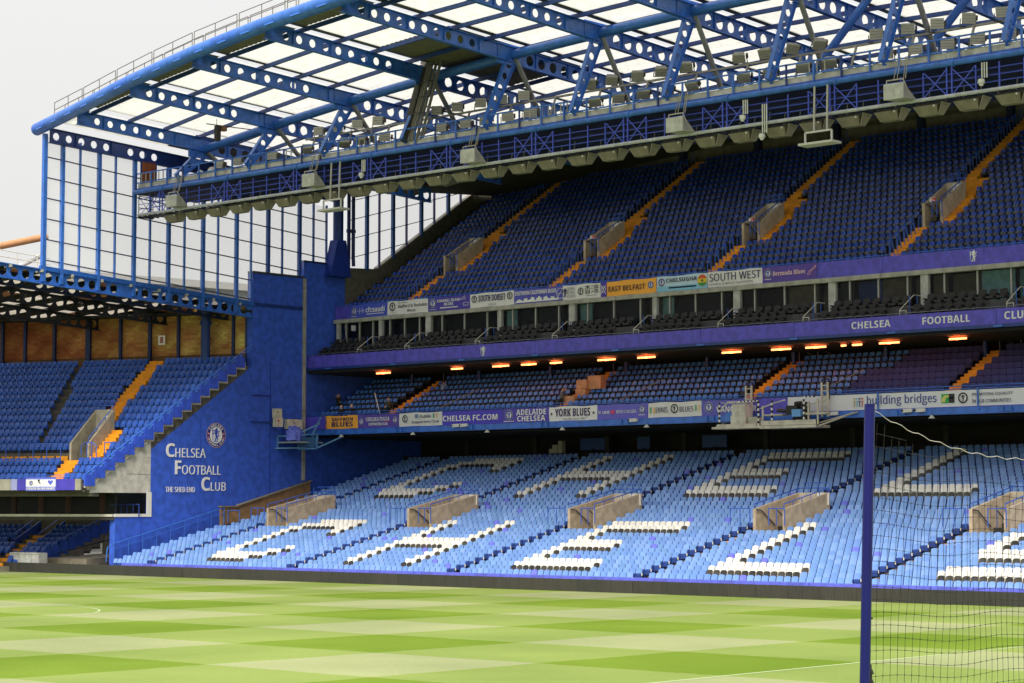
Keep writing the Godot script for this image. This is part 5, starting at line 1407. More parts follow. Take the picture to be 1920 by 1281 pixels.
# ---------------------------------------------------------------- stairs with yellow edges, and their rails
func build_stairs():
	for k in 5:
		var c := -116.75 + 14.6 * k
		if c > XE - 2: break
		var t := thing("stairway", "yellow edged stairway of the upper tier, %s from the blue wall" % nth(k + 1), "stairs", Vector3(c, 21, -117), "yellow stairways of the upper tier")
		for r in 22:
			var rw := up_row(r); var y := rw.x - 0.82
			for h in 2:
				var z := rw.y + 0.47 - 0.434 * h
				var xa := c - 0.52; var xb := c + 0.44
				if r >= 5 and r <= 8: xa = c + 1.22; xb = c + 1.95
				elif r in [9, 10, 11]: xb = c + 1.65
				var b := MB.new(); b.span(Vector3(xa, y - 0.15 + 0.27 * h, z - 0.434), Vector3(xb, y + 0.272 + 0.272 * h, z)); part("step", b, YELLOW if (r + h) % 7 else M(226, 148, 30, 0.75, 1), t)
		var rr := MB.new()
		for r in 22:
			if r >= 5 and r <= 8: continue
			var rw := up_row(r)
			var xs := [c - 0.62] if r > 11 else [c - 0.62, c - 0.12]
			if r < 5: xs = [c - 0.62, c + 0.0]
			for x in xs:
				if x > c - 0.5 and r > 4: continue
				rr = MB.new(); rr.path([Vector3(x, rw.x - 0.7, rw.y + 0.35), Vector3(x, rw.x + 0.3, rw.y + 0.35), Vector3(x, rw.x + 0.52, rw.y + 0.05), Vector3(x, rw.x - 0.3, rw.y - 0.1)], 0.03, 5); part("hand_rail", rr, RAILB, t)
	var ais := [-116.2, -98.9, -82.55, -67.3]
	for k in 4:
		var c: float = ais[k]
		var t := thing("middle_stairway", "short yellow stairway of the middle tier, %s from the blue wall" % nth(k + 1), "stairs", Vector3(c, 11.5, -114.4), "yellow stairways of the middle tier")
		for r in 7:
			var rw := mid_row(r); var y := rw.x - 0.82
			for h in 2:
				var z := rw.y + 0.5 - 0.46 * h
				var b := MB.new(); b.span(Vector3(c - 0.42, y - 0.1 + 0.2 * h, z - 0.46), Vector3(c + 0.62, y + 0.226 + 0.226 * h, z)); part("step", b, YELLOW, t)
		var b2 := MB.new()
		for x in [c + 0.1, c + 1.6]: b2.path([Vector3(x, 14.6, -120.2), Vector3(x, 15.5, -120.2), Vector3(x + 0.5, 15.2, -120.9), Vector3(x + 0.5, 14.4, -120.9)], 0.03, 5)
		part("hand_rail", b2, M(130, 132, 140, 0.4, 0, 0.5), t)
		b2 = MB.new(); b2.tube(Vector3(c + 5.6, 12.0, -113.6), Vector3(c + 8.0, 13.6, -115.9), 0.035, 6); part("slanting_rail", b2, M(120, 116, 104, 0.5), t)
	for k in 5:
		var xv := -118.8 + 14.6 * k
		var t := thing("lower_stairway", "concrete aisle stairs of the lower tier, %s from the blue wall" % nth(k + 1), "stairs", Vector3(xv, 1, -95), "aisle stairs of the lower tier")
		for r in range(1, 35):
			var rw := low_row(r); var y := rw.x - 0.78
			var xa := xv - 1.0 if r < 18 else xv - 0.5; var xb := xv if r < 18 else xv + 0.42
			if r >= 13 and r <= 17: xb = xv - 0.05
			var b := MB.new(); b.span(Vector3(xa, y - 0.1, rw.y - 0.02), Vector3(xb, y + 0.11, rw.y + 0.38)); part("step", b, YELLOW if r in [12, 13, 18, 19] else M(112, 90, 62, 0.9, 1), t)
			b = MB.new(); b.box(Vector3(xa + 0.04, y + 0.42, rw.y + 0.12), Vector3(0.06, 0.16, 0.02)); part("row_plate", b, M(214, 208, 190, 0.6), t)
	# corner stand
	var t := thing("corner_stairway", "long yellow stairway of the corner stand beside its gangway", "stairs", cp(3, 6, 10))
	for r in 17:
		var rw := corner_row(r); var y := rw.x - 0.78
		for h in 2:
			var tt := rw.y - 0.45 + 0.41 * h
			var sa := 2.4; var sb := 3.65
			if rw.y > 2.3 and rw.y < 6.0: sa = 0.85; sb = 1.75
			var b := MB.new(); corner_box(b, sa, sb, tt, tt + 0.41, y - 0.1 + 0.28 * h, y + 0.285 + 0.285 * h); part("step", b, YELLOW, t)
	for k in 8:
		var b := MB.new(); corner_box(b, 3.9 + 1.2 * k, 4.9 + 1.2 * k, 2.95, 3.05, 8.0, 8.55); part("riser_panel", b, YELLOW, t)
	for q in [[0.6, 6.6, 11.4], [0.2, 2.6, 8.6]]:
		var b := MB.new(); b.path([cp(q[0] + 0.3, q[1], q[2] - 0.5), cp(q[0] + 0.3, q[1], q[2] + 0.9), cp(q[0] - 0.8, q[1], q[2] + 0.9), cp(q[0] - 0.8, q[1], q[2] + 0.2)], 0.035, 6); part("hand_rail", b, RAILB, t)
	var t2 := thing("corner_lower_stairway", "small yellow stairs between blue screens in the corner's lower block", "stairs", cp(4, -3, 2))
	for r in 7:
		var b := MB.new(); low_box(b, 3.45, 4.35, -5.4 + 0.8 * r, -4.9 + 0.8 * r, 0.7 + 0.3 * r, 0.98 + 0.3 * r); part("step", b, YELLOW, t2)
	# handrails of the box tier
	var hx := [-119.0, -113.8, -106.5, -99.0, -91.6, -84.4, -77.6, -70.4, -63.0]
	for k in hx.size():
		var x: float = hx[k]
		var h := thing("box_handrail", "bent steel handrail at the box front, %s from the blue wall" % nth(k + 1), "handrail", Vector3(x, 16.7, -113.6), "handrails of the box tier")
		var b := MB.new(); b.path([Vector3(0, 0, 0), Vector3(0, 0.3, 0), Vector3(0.1, 1.35, -1.5), Vector3(0.12, 1.35, -2.3)], 0.03, 6); part("rail", b, M(206, 200, 186, 0.35, 0, 0.4), h, true)
		b = MB.new(); b.path([Vector3(0, 0, 0), Vector3(0, 0.25, 0), Vector3(0.45, 0.25, 0), Vector3(0.45, 0, 0)], 0.025, 5); part("foot_loop", b, M(206, 204, 196, 0.35, 0, 0.4), h, true)
		for s in 2:
			b = MB.new(); b.tube(Vector3(0.1, 0.2, -1.0 - 0.9 * s), Vector3(0.1, 1.3, -1.0 - 0.9 * s), 0.03, 6); part("blue_post", b, RAILB, h, true)

# ---------------------------------------------------------------- banners along the tier fronts
func banner(name_: String, label: String, x0: float, x1: float, y0: float, y1: float, z: float, bg: Color, items: Array, stiff := false):
	var t := thing(name_, label, "banner", Vector3(x0, y0, z), "supporters' banners along the tier fronts")
	var b := MB.new()
	var nx := 18; var ny := 4
	var sd := rng.randf() * 40.0
	var P := func(i: int, j: int) -> Vector3:
		var x := lerpf(x0, x1, float(i) / nx); var y := lerpf(y0, y1, float(j) / ny)
		var w := 0.0 if stiff else 0.016 * sin(x * 5.0 + sd + y * 3.0) + 0.01 * sin(x * 11.0 - y * 7.0 + sd)
		if not stiff: y += 0.025 * sin(PI * i / nx * 3.0 + sd) * (1.0 if j == ny else 0.5)
		return Vector3(x, y, z - 0.028 + w)
	for i in nx:
		for j in ny: b.quad(P.call(i, j), P.call(i + 1, j), P.call(i + 1, j + 1), P.call(i, j + 1))
	var m := StandardMaterial3D.new(); m.albedo_color = bg; m.roughness = 0.7
	part("cloth", b, m, t)
	var W := x1 - x0; var H := y1 - y0
	var o := Vector3(x0, y0, z + 0.002)
	for q in items:
		match q[0]:
			"t":
				letters(q[1], o + Vector3(q[2] * W, q[3] * H, 0), Vector3.RIGHT, Vector3.UP, q[4] * W, q[5] * H, q[6], t, q[7] if q.size() > 7 else true, q[8] if q.size() > 8 else false)
			"c":
				crest(o + Vector3(q[1] * W, q[2] * H, 0), Vector3.RIGHT, Vector3.UP, q[3] * H, t, false, q[4] if q.size() > 4 else null, q[4] if q.size() > 4 else null)
			"r":
				b = MB.new(); b.span(o + Vector3(q[1] * W, q[2] * H, 0), o + Vector3(q[3] * W, q[4] * H, 0.006)); part("print_band", b, q[5], t)
			"p":
				b = MB.new()
				var pts := PackedVector2Array()
				for k in range(0, q[1].size(), 2): pts.append(Vector2(q[1][k] * W, q[1][k + 1] * H))
				b.prism(pts, o, Vector3.RIGHT, Vector3.UP, Vector3.BACK, 0.006 + (q[3] if q.size() > 3 else 0.0)); part("print_shape", b, q[2], t)
			"l":
				b = MB.new()
				for k in range(0, q[1].size() - 2, 2): b.bar(o + Vector3(q[1][k] * W, q[1][k + 1] * H, 0.006), o + Vector3(q[1][k + 2] * W, q[1][k + 3] * H, 0.006), q[3], q[3])
				part("print_line", b, q[2], t)
			"o":
				b = MB.new(); b.disc(o + Vector3(q[1] * W, q[2] * H, 0.008 + (q[6] if q.size() > 6 else 0.0)), Vector3.RIGHT, Vector3.UP, q[3], q[4]); part("print_ring", b, q[5], t)
			"k":
				lion(o + Vector3(q[1] * W, q[2] * H, 0), Vector3.RIGHT, Vector3.UP, q[3] * H, q[4], t)
			"s":
				var st := PackedVector2Array()
				for k in 10:
					var r: float = q[3] * (1.0 if k % 2 == 0 else 0.42)
					st.append(Vector2(sin(TAU * k / 10.0), cos(TAU * k / 10.0)) * r)
				b = MB.new(); b.prism(st, o + Vector3(q[1] * W, q[2] * H, 0), Vector3.RIGHT, Vector3.UP, Vector3.BACK, 0.018); part("print_star", b, q[4], t)

func build_banners():
	var wt := WHITE_PRINT; var ink := M(44, 40, 92, 0.7); var dk := M(38, 38, 48, 0.7); var gy := M(150, 148, 156, 0.7); var vi := M(78, 46, 120, 0.7)
	var purple := Color8(84, 72, 176); var white := Color8(222, 220, 220); var orange := Color8(244, 172, 62); var blue := Color8(66, 84, 196)
	var zu := -116.25; var zm := -113.35
	var a := 19.75; var e := 20.80
	banner("supporters_banner", "blue banner reading cfcsaudi at the blue wall end of the upper tier", -122.7, -118.46, a, e, zu, blue, [["c", 0.13, 0.52, 0.3], ["t", "cfcsaudi", 0.44, 0.34, 0.5, 0.42, wt], ["l", [0.23, 0.5, 0.4, 0.5], wt, 0.03], ["l", [0.28, 0.3, 0.28, 0.72], wt, 0.03], ["l", [0.36, 0.3, 0.36, 0.72], wt, 0.03], ["r", 0.46, 0.2, 0.92, 0.25, wt], ["r", 0.05, 0.1, 0.2, 0.13, wt]])
	banner("supporters_banner", "white banner reading Bedford & Rushden Blues", -118.42, -113.97, a, e, zu, white, [["c", 0.13, 0.6, 0.34, dk], ["t", "Bedford & Rushden", 0.27, 0.48, 0.7, 0.24, dk, false], ["t", "Blues", 0.5, 0.14, 0.2, 0.2, dk, false], ["r", 0.27, 0.83, 0.34, 0.87, dk], ["r", 0.36, 0.83, 0.5, 0.87, dk], ["r", 0.04, 0.14, 0.22, 0.155, gy]])
	banner("supporters_banner", "purple banner reading CHANNEL ISLAND BLUES with island outlines", -113.93, -109.57, a, e, zu, Color8(74, 62, 166), [["c", 0.11, 0.6, 0.34], ["t", "CHANNEL ISLAND", 0.22, 0.62, 0.56, 0.2, wt], ["t", "BLUES", 0.39, 0.36, 0.22, 0.2, wt], ["r", 0.29, 0.17, 0.72, 0.24, wt], ["l", [0.80, 0.72, 0.88, 0.94, 0.90, 0.7, 0.80, 0.72], wt, 0.025], ["l", [0.85, 0.42, 0.9, 0.48, 0.98, 0.42, 0.96, 0.2, 0.91, 0.28, 0.86, 0.24, 0.85, 0.42], wt, 0.025], ["r", 0.03, 0.12, 0.2, 0.15, wt]])
	banner("supporters_banner", "white banner reading SOUTH DORSET between two crests", -109.53, -105.08, a, e, zu, white, [["c", 0.1, 0.62, 0.28, dk], ["t", "SOUTH DORSET", 0.2, 0.4, 0.61, 0.46, ink], ["c", 0.91, 0.66, 0.28, dk], ["t", "CHELSEA", 0.42, 0.1, 0.18, 0.13, gy, false]])
	var sky := [0.0, 0.08]
	for k in 24:
		sky.append_array([0.02 + 0.9 * k / 24.0, 0.14 + 0.3 * absf(sin(k * 2.3)) * (0.5 + 0.5 * sin(PI * k / 24.0)), 0.02 + 0.9 * (k + 0.8) / 24.0, 0.14 + 0.3 * absf(sin(k * 2.3)) * (0.5 + 0.5 * sin(PI * k / 24.0))])
	sky.append_array([0.93, 0.08])
	banner("supporters_banner", "purple banner reading SOUTHERN CALIFORNIA BLUES over a white skyline", -105.04, -100.35, a, e, zu, Color8(84, 84, 184), [["t", "SOUTHERN CALIFORNIA BLUES", 0.02, 0.6, 0.86, 0.28, wt], ["p", sky, wt], ["o", 0.97, 0.5, 0.36, 0.4, wt], ["l", [0.92, 0.3, 0.99, 0.72], wt, 0.03], ["l", [0.9, 0.5, 1.0, 0.5], wt, 0.03]])
	banner("supporters_banner", "white banner reading HONG KONG BLUES with Chinese characters", -100.31, -96.75, a, e, zu, white, [["k", 0.06, 0.5, 0.62, ink], ["t", "HONG", 0.12, 0.66, 0.22, 0.2, gy, false, true], ["t", "KONG", 0.12, 0.4, 0.22, 0.2, gy, false, true], ["t", "BLUES", 0.12, 0.14, 0.22, 0.2, gy, false, true], ["c", 0.48, 0.52, 0.27, dk],
		["l", [0.60, 0.82, 0.74, 0.82], dk, 0.035], ["l", [0.67, 0.9, 0.67, 0.62], dk, 0.035], ["l", [0.67, 0.8, 0.6, 0.62], dk, 0.03], ["l", [0.67, 0.8, 0.74, 0.62], dk, 0.03], ["l", [0.62, 0.56, 0.72, 0.56, 0.72, 0.34, 0.62, 0.34, 0.62, 0.56], dk, 0.035], ["l", [0.62, 0.45, 0.72, 0.45], dk, 0.03],
		["l", [0.78, 0.86, 0.8, 0.8], dk, 0.035], ["l", [0.77, 0.68, 0.79, 0.62], dk, 0.035], ["l", [0.77, 0.36, 0.8, 0.5], dk, 0.035], ["l", [0.82, 0.8, 0.95, 0.8], dk, 0.03], ["l", [0.82, 0.66, 0.96, 0.66], dk, 0.03], ["l", [0.86, 0.9, 0.86, 0.66], dk, 0.03], ["l", [0.91, 0.9, 0.91, 0.66], dk, 0.03], ["l", [0.84, 0.56, 0.92, 0.56, 0.92, 0.46, 0.84, 0.46, 0.84, 0.36, 0.95, 0.36, 0.95, 0.42], dk, 0.03], ["r", 0.62, 0.16, 0.92, 0.2, gy]])
	banner("supporters_banner", "narrow purple banner strip with a rose ring before EAST BELFAST", -96.73, -96.2, a, e, zu, Color8(76, 64, 170), [["o", 0.5, 0.5, 0.18, 0.22, wt], ["l", [0.1, 0.8, 0.9, 0.2], wt, 0.03], ["l", [0.1, 0.2, 0.9, 0.8], wt, 0.03]])
	banner("supporters_banner", "orange banner reading EAST BELFAST", -96.17, -91.68, a, e, zu, orange, [["t", "EAST BELFAST", 0.04, 0.3, 0.74, 0.36, M(90, 66, 60, 0.7)], ["c", 0.89, 0.54, 0.25]])
	var roundel := []
	banner("supporters_banner", "pale blue banner reading CHELSUGHA with a red, yellow and green roundel", -91.64, -87.22, a, e, zu, Color8(190, 214, 232), [["r", 0.0, 0.0, 1.0, 0.34, M(130, 186, 220, 0.7)], ["c", 0.1, 0.62, 0.28], ["t", "CHELSUGHA", 0.19, 0.58, 0.6, 0.26, M(70, 62, 70, 0.7)], ["r", 0.24, 0.16, 0.78, 0.26, M(226, 186, 120, 0.7)], ["o", 0.9, 0.52, 0.0, 0.42, M(220, 190, 60, 0.7)],
		["p", [0.812, 0.66, 0.84, 0.8, 0.87, 0.88, 0.9, 0.9, 0.93, 0.88, 0.96, 0.8, 0.988, 0.66], M(214, 84, 50, 0.7), 0.012], ["p", [0.812, 0.38, 0.84, 0.24, 0.87, 0.16, 0.9, 0.14, 0.93, 0.16, 0.96, 0.24, 0.988, 0.38], M(60, 140, 80, 0.7), 0.012], ["s", 0.9, 0.52, 0.12, dk]])
	banner("supporters_banner", "white banner reading SOUTH WEST, DEVON & SOMERSET SUPPORTERS", -87.19, -82.66, a, e, zu, white, [["t", "SOUTH WEST", 0.03, 0.38, 0.94, 0.5, ink, false], ["t", "DEVON & SOMERSET SUPPORTERS", 0.03, 0.12, 0.8, 0.15, gy, false]])
	banner("supporters_banner", "purple banner reading Bermuda Blues in pale letters", -82.62, -78.3, a, e, zu, Color8(92, 70, 160), [["c", 0.1, 0.58, 0.28], ["t", "Bermuda Blues", 0.19, 0.4, 0.6, 0.3, M(232, 196, 206, 0.7), true, true], ["l", [0.83, 0.3, 0.86, 0.5, 0.94, 0.7, 0.98, 0.86, 0.99, 0.74, 0.9, 0.5, 0.88, 0.3, 0.83, 0.3], M(226, 170, 190, 0.7), 0.03], ["r", 0.04, 0.2, 0.16, 0.23, wt]])
	a = 10.86; e = 11.86
	banner("supporters_banner", "orange banner reading SAFFRON BLUES on the middle tier front", -123.06, -118.66, a, e, zm, orange, [["c", 0.15, 0.55, 0.26, ink], ["t", "SAFFRON", 0.34, 0.6, 0.54, 0.26, ink], ["t", "BLUES", 0.34, 0.16, 0.54, 0.38, ink], ["r", 0.06, 0.14, 0.22, 0.16, gy]])
	banner("supporters_banner", "purple banner reading CHELSEA ITALIA SUPPORTERS CLUB", -118.62, -114.18, a, e, zm, Color8(88, 70, 164), [["c", 0.08, 0.5, 0.26], ["t", "CHELSEA ITALIA", 0.2, 0.5, 0.58, 0.28, wt, true, true], ["t", "SUPPORTERS CLUB", 0.27, 0.16, 0.46, 0.2, wt, true, true], ["c", 0.91, 0.52, 0.26], ["r", 0.32, 0.42, 0.5, 0.45, M(60, 140, 90, 0.7)], ["r", 0.64, 0.42, 0.84, 0.45, M(190, 50, 70, 0.7)]])
	banner("supporters_banner", "white banner reading Dublin Supporters Club", -114.14, -109.63, a, e, zm, Color8(214, 214, 212), [["c", 0.14, 0.58, 0.3, dk], ["t", "Dublin", 0.49, 0.6, 0.25, 0.24, ink, false], ["t", "Supporters Club", 0.3, 0.16, 0.63, 0.26, ink, false], ["p", [0.37, 0.88, 0.45, 0.88, 0.45, 0.66, 0.41, 0.56, 0.37, 0.66], M(110, 130, 170, 0.7)], ["r", 0.79, 0.58, 0.825, 0.9, M(70, 150, 120, 0.7)], ["r", 0.86, 0.58, 0.89, 0.9, M(226, 170, 120, 0.7)]])
	banner("supporters_banner", "purple panel reading CHELSEA FC.COM in white", -109.59, -103.62, a, e, zm, Color8(76, 66, 190), [["t", "CHELSEA FC.COM", 0.01, 0.26, 0.92, 0.42, wt]], true)
	banner("supporters_banner", "purple banner reading ADELAIDE CHELSEA in two bold lines", -103.58, -99.14, a, e, zm, Color8(86, 74, 176), [["c", 0.15, 0.56, 0.36], ["t", "ADELAIDE", 0.31, 0.52, 0.64, 0.4, wt], ["t", "CHELSEA", 0.33, 0.06, 0.6, 0.4, wt], ["r", 0.03, 0.08, 0.26, 0.12, wt]])
	banner("supporters_banner", "white banner reading YORK BLUES between two stars", -99.1, -94.68, a, e, zm, Color8(226, 224, 224), [["t", "YORK BLUES", 0.13, 0.3, 0.73, 0.56, M(66, 42, 96, 0.7)], ["t", "True Blue since 1998", 0.29, 0.06, 0.46, 0.14, gy, false], ["s", 0.055, 0.5, 0.12, dk], ["s", 0.93, 0.5, 0.12, dk]])
	banner("supporters_banner", "purple banner reading IN LOVE WITH CHELSEA with a pink patch", -94.65, -90.2, a, e, zm, Color8(104, 98, 196), [["t", "IN", 0.02, 0.38, 0.05, 0.2, wt, false], ["t", "LOVE", 0.11, 0.38, 0.14, 0.2, wt], ["t", "WITH CHELSEA", 0.38, 0.38, 0.4, 0.22, wt, false], ["p", [0.26, 0.5, 0.28, 0.62, 0.31, 0.58, 0.34, 0.62, 0.36, 0.5, 0.31, 0.3], M(214, 70, 110, 0.7)], ["c", 0.89, 0.6, 0.28], ["r", 0.82, 0.2, 0.95, 0.24, wt]])
	banner("supporters_banner", "white banner reading ENNIS BLUES with a crest in its middle", -90.16, -85.63, a, e, zm, Color8(218, 216, 214), [["t", "ENNIS", 0.15, 0.32, 0.22, 0.36, ink, false], ["c", 0.5, 0.56, 0.34, dk], ["t", "BLUES", 0.6, 0.32, 0.25, 0.36, ink, false], ["r", 0.03, 0.3, 0.065, 0.7, M(120, 170, 130, 0.7)], ["r", 0.1, 0.26, 0.13, 0.7, M(230, 180, 120, 0.7)], ["r", 0.88, 0.34, 0.91, 0.76, M(120, 170, 130, 0.7)], ["r", 0.94, 0.34, 0.97, 0.76, M(226, 190, 150, 0.7)]])
	banner("supporters_banner", "purple banner reading TRUE BLUES VANCOUVER behind the camera platform", -85.6, -81.1, a, e, zm, Color8(96, 94, 184), [["c", 0.13, 0.56, 0.34], ["t", "TRUE BLUES", 0.46, 0.72, 0.35, 0.16, wt], ["t", "VANCOUVER", 0.27, 0.2, 0.72, 0.38, wt], ["l", [0.3, 0.8, 0.43, 0.8], wt, 0.025], ["l", [0.84, 0.8, 0.97, 0.8], wt, 0.025]])
	var cz := [M(196, 170, 120, 0.7), M(150, 190, 210, 0.7), M(110, 100, 150, 0.7), M(200, 110, 90, 0.7)]
	var it := [["t", "building bridges", 0.213, 0.16, 0.177, 0.72, M(58, 62, 150, 0.7), false], ["r", 0.402, 0.24, 0.42, 0.8, M(40, 160, 80, 0.7)], ["r", 0.4205, 0.24, 0.434, 0.8, M(40, 44, 44, 0.7)], ["p", [0.403, 0.3, 0.411, 0.3, 0.414, 0.58, 0.42, 0.58, 0.42, 0.72, 0.409, 0.72, 0.403, 0.5], M(206, 200, 110, 0.7), 0.006], ["r", 0.422, 0.5, 0.432, 0.58, wt], ["c", 0.455, 0.52, 0.36, dk], ["t", "PROMOTING EQUALITY", 0.477, 0.58, 0.097, 0.22, M(90, 90, 110, 0.7), false], ["t", "IN OUR COMMUNITIES", 0.477, 0.18, 0.093, 0.22, M(90, 90, 110, 0.7), false]]
	for k in 4:
		it.append(["l", [0.18 + 0.007 * k, 0.2, 0.18 + 0.007 * k, 0.6], cz[k], 0.05]); it.append(["o", 0.18 + 0.007 * k, 0.72, 0.0, 0.07, cz[k]]); it.append(["l", [0.177 + 0.007 * k, 0.55, 0.183 + 0.007 * k, 0.55], cz[k], 0.04])
	banner("advertising_panel", "long white panel reading building bridges, PROMOTING EQUALITY IN OUR COMMUNITIES", -78.7, -50.6, 10.88, 11.86, zm, Color8(216, 217, 222), it, true)
	for k in 3:
		var ps := thing("panel_post", "thin blue post crossing the long white panel, %s from its plain end" % nth(k + 1), "post", Vector3([-71.85, -64.85, -57.8][k], 10.7, -113.25), "blue posts across the white panel")
		var pb := MB.new(); pb.box(Vector3(0, 0.6, 0), Vector3(0.09, 1.35, 0.08)); part("upright", pb, STEEL, ps, true)
		pb = MB.new(); pb.box(Vector3(0, -0.05, 0.02), Vector3(0.2, 0.12, 0.1)); part("foot", pb, STEEL, ps, true)
	var l := thing("fascia_lettering", "white words CHELSEA FOOTBALL CLUB on the purple box front", "lettering", Vector3(-68, 15.9, -113.38))
	letters("CHELSEA", Vector3(-73.8, 15.98, -113.39), Vector3.RIGHT, Vector3.UP, 2.85, 0.45, wt, l, true, false, "word"); letters("FOOTBALL", Vector3(-68.67, 15.98, -113.39), Vector3.RIGHT, Vector3.UP, 3.3, 0.45, wt, l, true, false, "word"); letters("CLUB", Vector3(-63.05, 15.98, -113.39), Vector3.RIGHT, Vector3.UP, 1.75, 0.47, wt, l, true, false, "word")
	for k in 2:
		var o := Vector3(-105.5, 16.15, -113.39) if k == 0 else Vector3(-66.72, 20.33, -116.29)
		var q := thing("lion_emblem", ["white lion on the purple box front far from the lettering", "white lion on the purple front of the upper tier"][k], "emblem", o)
		lion(o, Vector3.RIGHT, Vector3.UP, 0.72, wt, q)
	# corner stand banner: the frame is turned, so it is built by hand
	var o := cp(4.98, -0.64, 5.97)
	var t := thing("tribute_banner", "blue and white banner reading FOREVER IN OUR HEARTS on the corner stand", "banner", o)
	var ex := -CD; var W := 2.55
	var b := MB.new(); b.prism(PackedVector2Array([Vector2(0, 0), Vector2(W, 0), Vector2(W, 0.95), Vector2(0, 0.95)]), o, ex, Vector3.UP, -CN, 0.015); part("cloth", b, M(96, 106, 204, 0.7), t)
	b = MB.new(); b.prism(PackedVector2Array([Vector2(0.02, 0.3), Vector2(W - 0.02, 0.3), Vector2(W - 0.02, 0.82), Vector2(0.02, 0.82)]), o, ex, Vector3.UP, -CN, 0.022); part("white_field", b, M(220, 222, 226, 0.7), t)
	letters("FOREVER IN OUR HEARTS", o + ex * 0.08 - CN * 0.026 + Vector3(0, 0.08, 0), ex, Vector3.UP, W - 0.16, 0.17, wt, t)
	crest(o + ex * 0.46 - CN * 0.026 + Vector3(0, 0.56, 0), ex, Vector3.UP, 0.17, t)
	b = MB.new(); b.prism(PackedVector2Array([Vector2(1.0, 0.8), Vector2(1.22, 0.8), Vector2(1.16, 0.66), Vector2(1.3, 0.5), Vector2(1.14, 0.54), Vector2(1.06, 0.66)]), o, ex, Vector3.UP, -CN, 0.03); part("dark_hair_shape", b, BLACK, t)
	b = MB.new()
	b.prism(PackedVector2Array([Vector2(2.1, 0.4), Vector2(2.32, 0.62), Vector2(2.3, 0.74), Vector2(2.2, 0.77), Vector2(2.1, 0.7), Vector2(2.0, 0.77), Vector2(1.9, 0.74), Vector2(1.88, 0.62)]), o, ex, Vector3.UP, -CN, 0.03); part("heart", b, M(86, 96, 200, 0.7), t)

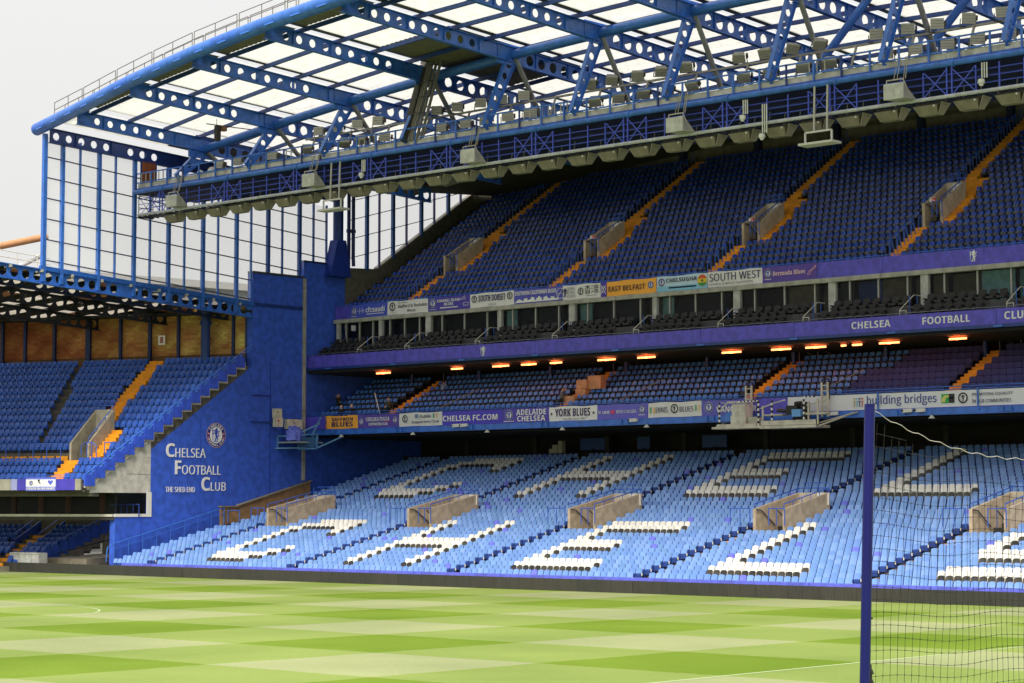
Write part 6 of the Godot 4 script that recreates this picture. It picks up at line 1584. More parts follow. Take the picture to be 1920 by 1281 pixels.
# ---------------------------------------------------------------- heaters, lamps, cameras, platforms, boxes
func build_fittings():
	var glow := StandardMaterial3D.new()
	glow.albedo_color = Color8(255, 190, 150); glow.emission_enabled = true; glow.emission = Color(1.0, 0.55, 0.32); glow.emission_energy_multiplier = 2.2
	var hs := [[-117.8, -116.25], [-109.8, -108.6], [-105.6, -103.97], [-102.77, -101.3], [-100.0, -98.87], [-95.57, -93.94], [-91.98, -90.4], [-84.76, -83.16], [-80.75, -79.18], [-78.06, -76.46], [-75.34, -74.94], [-74.5, -73.75], [-72.5, -71.0], [-67.5, -66.25]]
	for k in hs.size():
		var x0: float = hs[k][0]; var x1: float = hs[k][1]
		var t := thing("heater_lamp", "glowing orange strip heater under the box tier, %s from the blue wall" % nth(k + 1), "heater", Vector3((x0 + x1) / 2, 15.1, -114.5), "strip heaters under the box tier")
		var b := MB.new(); b.hexa([Vector3(x0 - 0.05, 15.26, -114.36), Vector3(x1 + 0.05, 15.26, -114.36), Vector3(x1 + 0.05, 15.2, -114.75), Vector3(x0 - 0.05, 15.2, -114.75), Vector3(x0 - 0.05, 15.32, -114.36), Vector3(x1 + 0.05, 15.32, -114.36), Vector3(x1 + 0.05, 15.4, -114.75), Vector3(x0 - 0.05, 15.4, -114.75)])
		part("reflector", b, M(190, 140, 110, 0.4, 0, 0.3), t)
		var n := 2 if x1 - x0 > 0.8 else 1
		for q in n:
			var w := (x1 - x0) / n
			b = MB.new(); b.tube(Vector3(x0 + w * q + 0.03, 15.09, -114.5), Vector3(x0 + w * (q + 1) - 0.03, 15.09, -114.5), 0.065, 10); part("glowing_tube", b, glow, t)
		b = MB.new(); b.bar(Vector3((x0 + x1) / 2, 15.09, -114.6), Vector3((x0 + x1) / 2, 15.5, -114.7), 0.05, 0.05); part("hanger", b, BLACK, t)
		var li := OmniLight3D.new(); li.name = "heater_light"
		li.position = Vector3(0, -0.12, 0.05); li.light_color = Color(1.0, 0.5, 0.26); li.light_energy = 0.35 * (x1 - x0); li.light_size = 0.12; li.omni_range = 14.0; li.omni_attenuation = 2.0; li.shadow_enabled = true
		t.add_child(li)
	var cones := [-120.3, -112.5, -104.9, -97.7, -90.15, -82.6, -68.0]
	for k in cones.size():
		var t := thing("cone_lamp", "small pale cone lamp under the middle tier beam, %s from the blue wall" % nth(k + 1), "lamp", Vector3(cones[k], 10.3, -113.2), "cone lamps under the middle tier")
		var b := MB.new(); b.tube(Vector3(0, -0.1, 0), Vector3(0, 0.12, 0), 0.22, 14, 0.06); part("shade", b, M(206, 204, 196, 0.6), t, true)
		b = MB.new(); b.tube(Vector3(0, 0.12, 0), Vector3(0, 0.3, -0.05), 0.02, 5); part("stem", b, M(90, 96, 110, 0.6), t, true)
	var cams := [[-107.9, 10.78, "under CHELSEA FC.COM"], [-107.1, 10.78, "next to the first under CHELSEA FC.COM"], [-91.2, 10.72, "under the IN LOVE banner"], [-75.0, 10.7, "at the start of building bridges"], [-69.6, 10.72, "under the words building bridges"], [-68.7, 10.72, "second under the words building bridges"]]
	for c in cams:
		var t := thing("security_camera", "small white box camera on the tier beam, %s" % c[2], "camera", Vector3(c[0], c[1], -113.05), "box cameras on the tier beam")
		var b := MB.new(); b.box(Vector3(0, 0, 0), Vector3(0.62, 0.22, 0.24), Basis.from_euler(Vector3(0, 0.2, 0.04))); part("body", b, M(212, 212, 206, 0.5), t, true)
		b = MB.new(); b.tube(Vector3(-0.26, 0, 0.1), Vector3(-0.32, 0, 0.16), 0.09, 10); part("lens", b, BLACK, t, true)
		b = MB.new(); b.bar(Vector3(0, -0.1, 0), Vector3(0, -0.1, -0.25), 0.06, 0.06); part("arm", b, M(180, 180, 176, 0.6), t, true)
	# gangway numbers
	for q in [["3", -87.0 - 1.0, 0], ["4", -73.4, 0], ["5", -58.8, 0], ["3", -102.6, 0]]:
		var o := Vector3(q[1], 4.95, -108.77)
		var t := thing("number_sign", "white sign with red %s in the lower gangway, %s" % [q[0], "below the H and E" if q[1] < -80 and q[1] > -95 else ("below the C and H" if q[1] < -95 else ("below the E and L" if q[1] < -65 else "seen through the net"))], "sign", o)
		var b := MB.new(); b.span(o, o + Vector3(0.85, 0.7, 0.03)); part("plate", b, WHITE_PRINT, t)
		letters(q[0], o + Vector3(0.25, 0.1, 0.034), Vector3.RIGHT, Vector3.UP, 0.34, 0.5, M(196, 44, 40, 0.6), t, true, false, "number")
	for k in 5:
		var c := -117.1 + 14.6 * k
		if c > -55: break
		var o := Vector3(c + 0.75, 25.5, -123.97)
		var t := thing("number_sign", "white number sign inside the upper gangway by yellow stair %s" % nth(k + 1), "sign", o)
		var b := MB.new(); b.span(o, o + Vector3(0.55, 0.75, 0.03)); part("plate", b, WHITE_PRINT, t)
		if k > 1: letters("3" if k == 2 else "4", o + Vector3(0.16, 0.12, 0.034), Vector3.RIGHT, Vector3.UP, 0.25, 0.45, M(170, 50, 56, 0.6), t, true, false, "number")
		if k > 0:
			var f := Vector3(c + 0.35, 24.85, -121.6)
			var s := thing("fire_sign", "small red and white sign on the upper gangway by yellow stair %s" % nth(k + 1), "sign", f)
			b = MB.new(); b.span(f, f + Vector3(0.5, 0.28, 0.03)); part("plate", b, WHITE_PRINT, s)
			b = MB.new(); b.span(f + Vector3(0.16, 0.02, 0.031), f + Vector3(0.49, 0.26, 0.04)); part("red_field", b, M(190, 40, 36, 0.6), s)
			b = MB.new(); b.span(f + Vector3(0.24, 0.06, 0.041), f + Vector3(0.28, 0.2, 0.045)); b.span(f + Vector3(0.285, 0.06, 0.041), f + Vector3(0.4, 0.1, 0.045)); part("pictogram", b, WHITE_PRINT, s)
	var fs := cl(-0.2, 1.86, 3.72)
	var s2 := thing("fire_sign", "small red sign on the wall above the corner's lower block", "sign", fs)
	var b := MB.new(); b.prism(PackedVector2Array([Vector2(0, 0), Vector2(0.55, 0), Vector2(0.55, 0.4), Vector2(0, 0.4)]), fs, -CD, Vector3.UP, -CN, 0.03); part("plate", b, WHITE_PRINT, s2)
	b = MB.new(); b.prism(PackedVector2Array([Vector2(0.08, 0.05), Vector2(0.5, 0.05), Vector2(0.5, 0.36), Vector2(0.08, 0.36)]), fs - CN * 0.031, -CD, Vector3.UP, -CN, 0.01); part("red_field", b, M(190, 40, 36, 0.6), s2)
	# cardboard boxes in the middle tier
	var bx := [[-98.15, 13.25, -116.1, 0.95, 0.62, "left upper"], [-97.15, 13.2, -116.3, 1.2, 0.95, "widest"], [-98.2, 12.62, -116.0, 0.9, 0.6, "left lower"], [-98.7, 12.15, -115.2, 1.25, 0.55, "nearest, lying across the stair"]]
	var bl := ["cardboard box on top of another, next to the widest carton", "widest cardboard carton among the seats of the middle tier", "cardboard box underneath another, beside the widest carton", "cardboard box lying lowest, across the yellow stair"]
	for k in 4:
		var q: Array = bx[k]
		var t := thing("cardboard_box", bl[k], "box", Vector3(q[0], q[1], q[2]), "cardboard boxes in the middle tier")
		b = MB.new(); b.box(Vector3(0, q[4] / 2, 0), Vector3(q[3], q[4], 0.6)); part("carton", b, M(206, 156, 118, 0.9, 1), t, true)
		b = MB.new(); b.box(Vector3(0, q[4] / 2, 0.302), Vector3(q[3], 0.04, 0.004)); part("tape", b, M(176, 126, 90, 0.6), t, true)
	build_platforms()

func build_platforms():
	# television platform hung from the middle tier, x -83.2 to -74.9
	var o := Vector3(-82.9, 10.0, -112.6)
	var t := thing("camera_platform", "pale steel camera platform hung on the middle tier front, with striped rails", "platform", o)
	var pale := M(206, 200, 184, 0.6, 1)
	var b := MB.new(); b.span(Vector3(-83.4, 9.86, -113.1), Vector3(-79.6, 10.0, -111.5)); b.span(Vector3(-79.6, 9.8, -113.1), Vector3(-75.3, 9.98, -111.5)); part("deck", b, pale, t)
	b = MB.new(); b.span(Vector3(-83.0, 10.0, -111.55), Vector3(-79.9, 10.16, -111.5)); b.span(Vector3(-79.5, 10.0, -111.55), Vector3(-75.3, 10.3, -111.5)); part("kick_board", b, pale, t)
	var post := func(x: float, h: float, striped: bool):
		for k in int(h / 0.16):
			var bb := MB.new(); bb.box(Vector3(x, 10.08 + 0.16 * k, -111.6), Vector3(0.09, 0.155, 0.09)); part("rail_post", bb, (BLACK if k % 2 else WHITE_PRINT) if striped else pale, t)
	post.call(-82.85, 1.7, true); post.call(-79.75, 1.6, true); post.call(-79.4, 1.4, false); post.call(-78.7, 1.6, true); post.call(-76.25, 1.7, true); post.call(-75.2, 1.7, false); post.call(-75.9, 1.5, false)
	for s in [[-81.3, -79.75, 11.6], [-76.25, -75.3, 11.74]]:
		for k in int((s[1] - s[0]) / 0.14):
			b = MB.new(); b.box(Vector3(s[0] + 0.14 * k + 0.07, s[2], -111.6), Vector3(0.135, 0.08, 0.08)); part("striped_rail", b, BLACK if k % 2 else WHITE_PRINT, t)
	b = MB.new(); b.path([Vector3(-82.85, 11.0, -111.6), Vector3(-82.3, 11.6, -111.8), Vector3(-81.2, 11.6, -112.6)], 0.05); b.path([Vector3(-79.6, 11.1, -111.6), Vector3(-78.6, 11.4, -111.6), Vector3(-77.8, 11.6, -111.8)], 0.045); b.path([Vector3(-76.1, 11.2, -111.7), Vector3(-74.9, 11.6, -112.2)], 0.045); part("hand_rail", b, pale, t)
	b = MB.new(); b.tube(Vector3(-83.4, 9.9, -111.6), Vector3(-82.6, 10.6, -113.0), 0.05, 6); b.tube(Vector3(-75.1, 9.9, -111.6), Vector3(-73.6, 10.7, -113.2), 0.07, 6); b.tube(Vector3(-75.3, 10.1, -111.9), Vector3(-73.3, 10.75, -113.2), 0.05, 6); part("brace", b, M(170, 166, 152, 0.6), t)
	b = MB.new(); b.span(Vector3(-76.1, 10.6, -112.2), Vector3(-74.6, 10.75, -111.55)); part("counter", b, M(186, 182, 166, 0.6, 1), t)
	b = MB.new(); b.span(Vector3(-79.4, 10.62, -112.2), Vector3(-77.9, 10.72, -111.6)); part("counter", b, M(186, 182, 166, 0.6, 1), t)
	for x in [-81.5, -75.6]:
		b = MB.new()
		for s in [-0.22, 0.22]: b.box(Vector3(x + s, 11.6, -113.0), Vector3(0.1, 2.2, 0.12))
		for k in 6: b.box(Vector3(x, 10.8 + 0.34 * k, -113.0), Vector3(0.4, 0.06, 0.06))
		part("ladder", b, pale, t)
		b = MB.new(); b.path([Vector3(x - 0.25, 11.6, -113.1), Vector3(x - 0.25, 12.9, -113.1), Vector3(x + 0.25, 12.9, -113.1), Vector3(x + 0.25, 11.6, -113.1)], 0.05, 6); part("hoop", b, BLACK, t)
	var c := thing("equipment_cabinet", "pale grey cabinet standing on the camera platform", "cabinet", Vector3(-81.6, 10.0, -112.2))
	b = MB.new(); b.span(Vector3(-82.1, 10.0, -112.6), Vector3(-80.9, 10.72, -111.8)); b.span(Vector3(-82.0, 10.72, -112.6), Vector3(-80.95, 11.45, -111.8)); part("cabinet_box", b, M(208, 204, 192, 0.6, 1), c)
	b = MB.new(); b.span(Vector3(-81.5, 10.74, -111.8), Vector3(-81.48, 11.42, -111.79)); part("door_seam", b, M(150, 146, 136, 0.6), c)
	b = MB.new(); b.span(Vector3(-80.7, 10.0, -112.3), Vector3(-80.0, 10.6, -111.8)); part("side_box", b, M(190, 186, 170, 0.6, 1), c)
	var s := thing("blue_chair", "blue plastic chair on the camera platform beside the cabinet", "chair", Vector3(-82.5, 10.0, -112.0))
	b = back_shape(0.62, 0.75, 0.1, 0.1); 
	var mi := part("chair_back", b, M(60, 124, 206, 0.4), s, true); mi.position = Vector3(0, 0.98, -0.2)
	b = MB.new(); b.box(Vector3(0, 0.3, 0.05), Vector3(0.6, 0.1, 0.5)); part("chair_seat", b, M(40, 60, 110, 0.5), s, true)
	b = MB.new(); b.tube(Vector3(0, 0, 0), Vector3(0, 0.3, 0), 0.05, 8); b.box(Vector3(0, 0.03, 0), Vector3(0.5, 0.05, 0.5)); part("chair_leg", b, BLACK, s, true)
	var v := thing("television_camera", "black television camera on a pedestal with a pale blue hood, on the platform", "camera", Vector3(-77.3, 10.0, -112.1))
	b = MB.new(); b.tube(Vector3(0, 0, 0), Vector3(0, 0.6, 0), 0.16, 12, 0.1); for k in 3: b.bar(Vector3(0, 0.15, 0), Vector3(0.4 * cos(k * 2.1), 0, 0.4 * sin(k * 2.1)), 0.07, 0.07)
	part("pedestal", b, BLACK, v, true)
	b = MB.new(); b.box(Vector3(-0.1, 0.95, 0.1), Vector3(0.7, 0.55, 0.9), Basis.from_euler(Vector3(0, 0.5, 0))); b.tube(Vector3(0.2, 1.35, 0.2), Vector3(0.5, 1.4, -0.1), 0.14, 10); b.box(Vector3(0.5, 0.9, -0.1), Vector3(1.0, 1.1, 0.3)); part("camera_body", b, M(30, 29, 28, 0.6), v, true)
	b = MB.new(); b.box(Vector3(0.5, 0.75, 0.45), Vector3(0.62, 0.46, 0.3), Basis.from_euler(Vector3(0.1, 0.1, 0))); part("lens_hood", b, M(104, 160, 222, 0.5), v, true)
	b = MB.new(); b.tube(Vector3(-0.4, 0.9, 0.2), Vector3(-1.0, 0.95, 0.5), 0.13, 10); part("lens_barrel", b, M(44, 44, 44, 0.4), v, true)
	# small blue platform at the pier
	var p := thing("corner_platform", "small blue steel platform hung at the pier end of the middle tier", "platform", Vector3(-125, 9.5, -112.4))
	var teal := M(86, 140, 190, 0.5, 1)
	b = MB.new(); b.span(Vector3(XW - 0.3, 9.75, -112.9), Vector3(XW + 2.4, 9.85, -110.3)); part("deck", b, M(150, 160, 160, 0.6), p)
	b = MB.new()
	for q in [[Vector3(XW + 0.1, 9.4, -110.3), Vector3(XW + 0.1, 10.3, -110.3)], [Vector3(XW + 0.1, 10.3, -110.3), Vector3(XW + 1.4, 10.3, -110.9)], [Vector3(XW - 0.2, 9.35, -110.0), Vector3(XW + 2.2, 9.4, -112.0)], [Vector3(XW + 2.2, 9.4, -112.0), Vector3(XW + 2.2, 10.4, -112.0)], [Vector3(XW + 2.2, 10.4, -112.0), Vector3(XW + 2.3, 11.8, -112.8)], [Vector3(XW + 1.3, 10.5, -111.4), Vector3(XW + 2.4, 11.3, -112.6)], [Vector3(XW + 1.3, 9.3, -111.4), Vector3(XW + 3.4, 9.3, -111.4)], [Vector3(XW + 3.4, 9.3, -111.4), Vector3(XW + 3.4, 10.4, -111.4)], [Vector3(XW + 1.3, 10.4, -111.4), Vector3(XW + 3.5, 10.4, -111.4)], [Vector3(XW + 1.3, 9.3, -111.4), Vector3(XW + 1.3, 10.5, -111.4)], [Vector3(XW + 3.4, 9.35, -111.4), Vector3(XW + 4.4, 10.2, -113.0)]]: b.bar(q[0], q[1], 0.11, 0.11)
	part("frame", b, teal, p)
	b = MB.new(); b.span(Vector3(XW + 1.4, 9.45, -111.5), Vector3(XW + 3.35, 10.2, -111.45)); part("mesh_screen", b, M(50, 90, 130, 0.6), p)
	b = MB.new(); b.span(Vector3(XW + 0.05, 10.85, -113.3), Vector3(XW + 2.3, 11.85, -113.2)); part("purple_panel", b, M(80, 70, 196, 0.5), p)
	b = MB.new(); b.bar(Vector3(XW + 0.1, 11.35, -107.5), Vector3(XW + 0.1, 11.35, -109.5), 0.08, 0.08); b.tube(Vector3(XW + 0.1, 11.35, -109.5), Vector3(XW + 0.6, 10.3, -110.3), 0.05); part("wall_bar", b, STEEL_DARK, p)
	for k in 3:
		var z: float = [-109.9, -110.0, -111.6][k]
		var q := thing("junction_box", ["tall cream junction box at the top of the pier platform", "cream junction box with a red mark below the tall one", "wide cream cabinet behind the blue cover on the pier platform"][k], "box", Vector3(XW + 0.45, [11.75, 11.05, 10.95][k], z))
		b = MB.new(); b.box(Vector3(0, 0.3, 0), Vector3(0.35, [0.72, 0.7, 0.75][k], [0.7, 0.75, 1.6][k])); part("case", b, M(214, 208, 186, 0.6, 1), q, true)
		b = MB.new(); b.box(Vector3(0.178, 0.4, 0.1), Vector3(0.01, 0.16, 0.18)); part("mark", b, M(190, 60, 60, 0.6) if k == 1 else M(140, 140, 132, 0.6), q, true)
	var cv := thing("blue_cover", "crumpled blue cover draped over equipment on the pier platform", "cover", Vector3(XW + 1.0, 10.35, -111.2))
	b = MB.new()
	var nz := FastNoiseLite.new(); nz.seed = 4; nz.frequency = 1.6
	var S := func(i: int, j: int) -> Vector3:
		var th := PI * 0.5 * j / 8.0; var ph := TAU * i / 20.0
		var d := Vector3(cos(ph) * cos(th), sin(th) * 1.1, sin(ph) * cos(th))
		var r := 0.72 * (1.0 + 0.5 * nz.get_noise_3d(d.x * 2, d.y * 2, d.z * 2))
		return d * r + Vector3(0, -0.1 if j else -0.35 - 0.3 * absf(nz.get_noise_2d(ph * 2, 3.0)), 0)
	for i in 20:
		for j in 8: b.quad(S.call((i + 1) % 20, j), S.call(i, j), S.call(i, j + 1), S.call((i + 1) % 20, j + 1))
	part("sheet", b, M(96, 112, 210, 0.6), cv, true)
	var mid := thing("concourse_goods", "pale goods glimpsed on a counter in the dark concourse", "goods", Vector3(-108, 8.9, -124.5))
	b = MB.new(); b.box(Vector3(0, 0.35, 0.1), Vector3(0.5, 0.7, 0.4)); b.box(Vector3(0.45, 0.5, 0.0), Vector3(0.4, 1.0, 0.4)); b.box(Vector3(-0.5, 0.2, 0), Vector3(0.35, 0.4, 0.4)); part("pack", b, M(190, 180, 160, 0.8), mid, true)
	for k in 3:
		var q := thing("concourse_screen", "dim blue screen in the dark concourse, %s from the blue wall" % nth(k + 1), "panel", Vector3([-104.5, -99.6, -93.0][k], 9.0, -124.7), "dim screens in the concourse")
		b = MB.new(); b.box(Vector3(0, 0.6, 0), Vector3([2.6, 1.2, 2.2][k], 0.9, 0.1)); part("screen", b, M(40, 70, 130, 0.5), q, true)
		b = MB.new(); b.box(Vector3(0, 0.1, 0), Vector3(0.2, 0.3, 0.1)); part("stand", b, BLACK, q, true)

# ---------------------------------------------------------------- people: one continuous surface round a skeleton
func figure(bones: Array, cell: float, k: float) -> MB:
	# each bone: [a, b, ra, rb, colour]
	var lo := Vector3(9, 9, 9); var hi := -lo
	for q in bones:
		for e in 2:
			var r: Vector3 = Vector3.ONE * (q[2 + e] + cell * 2.0)
			lo = lo.min(q[e] - r); hi = hi.max(q[e] + r)
	var n := Vector3i(((hi - lo) / cell).ceil()) + Vector3i.ONE
	var f := PackedFloat32Array(); f.resize(n.x * n.y * n.z); f.fill(1.0)
	for q in bones:
		var a: Vector3 = q[0]; var ab: Vector3 = q[1] - a
		var l2 := maxf(ab.length_squared(), 1e-6)
		var rm := maxf(q[2], q[3]) + 0.09
		var c0 := Vector3i(((a.min(q[1]) - Vector3.ONE * rm - lo) / cell).floor()).max(Vector3i.ZERO)
		var c1 := Vector3i(((a.max(q[1]) + Vector3.ONE * rm - lo) / cell).ceil()).min(n - Vector3i.ONE)
		for x in range(c0.x, c1.x + 1):
			for y in range(c0.y, c1.y + 1):
				for z in range(c0.z, c1.z + 1):
					var p := lo + Vector3(x, y, z) * cell - a
					var t := clampf(p.dot(ab) / l2, 0, 1)
					var d: float = (p - ab * t).length() - lerpf(q[2], q[3], t)
					var i := (x * n.y + y) * n.z + z
					var e := f[i]
					var h := maxf(k - absf(d - e), 0.0) / k
					f[i] = minf(d, e) - h * h * k * 0.25
	var b := MB.new(); b.colored = true
	var id := {}
	var at := func(x: int, y: int, z: int) -> int: return (x * n.y + y) * n.z + z
	var off := [Vector3i(0, 0, 0), Vector3i(1, 0, 0), Vector3i(0, 1, 0), Vector3i(1, 1, 0), Vector3i(0, 0, 1), Vector3i(1, 0, 1), Vector3i(0, 1, 1), Vector3i(1, 1, 1)]
	var ed := [[0, 1], [2, 3], [4, 5], [6, 7], [0, 2], [1, 3], [4, 6], [5, 7], [0, 4], [1, 5], [2, 6], [3, 7]]
	for x in n.x - 1:
		for y in n.y - 1:
			for z in n.z - 1:
				var base: int = (x * n.y + y) * n.z + z
				var v := []
				var neg := 0
				for o in off:
					var w := f[base + (o.x * n.y + o.y) * n.z + o.z]
					v.append(w)
					if w < 0: neg += 1
				if neg == 0 or neg == 8: continue
				var s := Vector3.ZERO; var m := 0
				for e in ed:
					if (v[e[0]] < 0) != (v[e[1]] < 0):
						s += Vector3(off[e[0]]).lerp(Vector3(off[e[1]]), v[e[0]] / (v[e[0]] - v[e[1]])); m += 1
				var p := lo + (Vector3(x, y, z) + s / m) * cell
				var g := Vector3(v[1] + v[3] + v[5] + v[7] - v[0] - v[2] - v[4] - v[6], v[2] + v[3] + v[6] + v[7] - v[0] - v[1] - v[4] - v[5], v[4] + v[5] + v[6] + v[7] - v[0] - v[1] - v[2] - v[3]).normalized()
				var best := 9.0; var col := Color.WHITE
				for q in bones:
					var ab: Vector3 = q[1] - q[0]
					var t := clampf((p - q[0]).dot(ab) / maxf(ab.length_squared(), 1e-6), 0, 1)
					var d: float = (p - q[0] - ab * t).length() - lerpf(q[2], q[3], t)
					if d < best: best = d; col = q[4]
				id[base] = b.v.size()
				b.v.append(p); b.n.append(g); b.c.append(col)
	for x in range(1, n.x - 1):
		for y in range(1, n.y - 1):
			for z in range(1, n.z - 1):
				var i: int = at.call(x, y, z)
				var a := f[i] < 0
				for ax in 3:
					var j: int = i + [n.y * n.z, n.z, 1][ax]
					if a == (f[j] < 0): continue
					var u: int = [n.z, 1, n.y * n.z][ax]; var w: int = [1, n.y * n.z, n.z][ax]
					var q := [i - u - w, i - w, i, i - u]
					if not (id.has(q[0]) and id.has(q[1]) and id.has(q[2]) and id.has(q[3])): continue
					var r := [id[q[0]], id[q[1]], id[q[2]], id[q[3]]]
					if a: b.i.append_array([r[0], r[2], r[1], r[0], r[3], r[2]])
					else: b.i.append_array([r[0], r[1], r[2], r[0], r[2], r[3]])
	return b

# a person standing at foot level, facing +z; pose values bend the spine and place the hands
func person(label: String, at: Vector3, turn: float, top: Color, legs: Color, hair: Color, lean: float, hand_l: Vector3, hand_r: Vector3, tall := 1.76, seated := false):
	var t := thing("person", label, "person", at)
	t.rotation.y = turn
	var skin := Color(0.62, 0.36, 0.25)
	var s := tall / 1.76
	var hip := Vector3(0, 0.93, 0) * s
	var fwd := Vector3(0, cos(lean), sin(lean))
	var chest := hip + fwd * 0.32 * s
	var neck := hip + fwd * 0.54 * s
	var head := neck + (fwd + Vector3(0, 0.5, 0.1)).normalized() * 0.19 * s
	var bones := []
	bones.append([hip + Vector3(-0.06, 0, 0), hip + Vector3(0.06, 0, 0), 0.13 * s, 0.13 * s, legs])
	bones.append([hip + Vector3(0, 0.08, 0), chest, 0.135 * s, 0.15 * s, top])
	bones.append([chest + Vector3(-0.07, 0.03, 0), chest + Vector3(0.07, 0.03, 0), 0.135 * s, 0.135 * s, top])
	var shl := neck + Vector3(-0.175, -0.05, 0) * s; var shr := neck + Vector3(0.175, -0.05, 0) * s
	bones.append([shl, shr, 0.07 * s, 0.07 * s, top])
	bones.append([neck, head + Vector3(0, -0.04, 0), 0.055 * s, 0.055 * s, skin])
	bones.append([head + Vector3(0, -0.035, 0.015), head + Vector3(0, 0.03, 0.0), 0.08 * s, 0.092 * s, skin])
	bones.append([head + Vector3(0, -0.01, 0.1) * s, head + Vector3(0, -0.03, 0.115) * s, 0.016, 0.02, skin])
	bones.append([head + Vector3(0, 0.05, -0.03) * s, head + Vector3(0, 0.075, 0.01) * s, 0.098 * s, 0.085 * s, hair])
	for e in [-1, 1]: bones.append([head + Vector3(0.088 * e, -0.01, 0) * s, head + Vector3(0.09 * e, 0.015, -0.01) * s, 0.02, 0.024, skin])
	for e in 2:
		var sh := shl if e == 0 else shr
		var hd := (hand_l if e == 0 else hand_r) * s
		var dv := hd - sh
		var mx := 0.55 * s
		if dv.length() > mx: hd = sh + dv.normalized() * mx
		var mid := (sh + hd) / 2 + Vector3((-0.06 if e == 0 else 0.06), -0.05, -0.1 + 0.0 * s)
		bones.append([sh, mid, 0.056 * s, 0.045 * s, top]); bones.append([mid, hd, 0.045 * s, 0.034 * s, top])
		var dir := (hd - mid).normalized()
		bones.append([hd + dir * 0.03, hd + dir * 0.09, 0.036, 0.034, skin])
		for q in 4:
			var o := Vector3(0.018 * (q - 1.5), 0, 0)
			bones.append([hd + dir * 0.1 + o, hd + dir * (0.165 - 0.008 * absf(q - 1.3)) + o * 1.15 + Vector3(0, -0.015, 0), 0.011, 0.009, skin])
		bones.append([hd + dir * 0.06 + Vector3((0.03 if e == 0 else -0.03), 0, 0), hd + dir * 0.11 + Vector3((0.05 if e == 0 else -0.05), 0, 0.01), 0.012, 0.01, skin])
	for e in [-1, 1]:
		var kn := Vector3(0.1 * e, 0.5, 0.03 + 0.05 * (e + 1)) * s; var an := Vector3(0.11 * e, 0.09, 0.0) * s
		bones.append([hip + Vector3(0.085 * e, -0.02, 0) * s, kn, 0.095 * s, 0.062 * s, legs]); bones.append([kn, an, 0.062 * s, 0.044 * s, legs])
		bones.append([an + Vector3(0, -0.04, -0.03), an + Vector3(0.02 * e, -0.05, 0.16), 0.042, 0.036, Color(0.02, 0.02, 0.02)])
	var b := figure(bones, 0.026, 0.05)
	var m := StandardMaterial3D.new(); m.vertex_color_use_as_albedo = true; m.roughness = 0.85
	part("body", b, m, t, true)

func build_people():
	var hd := Vector3(-0.28, 0.85, 0.1); var hr := Vector3(0.28, 0.85, 0.1)
	var black := Color(0.012, 0.012, 0.014); var dark := Color(0.03, 0.03, 0.035)
	person("person in a light blue shirt standing among the middle tier seats, back turned", Vector3(-114.1, 12.85, -118.05), PI + 0.3, Color(0.30, 0.42, 0.68), black, Color(0.02, 0.015, 0.012), 0.35, Vector3(-0.2, 1.0, 0.35), Vector3(0.22, 1.0, 0.35))
	person("person in a grey jacket and black trousers standing by the cardboard boxes", Vector3(-99.15, 11.5, -114.75), PI - 0.7, Color(0.13, 0.13, 0.135), black, Color(0.03, 0.025, 0.02), 0.12, Vector3(-0.3, 1.55, 0.2), Vector3(0.2, 1.2, 0.35), 1.8)
	person("person in dark olive clothes with a pale pole by the first middle stair", Vector3(-116.8, 11.5, -114.9), 0.6, Color(0.06, 0.055, 0.035), black, Color(0.02, 0.015, 0.01), 0.25, Vector3(-0.25, 1.05, 0.35), hr, 1.7)
	person("person in black with a raised hand standing next to the blue wall", Vector3(-123.2, 12.0, -115.6), 0.8, black, black, Color(0.02, 0.015, 0.01), 0.05, Vector3(-0.2, 1.5, 0.25), Vector3(0.15, 1.15, 0.3), 1.74)
	person("person in a black coat leaning at the front rail, bald and nearer the blue wall", Vector3(-121.2, 11.05, -114.0), 0.9, black, black, Color(0.5, 0.3, 0.22), 0.3, Vector3(-0.2, 0.95, 0.35), Vector3(0.2, 0.95, 0.35), 1.66)
	person("grey haired person in a black coat leaning over the front rail", Vector3(-119.7, 11.05, -114.0), -0.5, black, dark, Color(0.3, 0.28, 0.26), 0.35, Vector3(-0.25, 0.9, 0.4), Vector3(0.25, 0.9, 0.4), 1.72)
	var p := thing("pale_pole", "thin pale pole slanting beside the person at the first middle stair", "pole", Vector3(-117.3, 11.9, -114.0))
	var b := MB.new(); b.tube(Vector3(-116.95, 11.9, -114.1), Vector3(-117.75, 13.55, -114.3), 0.035, 8); part("pole", b, M(206, 206, 200, 0.5), p)
	b = MB.new(); b.tube(Vector3(-117.75, 13.55, -114.3), Vector3(-117.78, 13.62, -114.31), 0.045, 8); part("pole_end", b, M(90, 90, 90, 0.5), p)

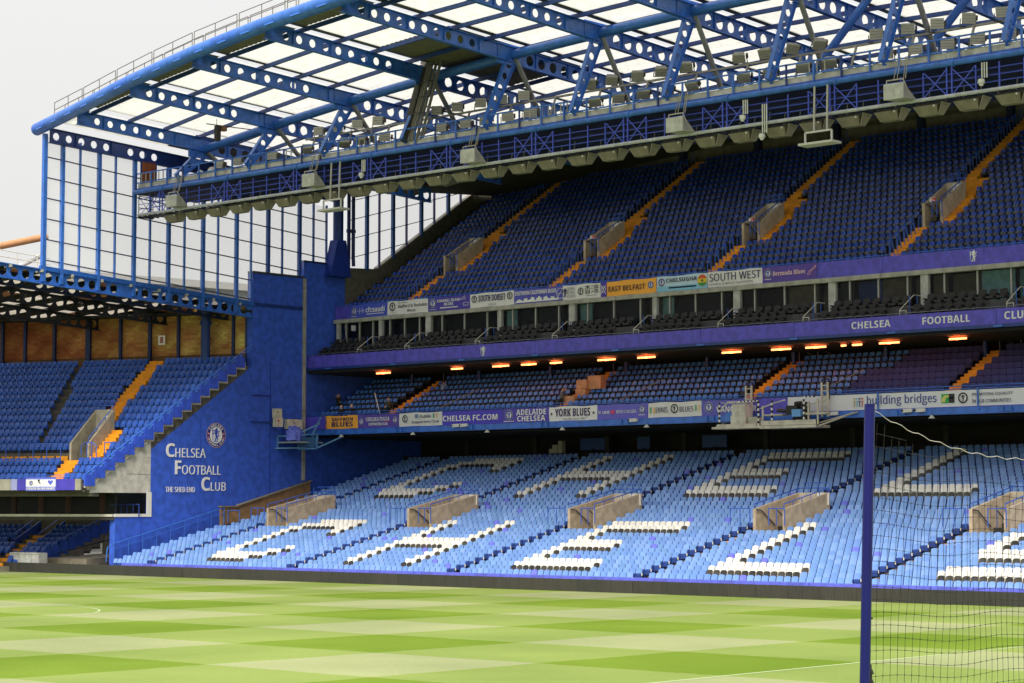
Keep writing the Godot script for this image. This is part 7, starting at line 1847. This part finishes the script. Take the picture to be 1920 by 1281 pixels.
# ---------------------------------------------------------------- ball-stop net near the camera
func build_net():
	var top := Vector3(-10.92, 5.8, -17.07); var foot := Vector3(-11.30, 0.0, -17.34)
	var t := thing("net_post", "tall dark blue net post standing close to the camera", "post", foot)
	var b := MB.new(); b.tube(foot, top, 0.05, 24); part("pole", b, M(10, 16, 92, 0.35), t)
	b = MB.new(); b.tube(top, top + Vector3(0, 0.01, 0), 0.05, 24); part("cap", b, M(10, 16, 90, 0.4), t)
	b = MB.new(); b.tube(foot, foot + Vector3(0, 0.35, 0), 0.075, 20); part("socket", b, M(30, 34, 60, 0.5), t)
	b = MB.new()
	for k in 4:
		var y := 1.2 + 1.3 * k
		var p := foot.lerp(top, y / 5.8)
		b.tube(p + Vector3(0.0, 0, -0.05), p + Vector3(0.01, 0, -0.09), 0.012, 6)
	part("eyelets", b, M(40, 40, 44, 0.4), t)
	b = MB.new()
	var c0 := foot.lerp(top, 0.58) + Vector3(0, 0, -0.09)
	b.path([c0, c0 + Vector3(0.005, -0.12, 0), c0 + Vector3(-0.01, -0.28, -0.01), c0 + Vector3(0.0, -0.6, 0), c0 + Vector3(-0.01, -1.2, 0)], 0.011, 6)
	for k in 3: b.tube(c0 + Vector3(0.0, -0.05 - 0.09 * k, 0), c0 + Vector3(0.02, -0.09 - 0.09 * k, 0.0), 0.018, 6)
	part("lacing", b, M(26, 26, 26, 0.7), t)
	b = MB.new(); b.path([c0 + Vector3(0.0, -0.36, 0.01), c0 + Vector3(0.0, -0.9, 0.01), c0 + Vector3(-0.01, -2.5, 0.01)], 0.016, 6); part("white_cord", b, M(190, 190, 190, 0.7), t)
	var n := thing("goal_net", "thin black netting hanging from a sagging rope beyond the net post", "net", foot + Vector3(0, 0, -0.1))
	var dir := Vector3(0.0, 0, -1.0); var ln := 3.6
	var rope := func(s: float) -> Vector3:
		var h := 5.75 - 0.30 * s + 0.055 * s * s
		return top + dir * (s + 0.06) + Vector3(0.0, h - 5.8, 0)
	b = MB.new()
	var pts := []
	for k in 40: pts.append(rope.call(k * 0.1) + Vector3(0, 0.012 * sin(k * 1.7), 0.0))
	b.path(pts, 0.0035, 5)
	part("head_rope", b, M(190, 186, 176, 0.8), n)
	var wav := func(s: float, y: float) -> Vector3:
		var base := foot.lerp(top, y / 5.8) + dir * (s + 0.1)
		return base + Vector3(0.03 * sin(s * 2.1 + y * 1.3), -0.045 * s * (1.2 - 0.18 * s) - 0.02 * sin(s * 3.0 + y), 0.012 * sin(y * 5.0 + s * 3.0))
	var strand := MB.new()
	var i := 0
	while i * 0.124 < ln:
		var s := i * 0.124
		var y := 0.1
		var hi: float = (rope.call(s) as Vector3).y
		while y < hi - 0.2:
			strand.tube(wav.call(s, y), wav.call(s, minf(y + 0.12, hi)), 0.0021, 4, -1, false); y += 0.12
		i += 1
	var j := 1
	while j * 0.12 < 5.6:
		var s := 0.0
		while s < ln - 0.13:
			if (rope.call(s) as Vector3).y > j * 0.12 + 0.1:
				strand.tube(wav.call(s, j * 0.12), wav.call(s + 0.124, j * 0.12), 0.0021, 4, -1, false)
				strand.tube(wav.call(s, j * 0.12) - Vector3(0, 0.008, 0), wav.call(s, j * 0.12) + Vector3(0, 0.008, 0), 0.0042, 4, -1, false)
			s += 0.124
		j += 1
	var o := part("netting", strand, M(26, 30, 24, 0.8), n)
	stuff(o)
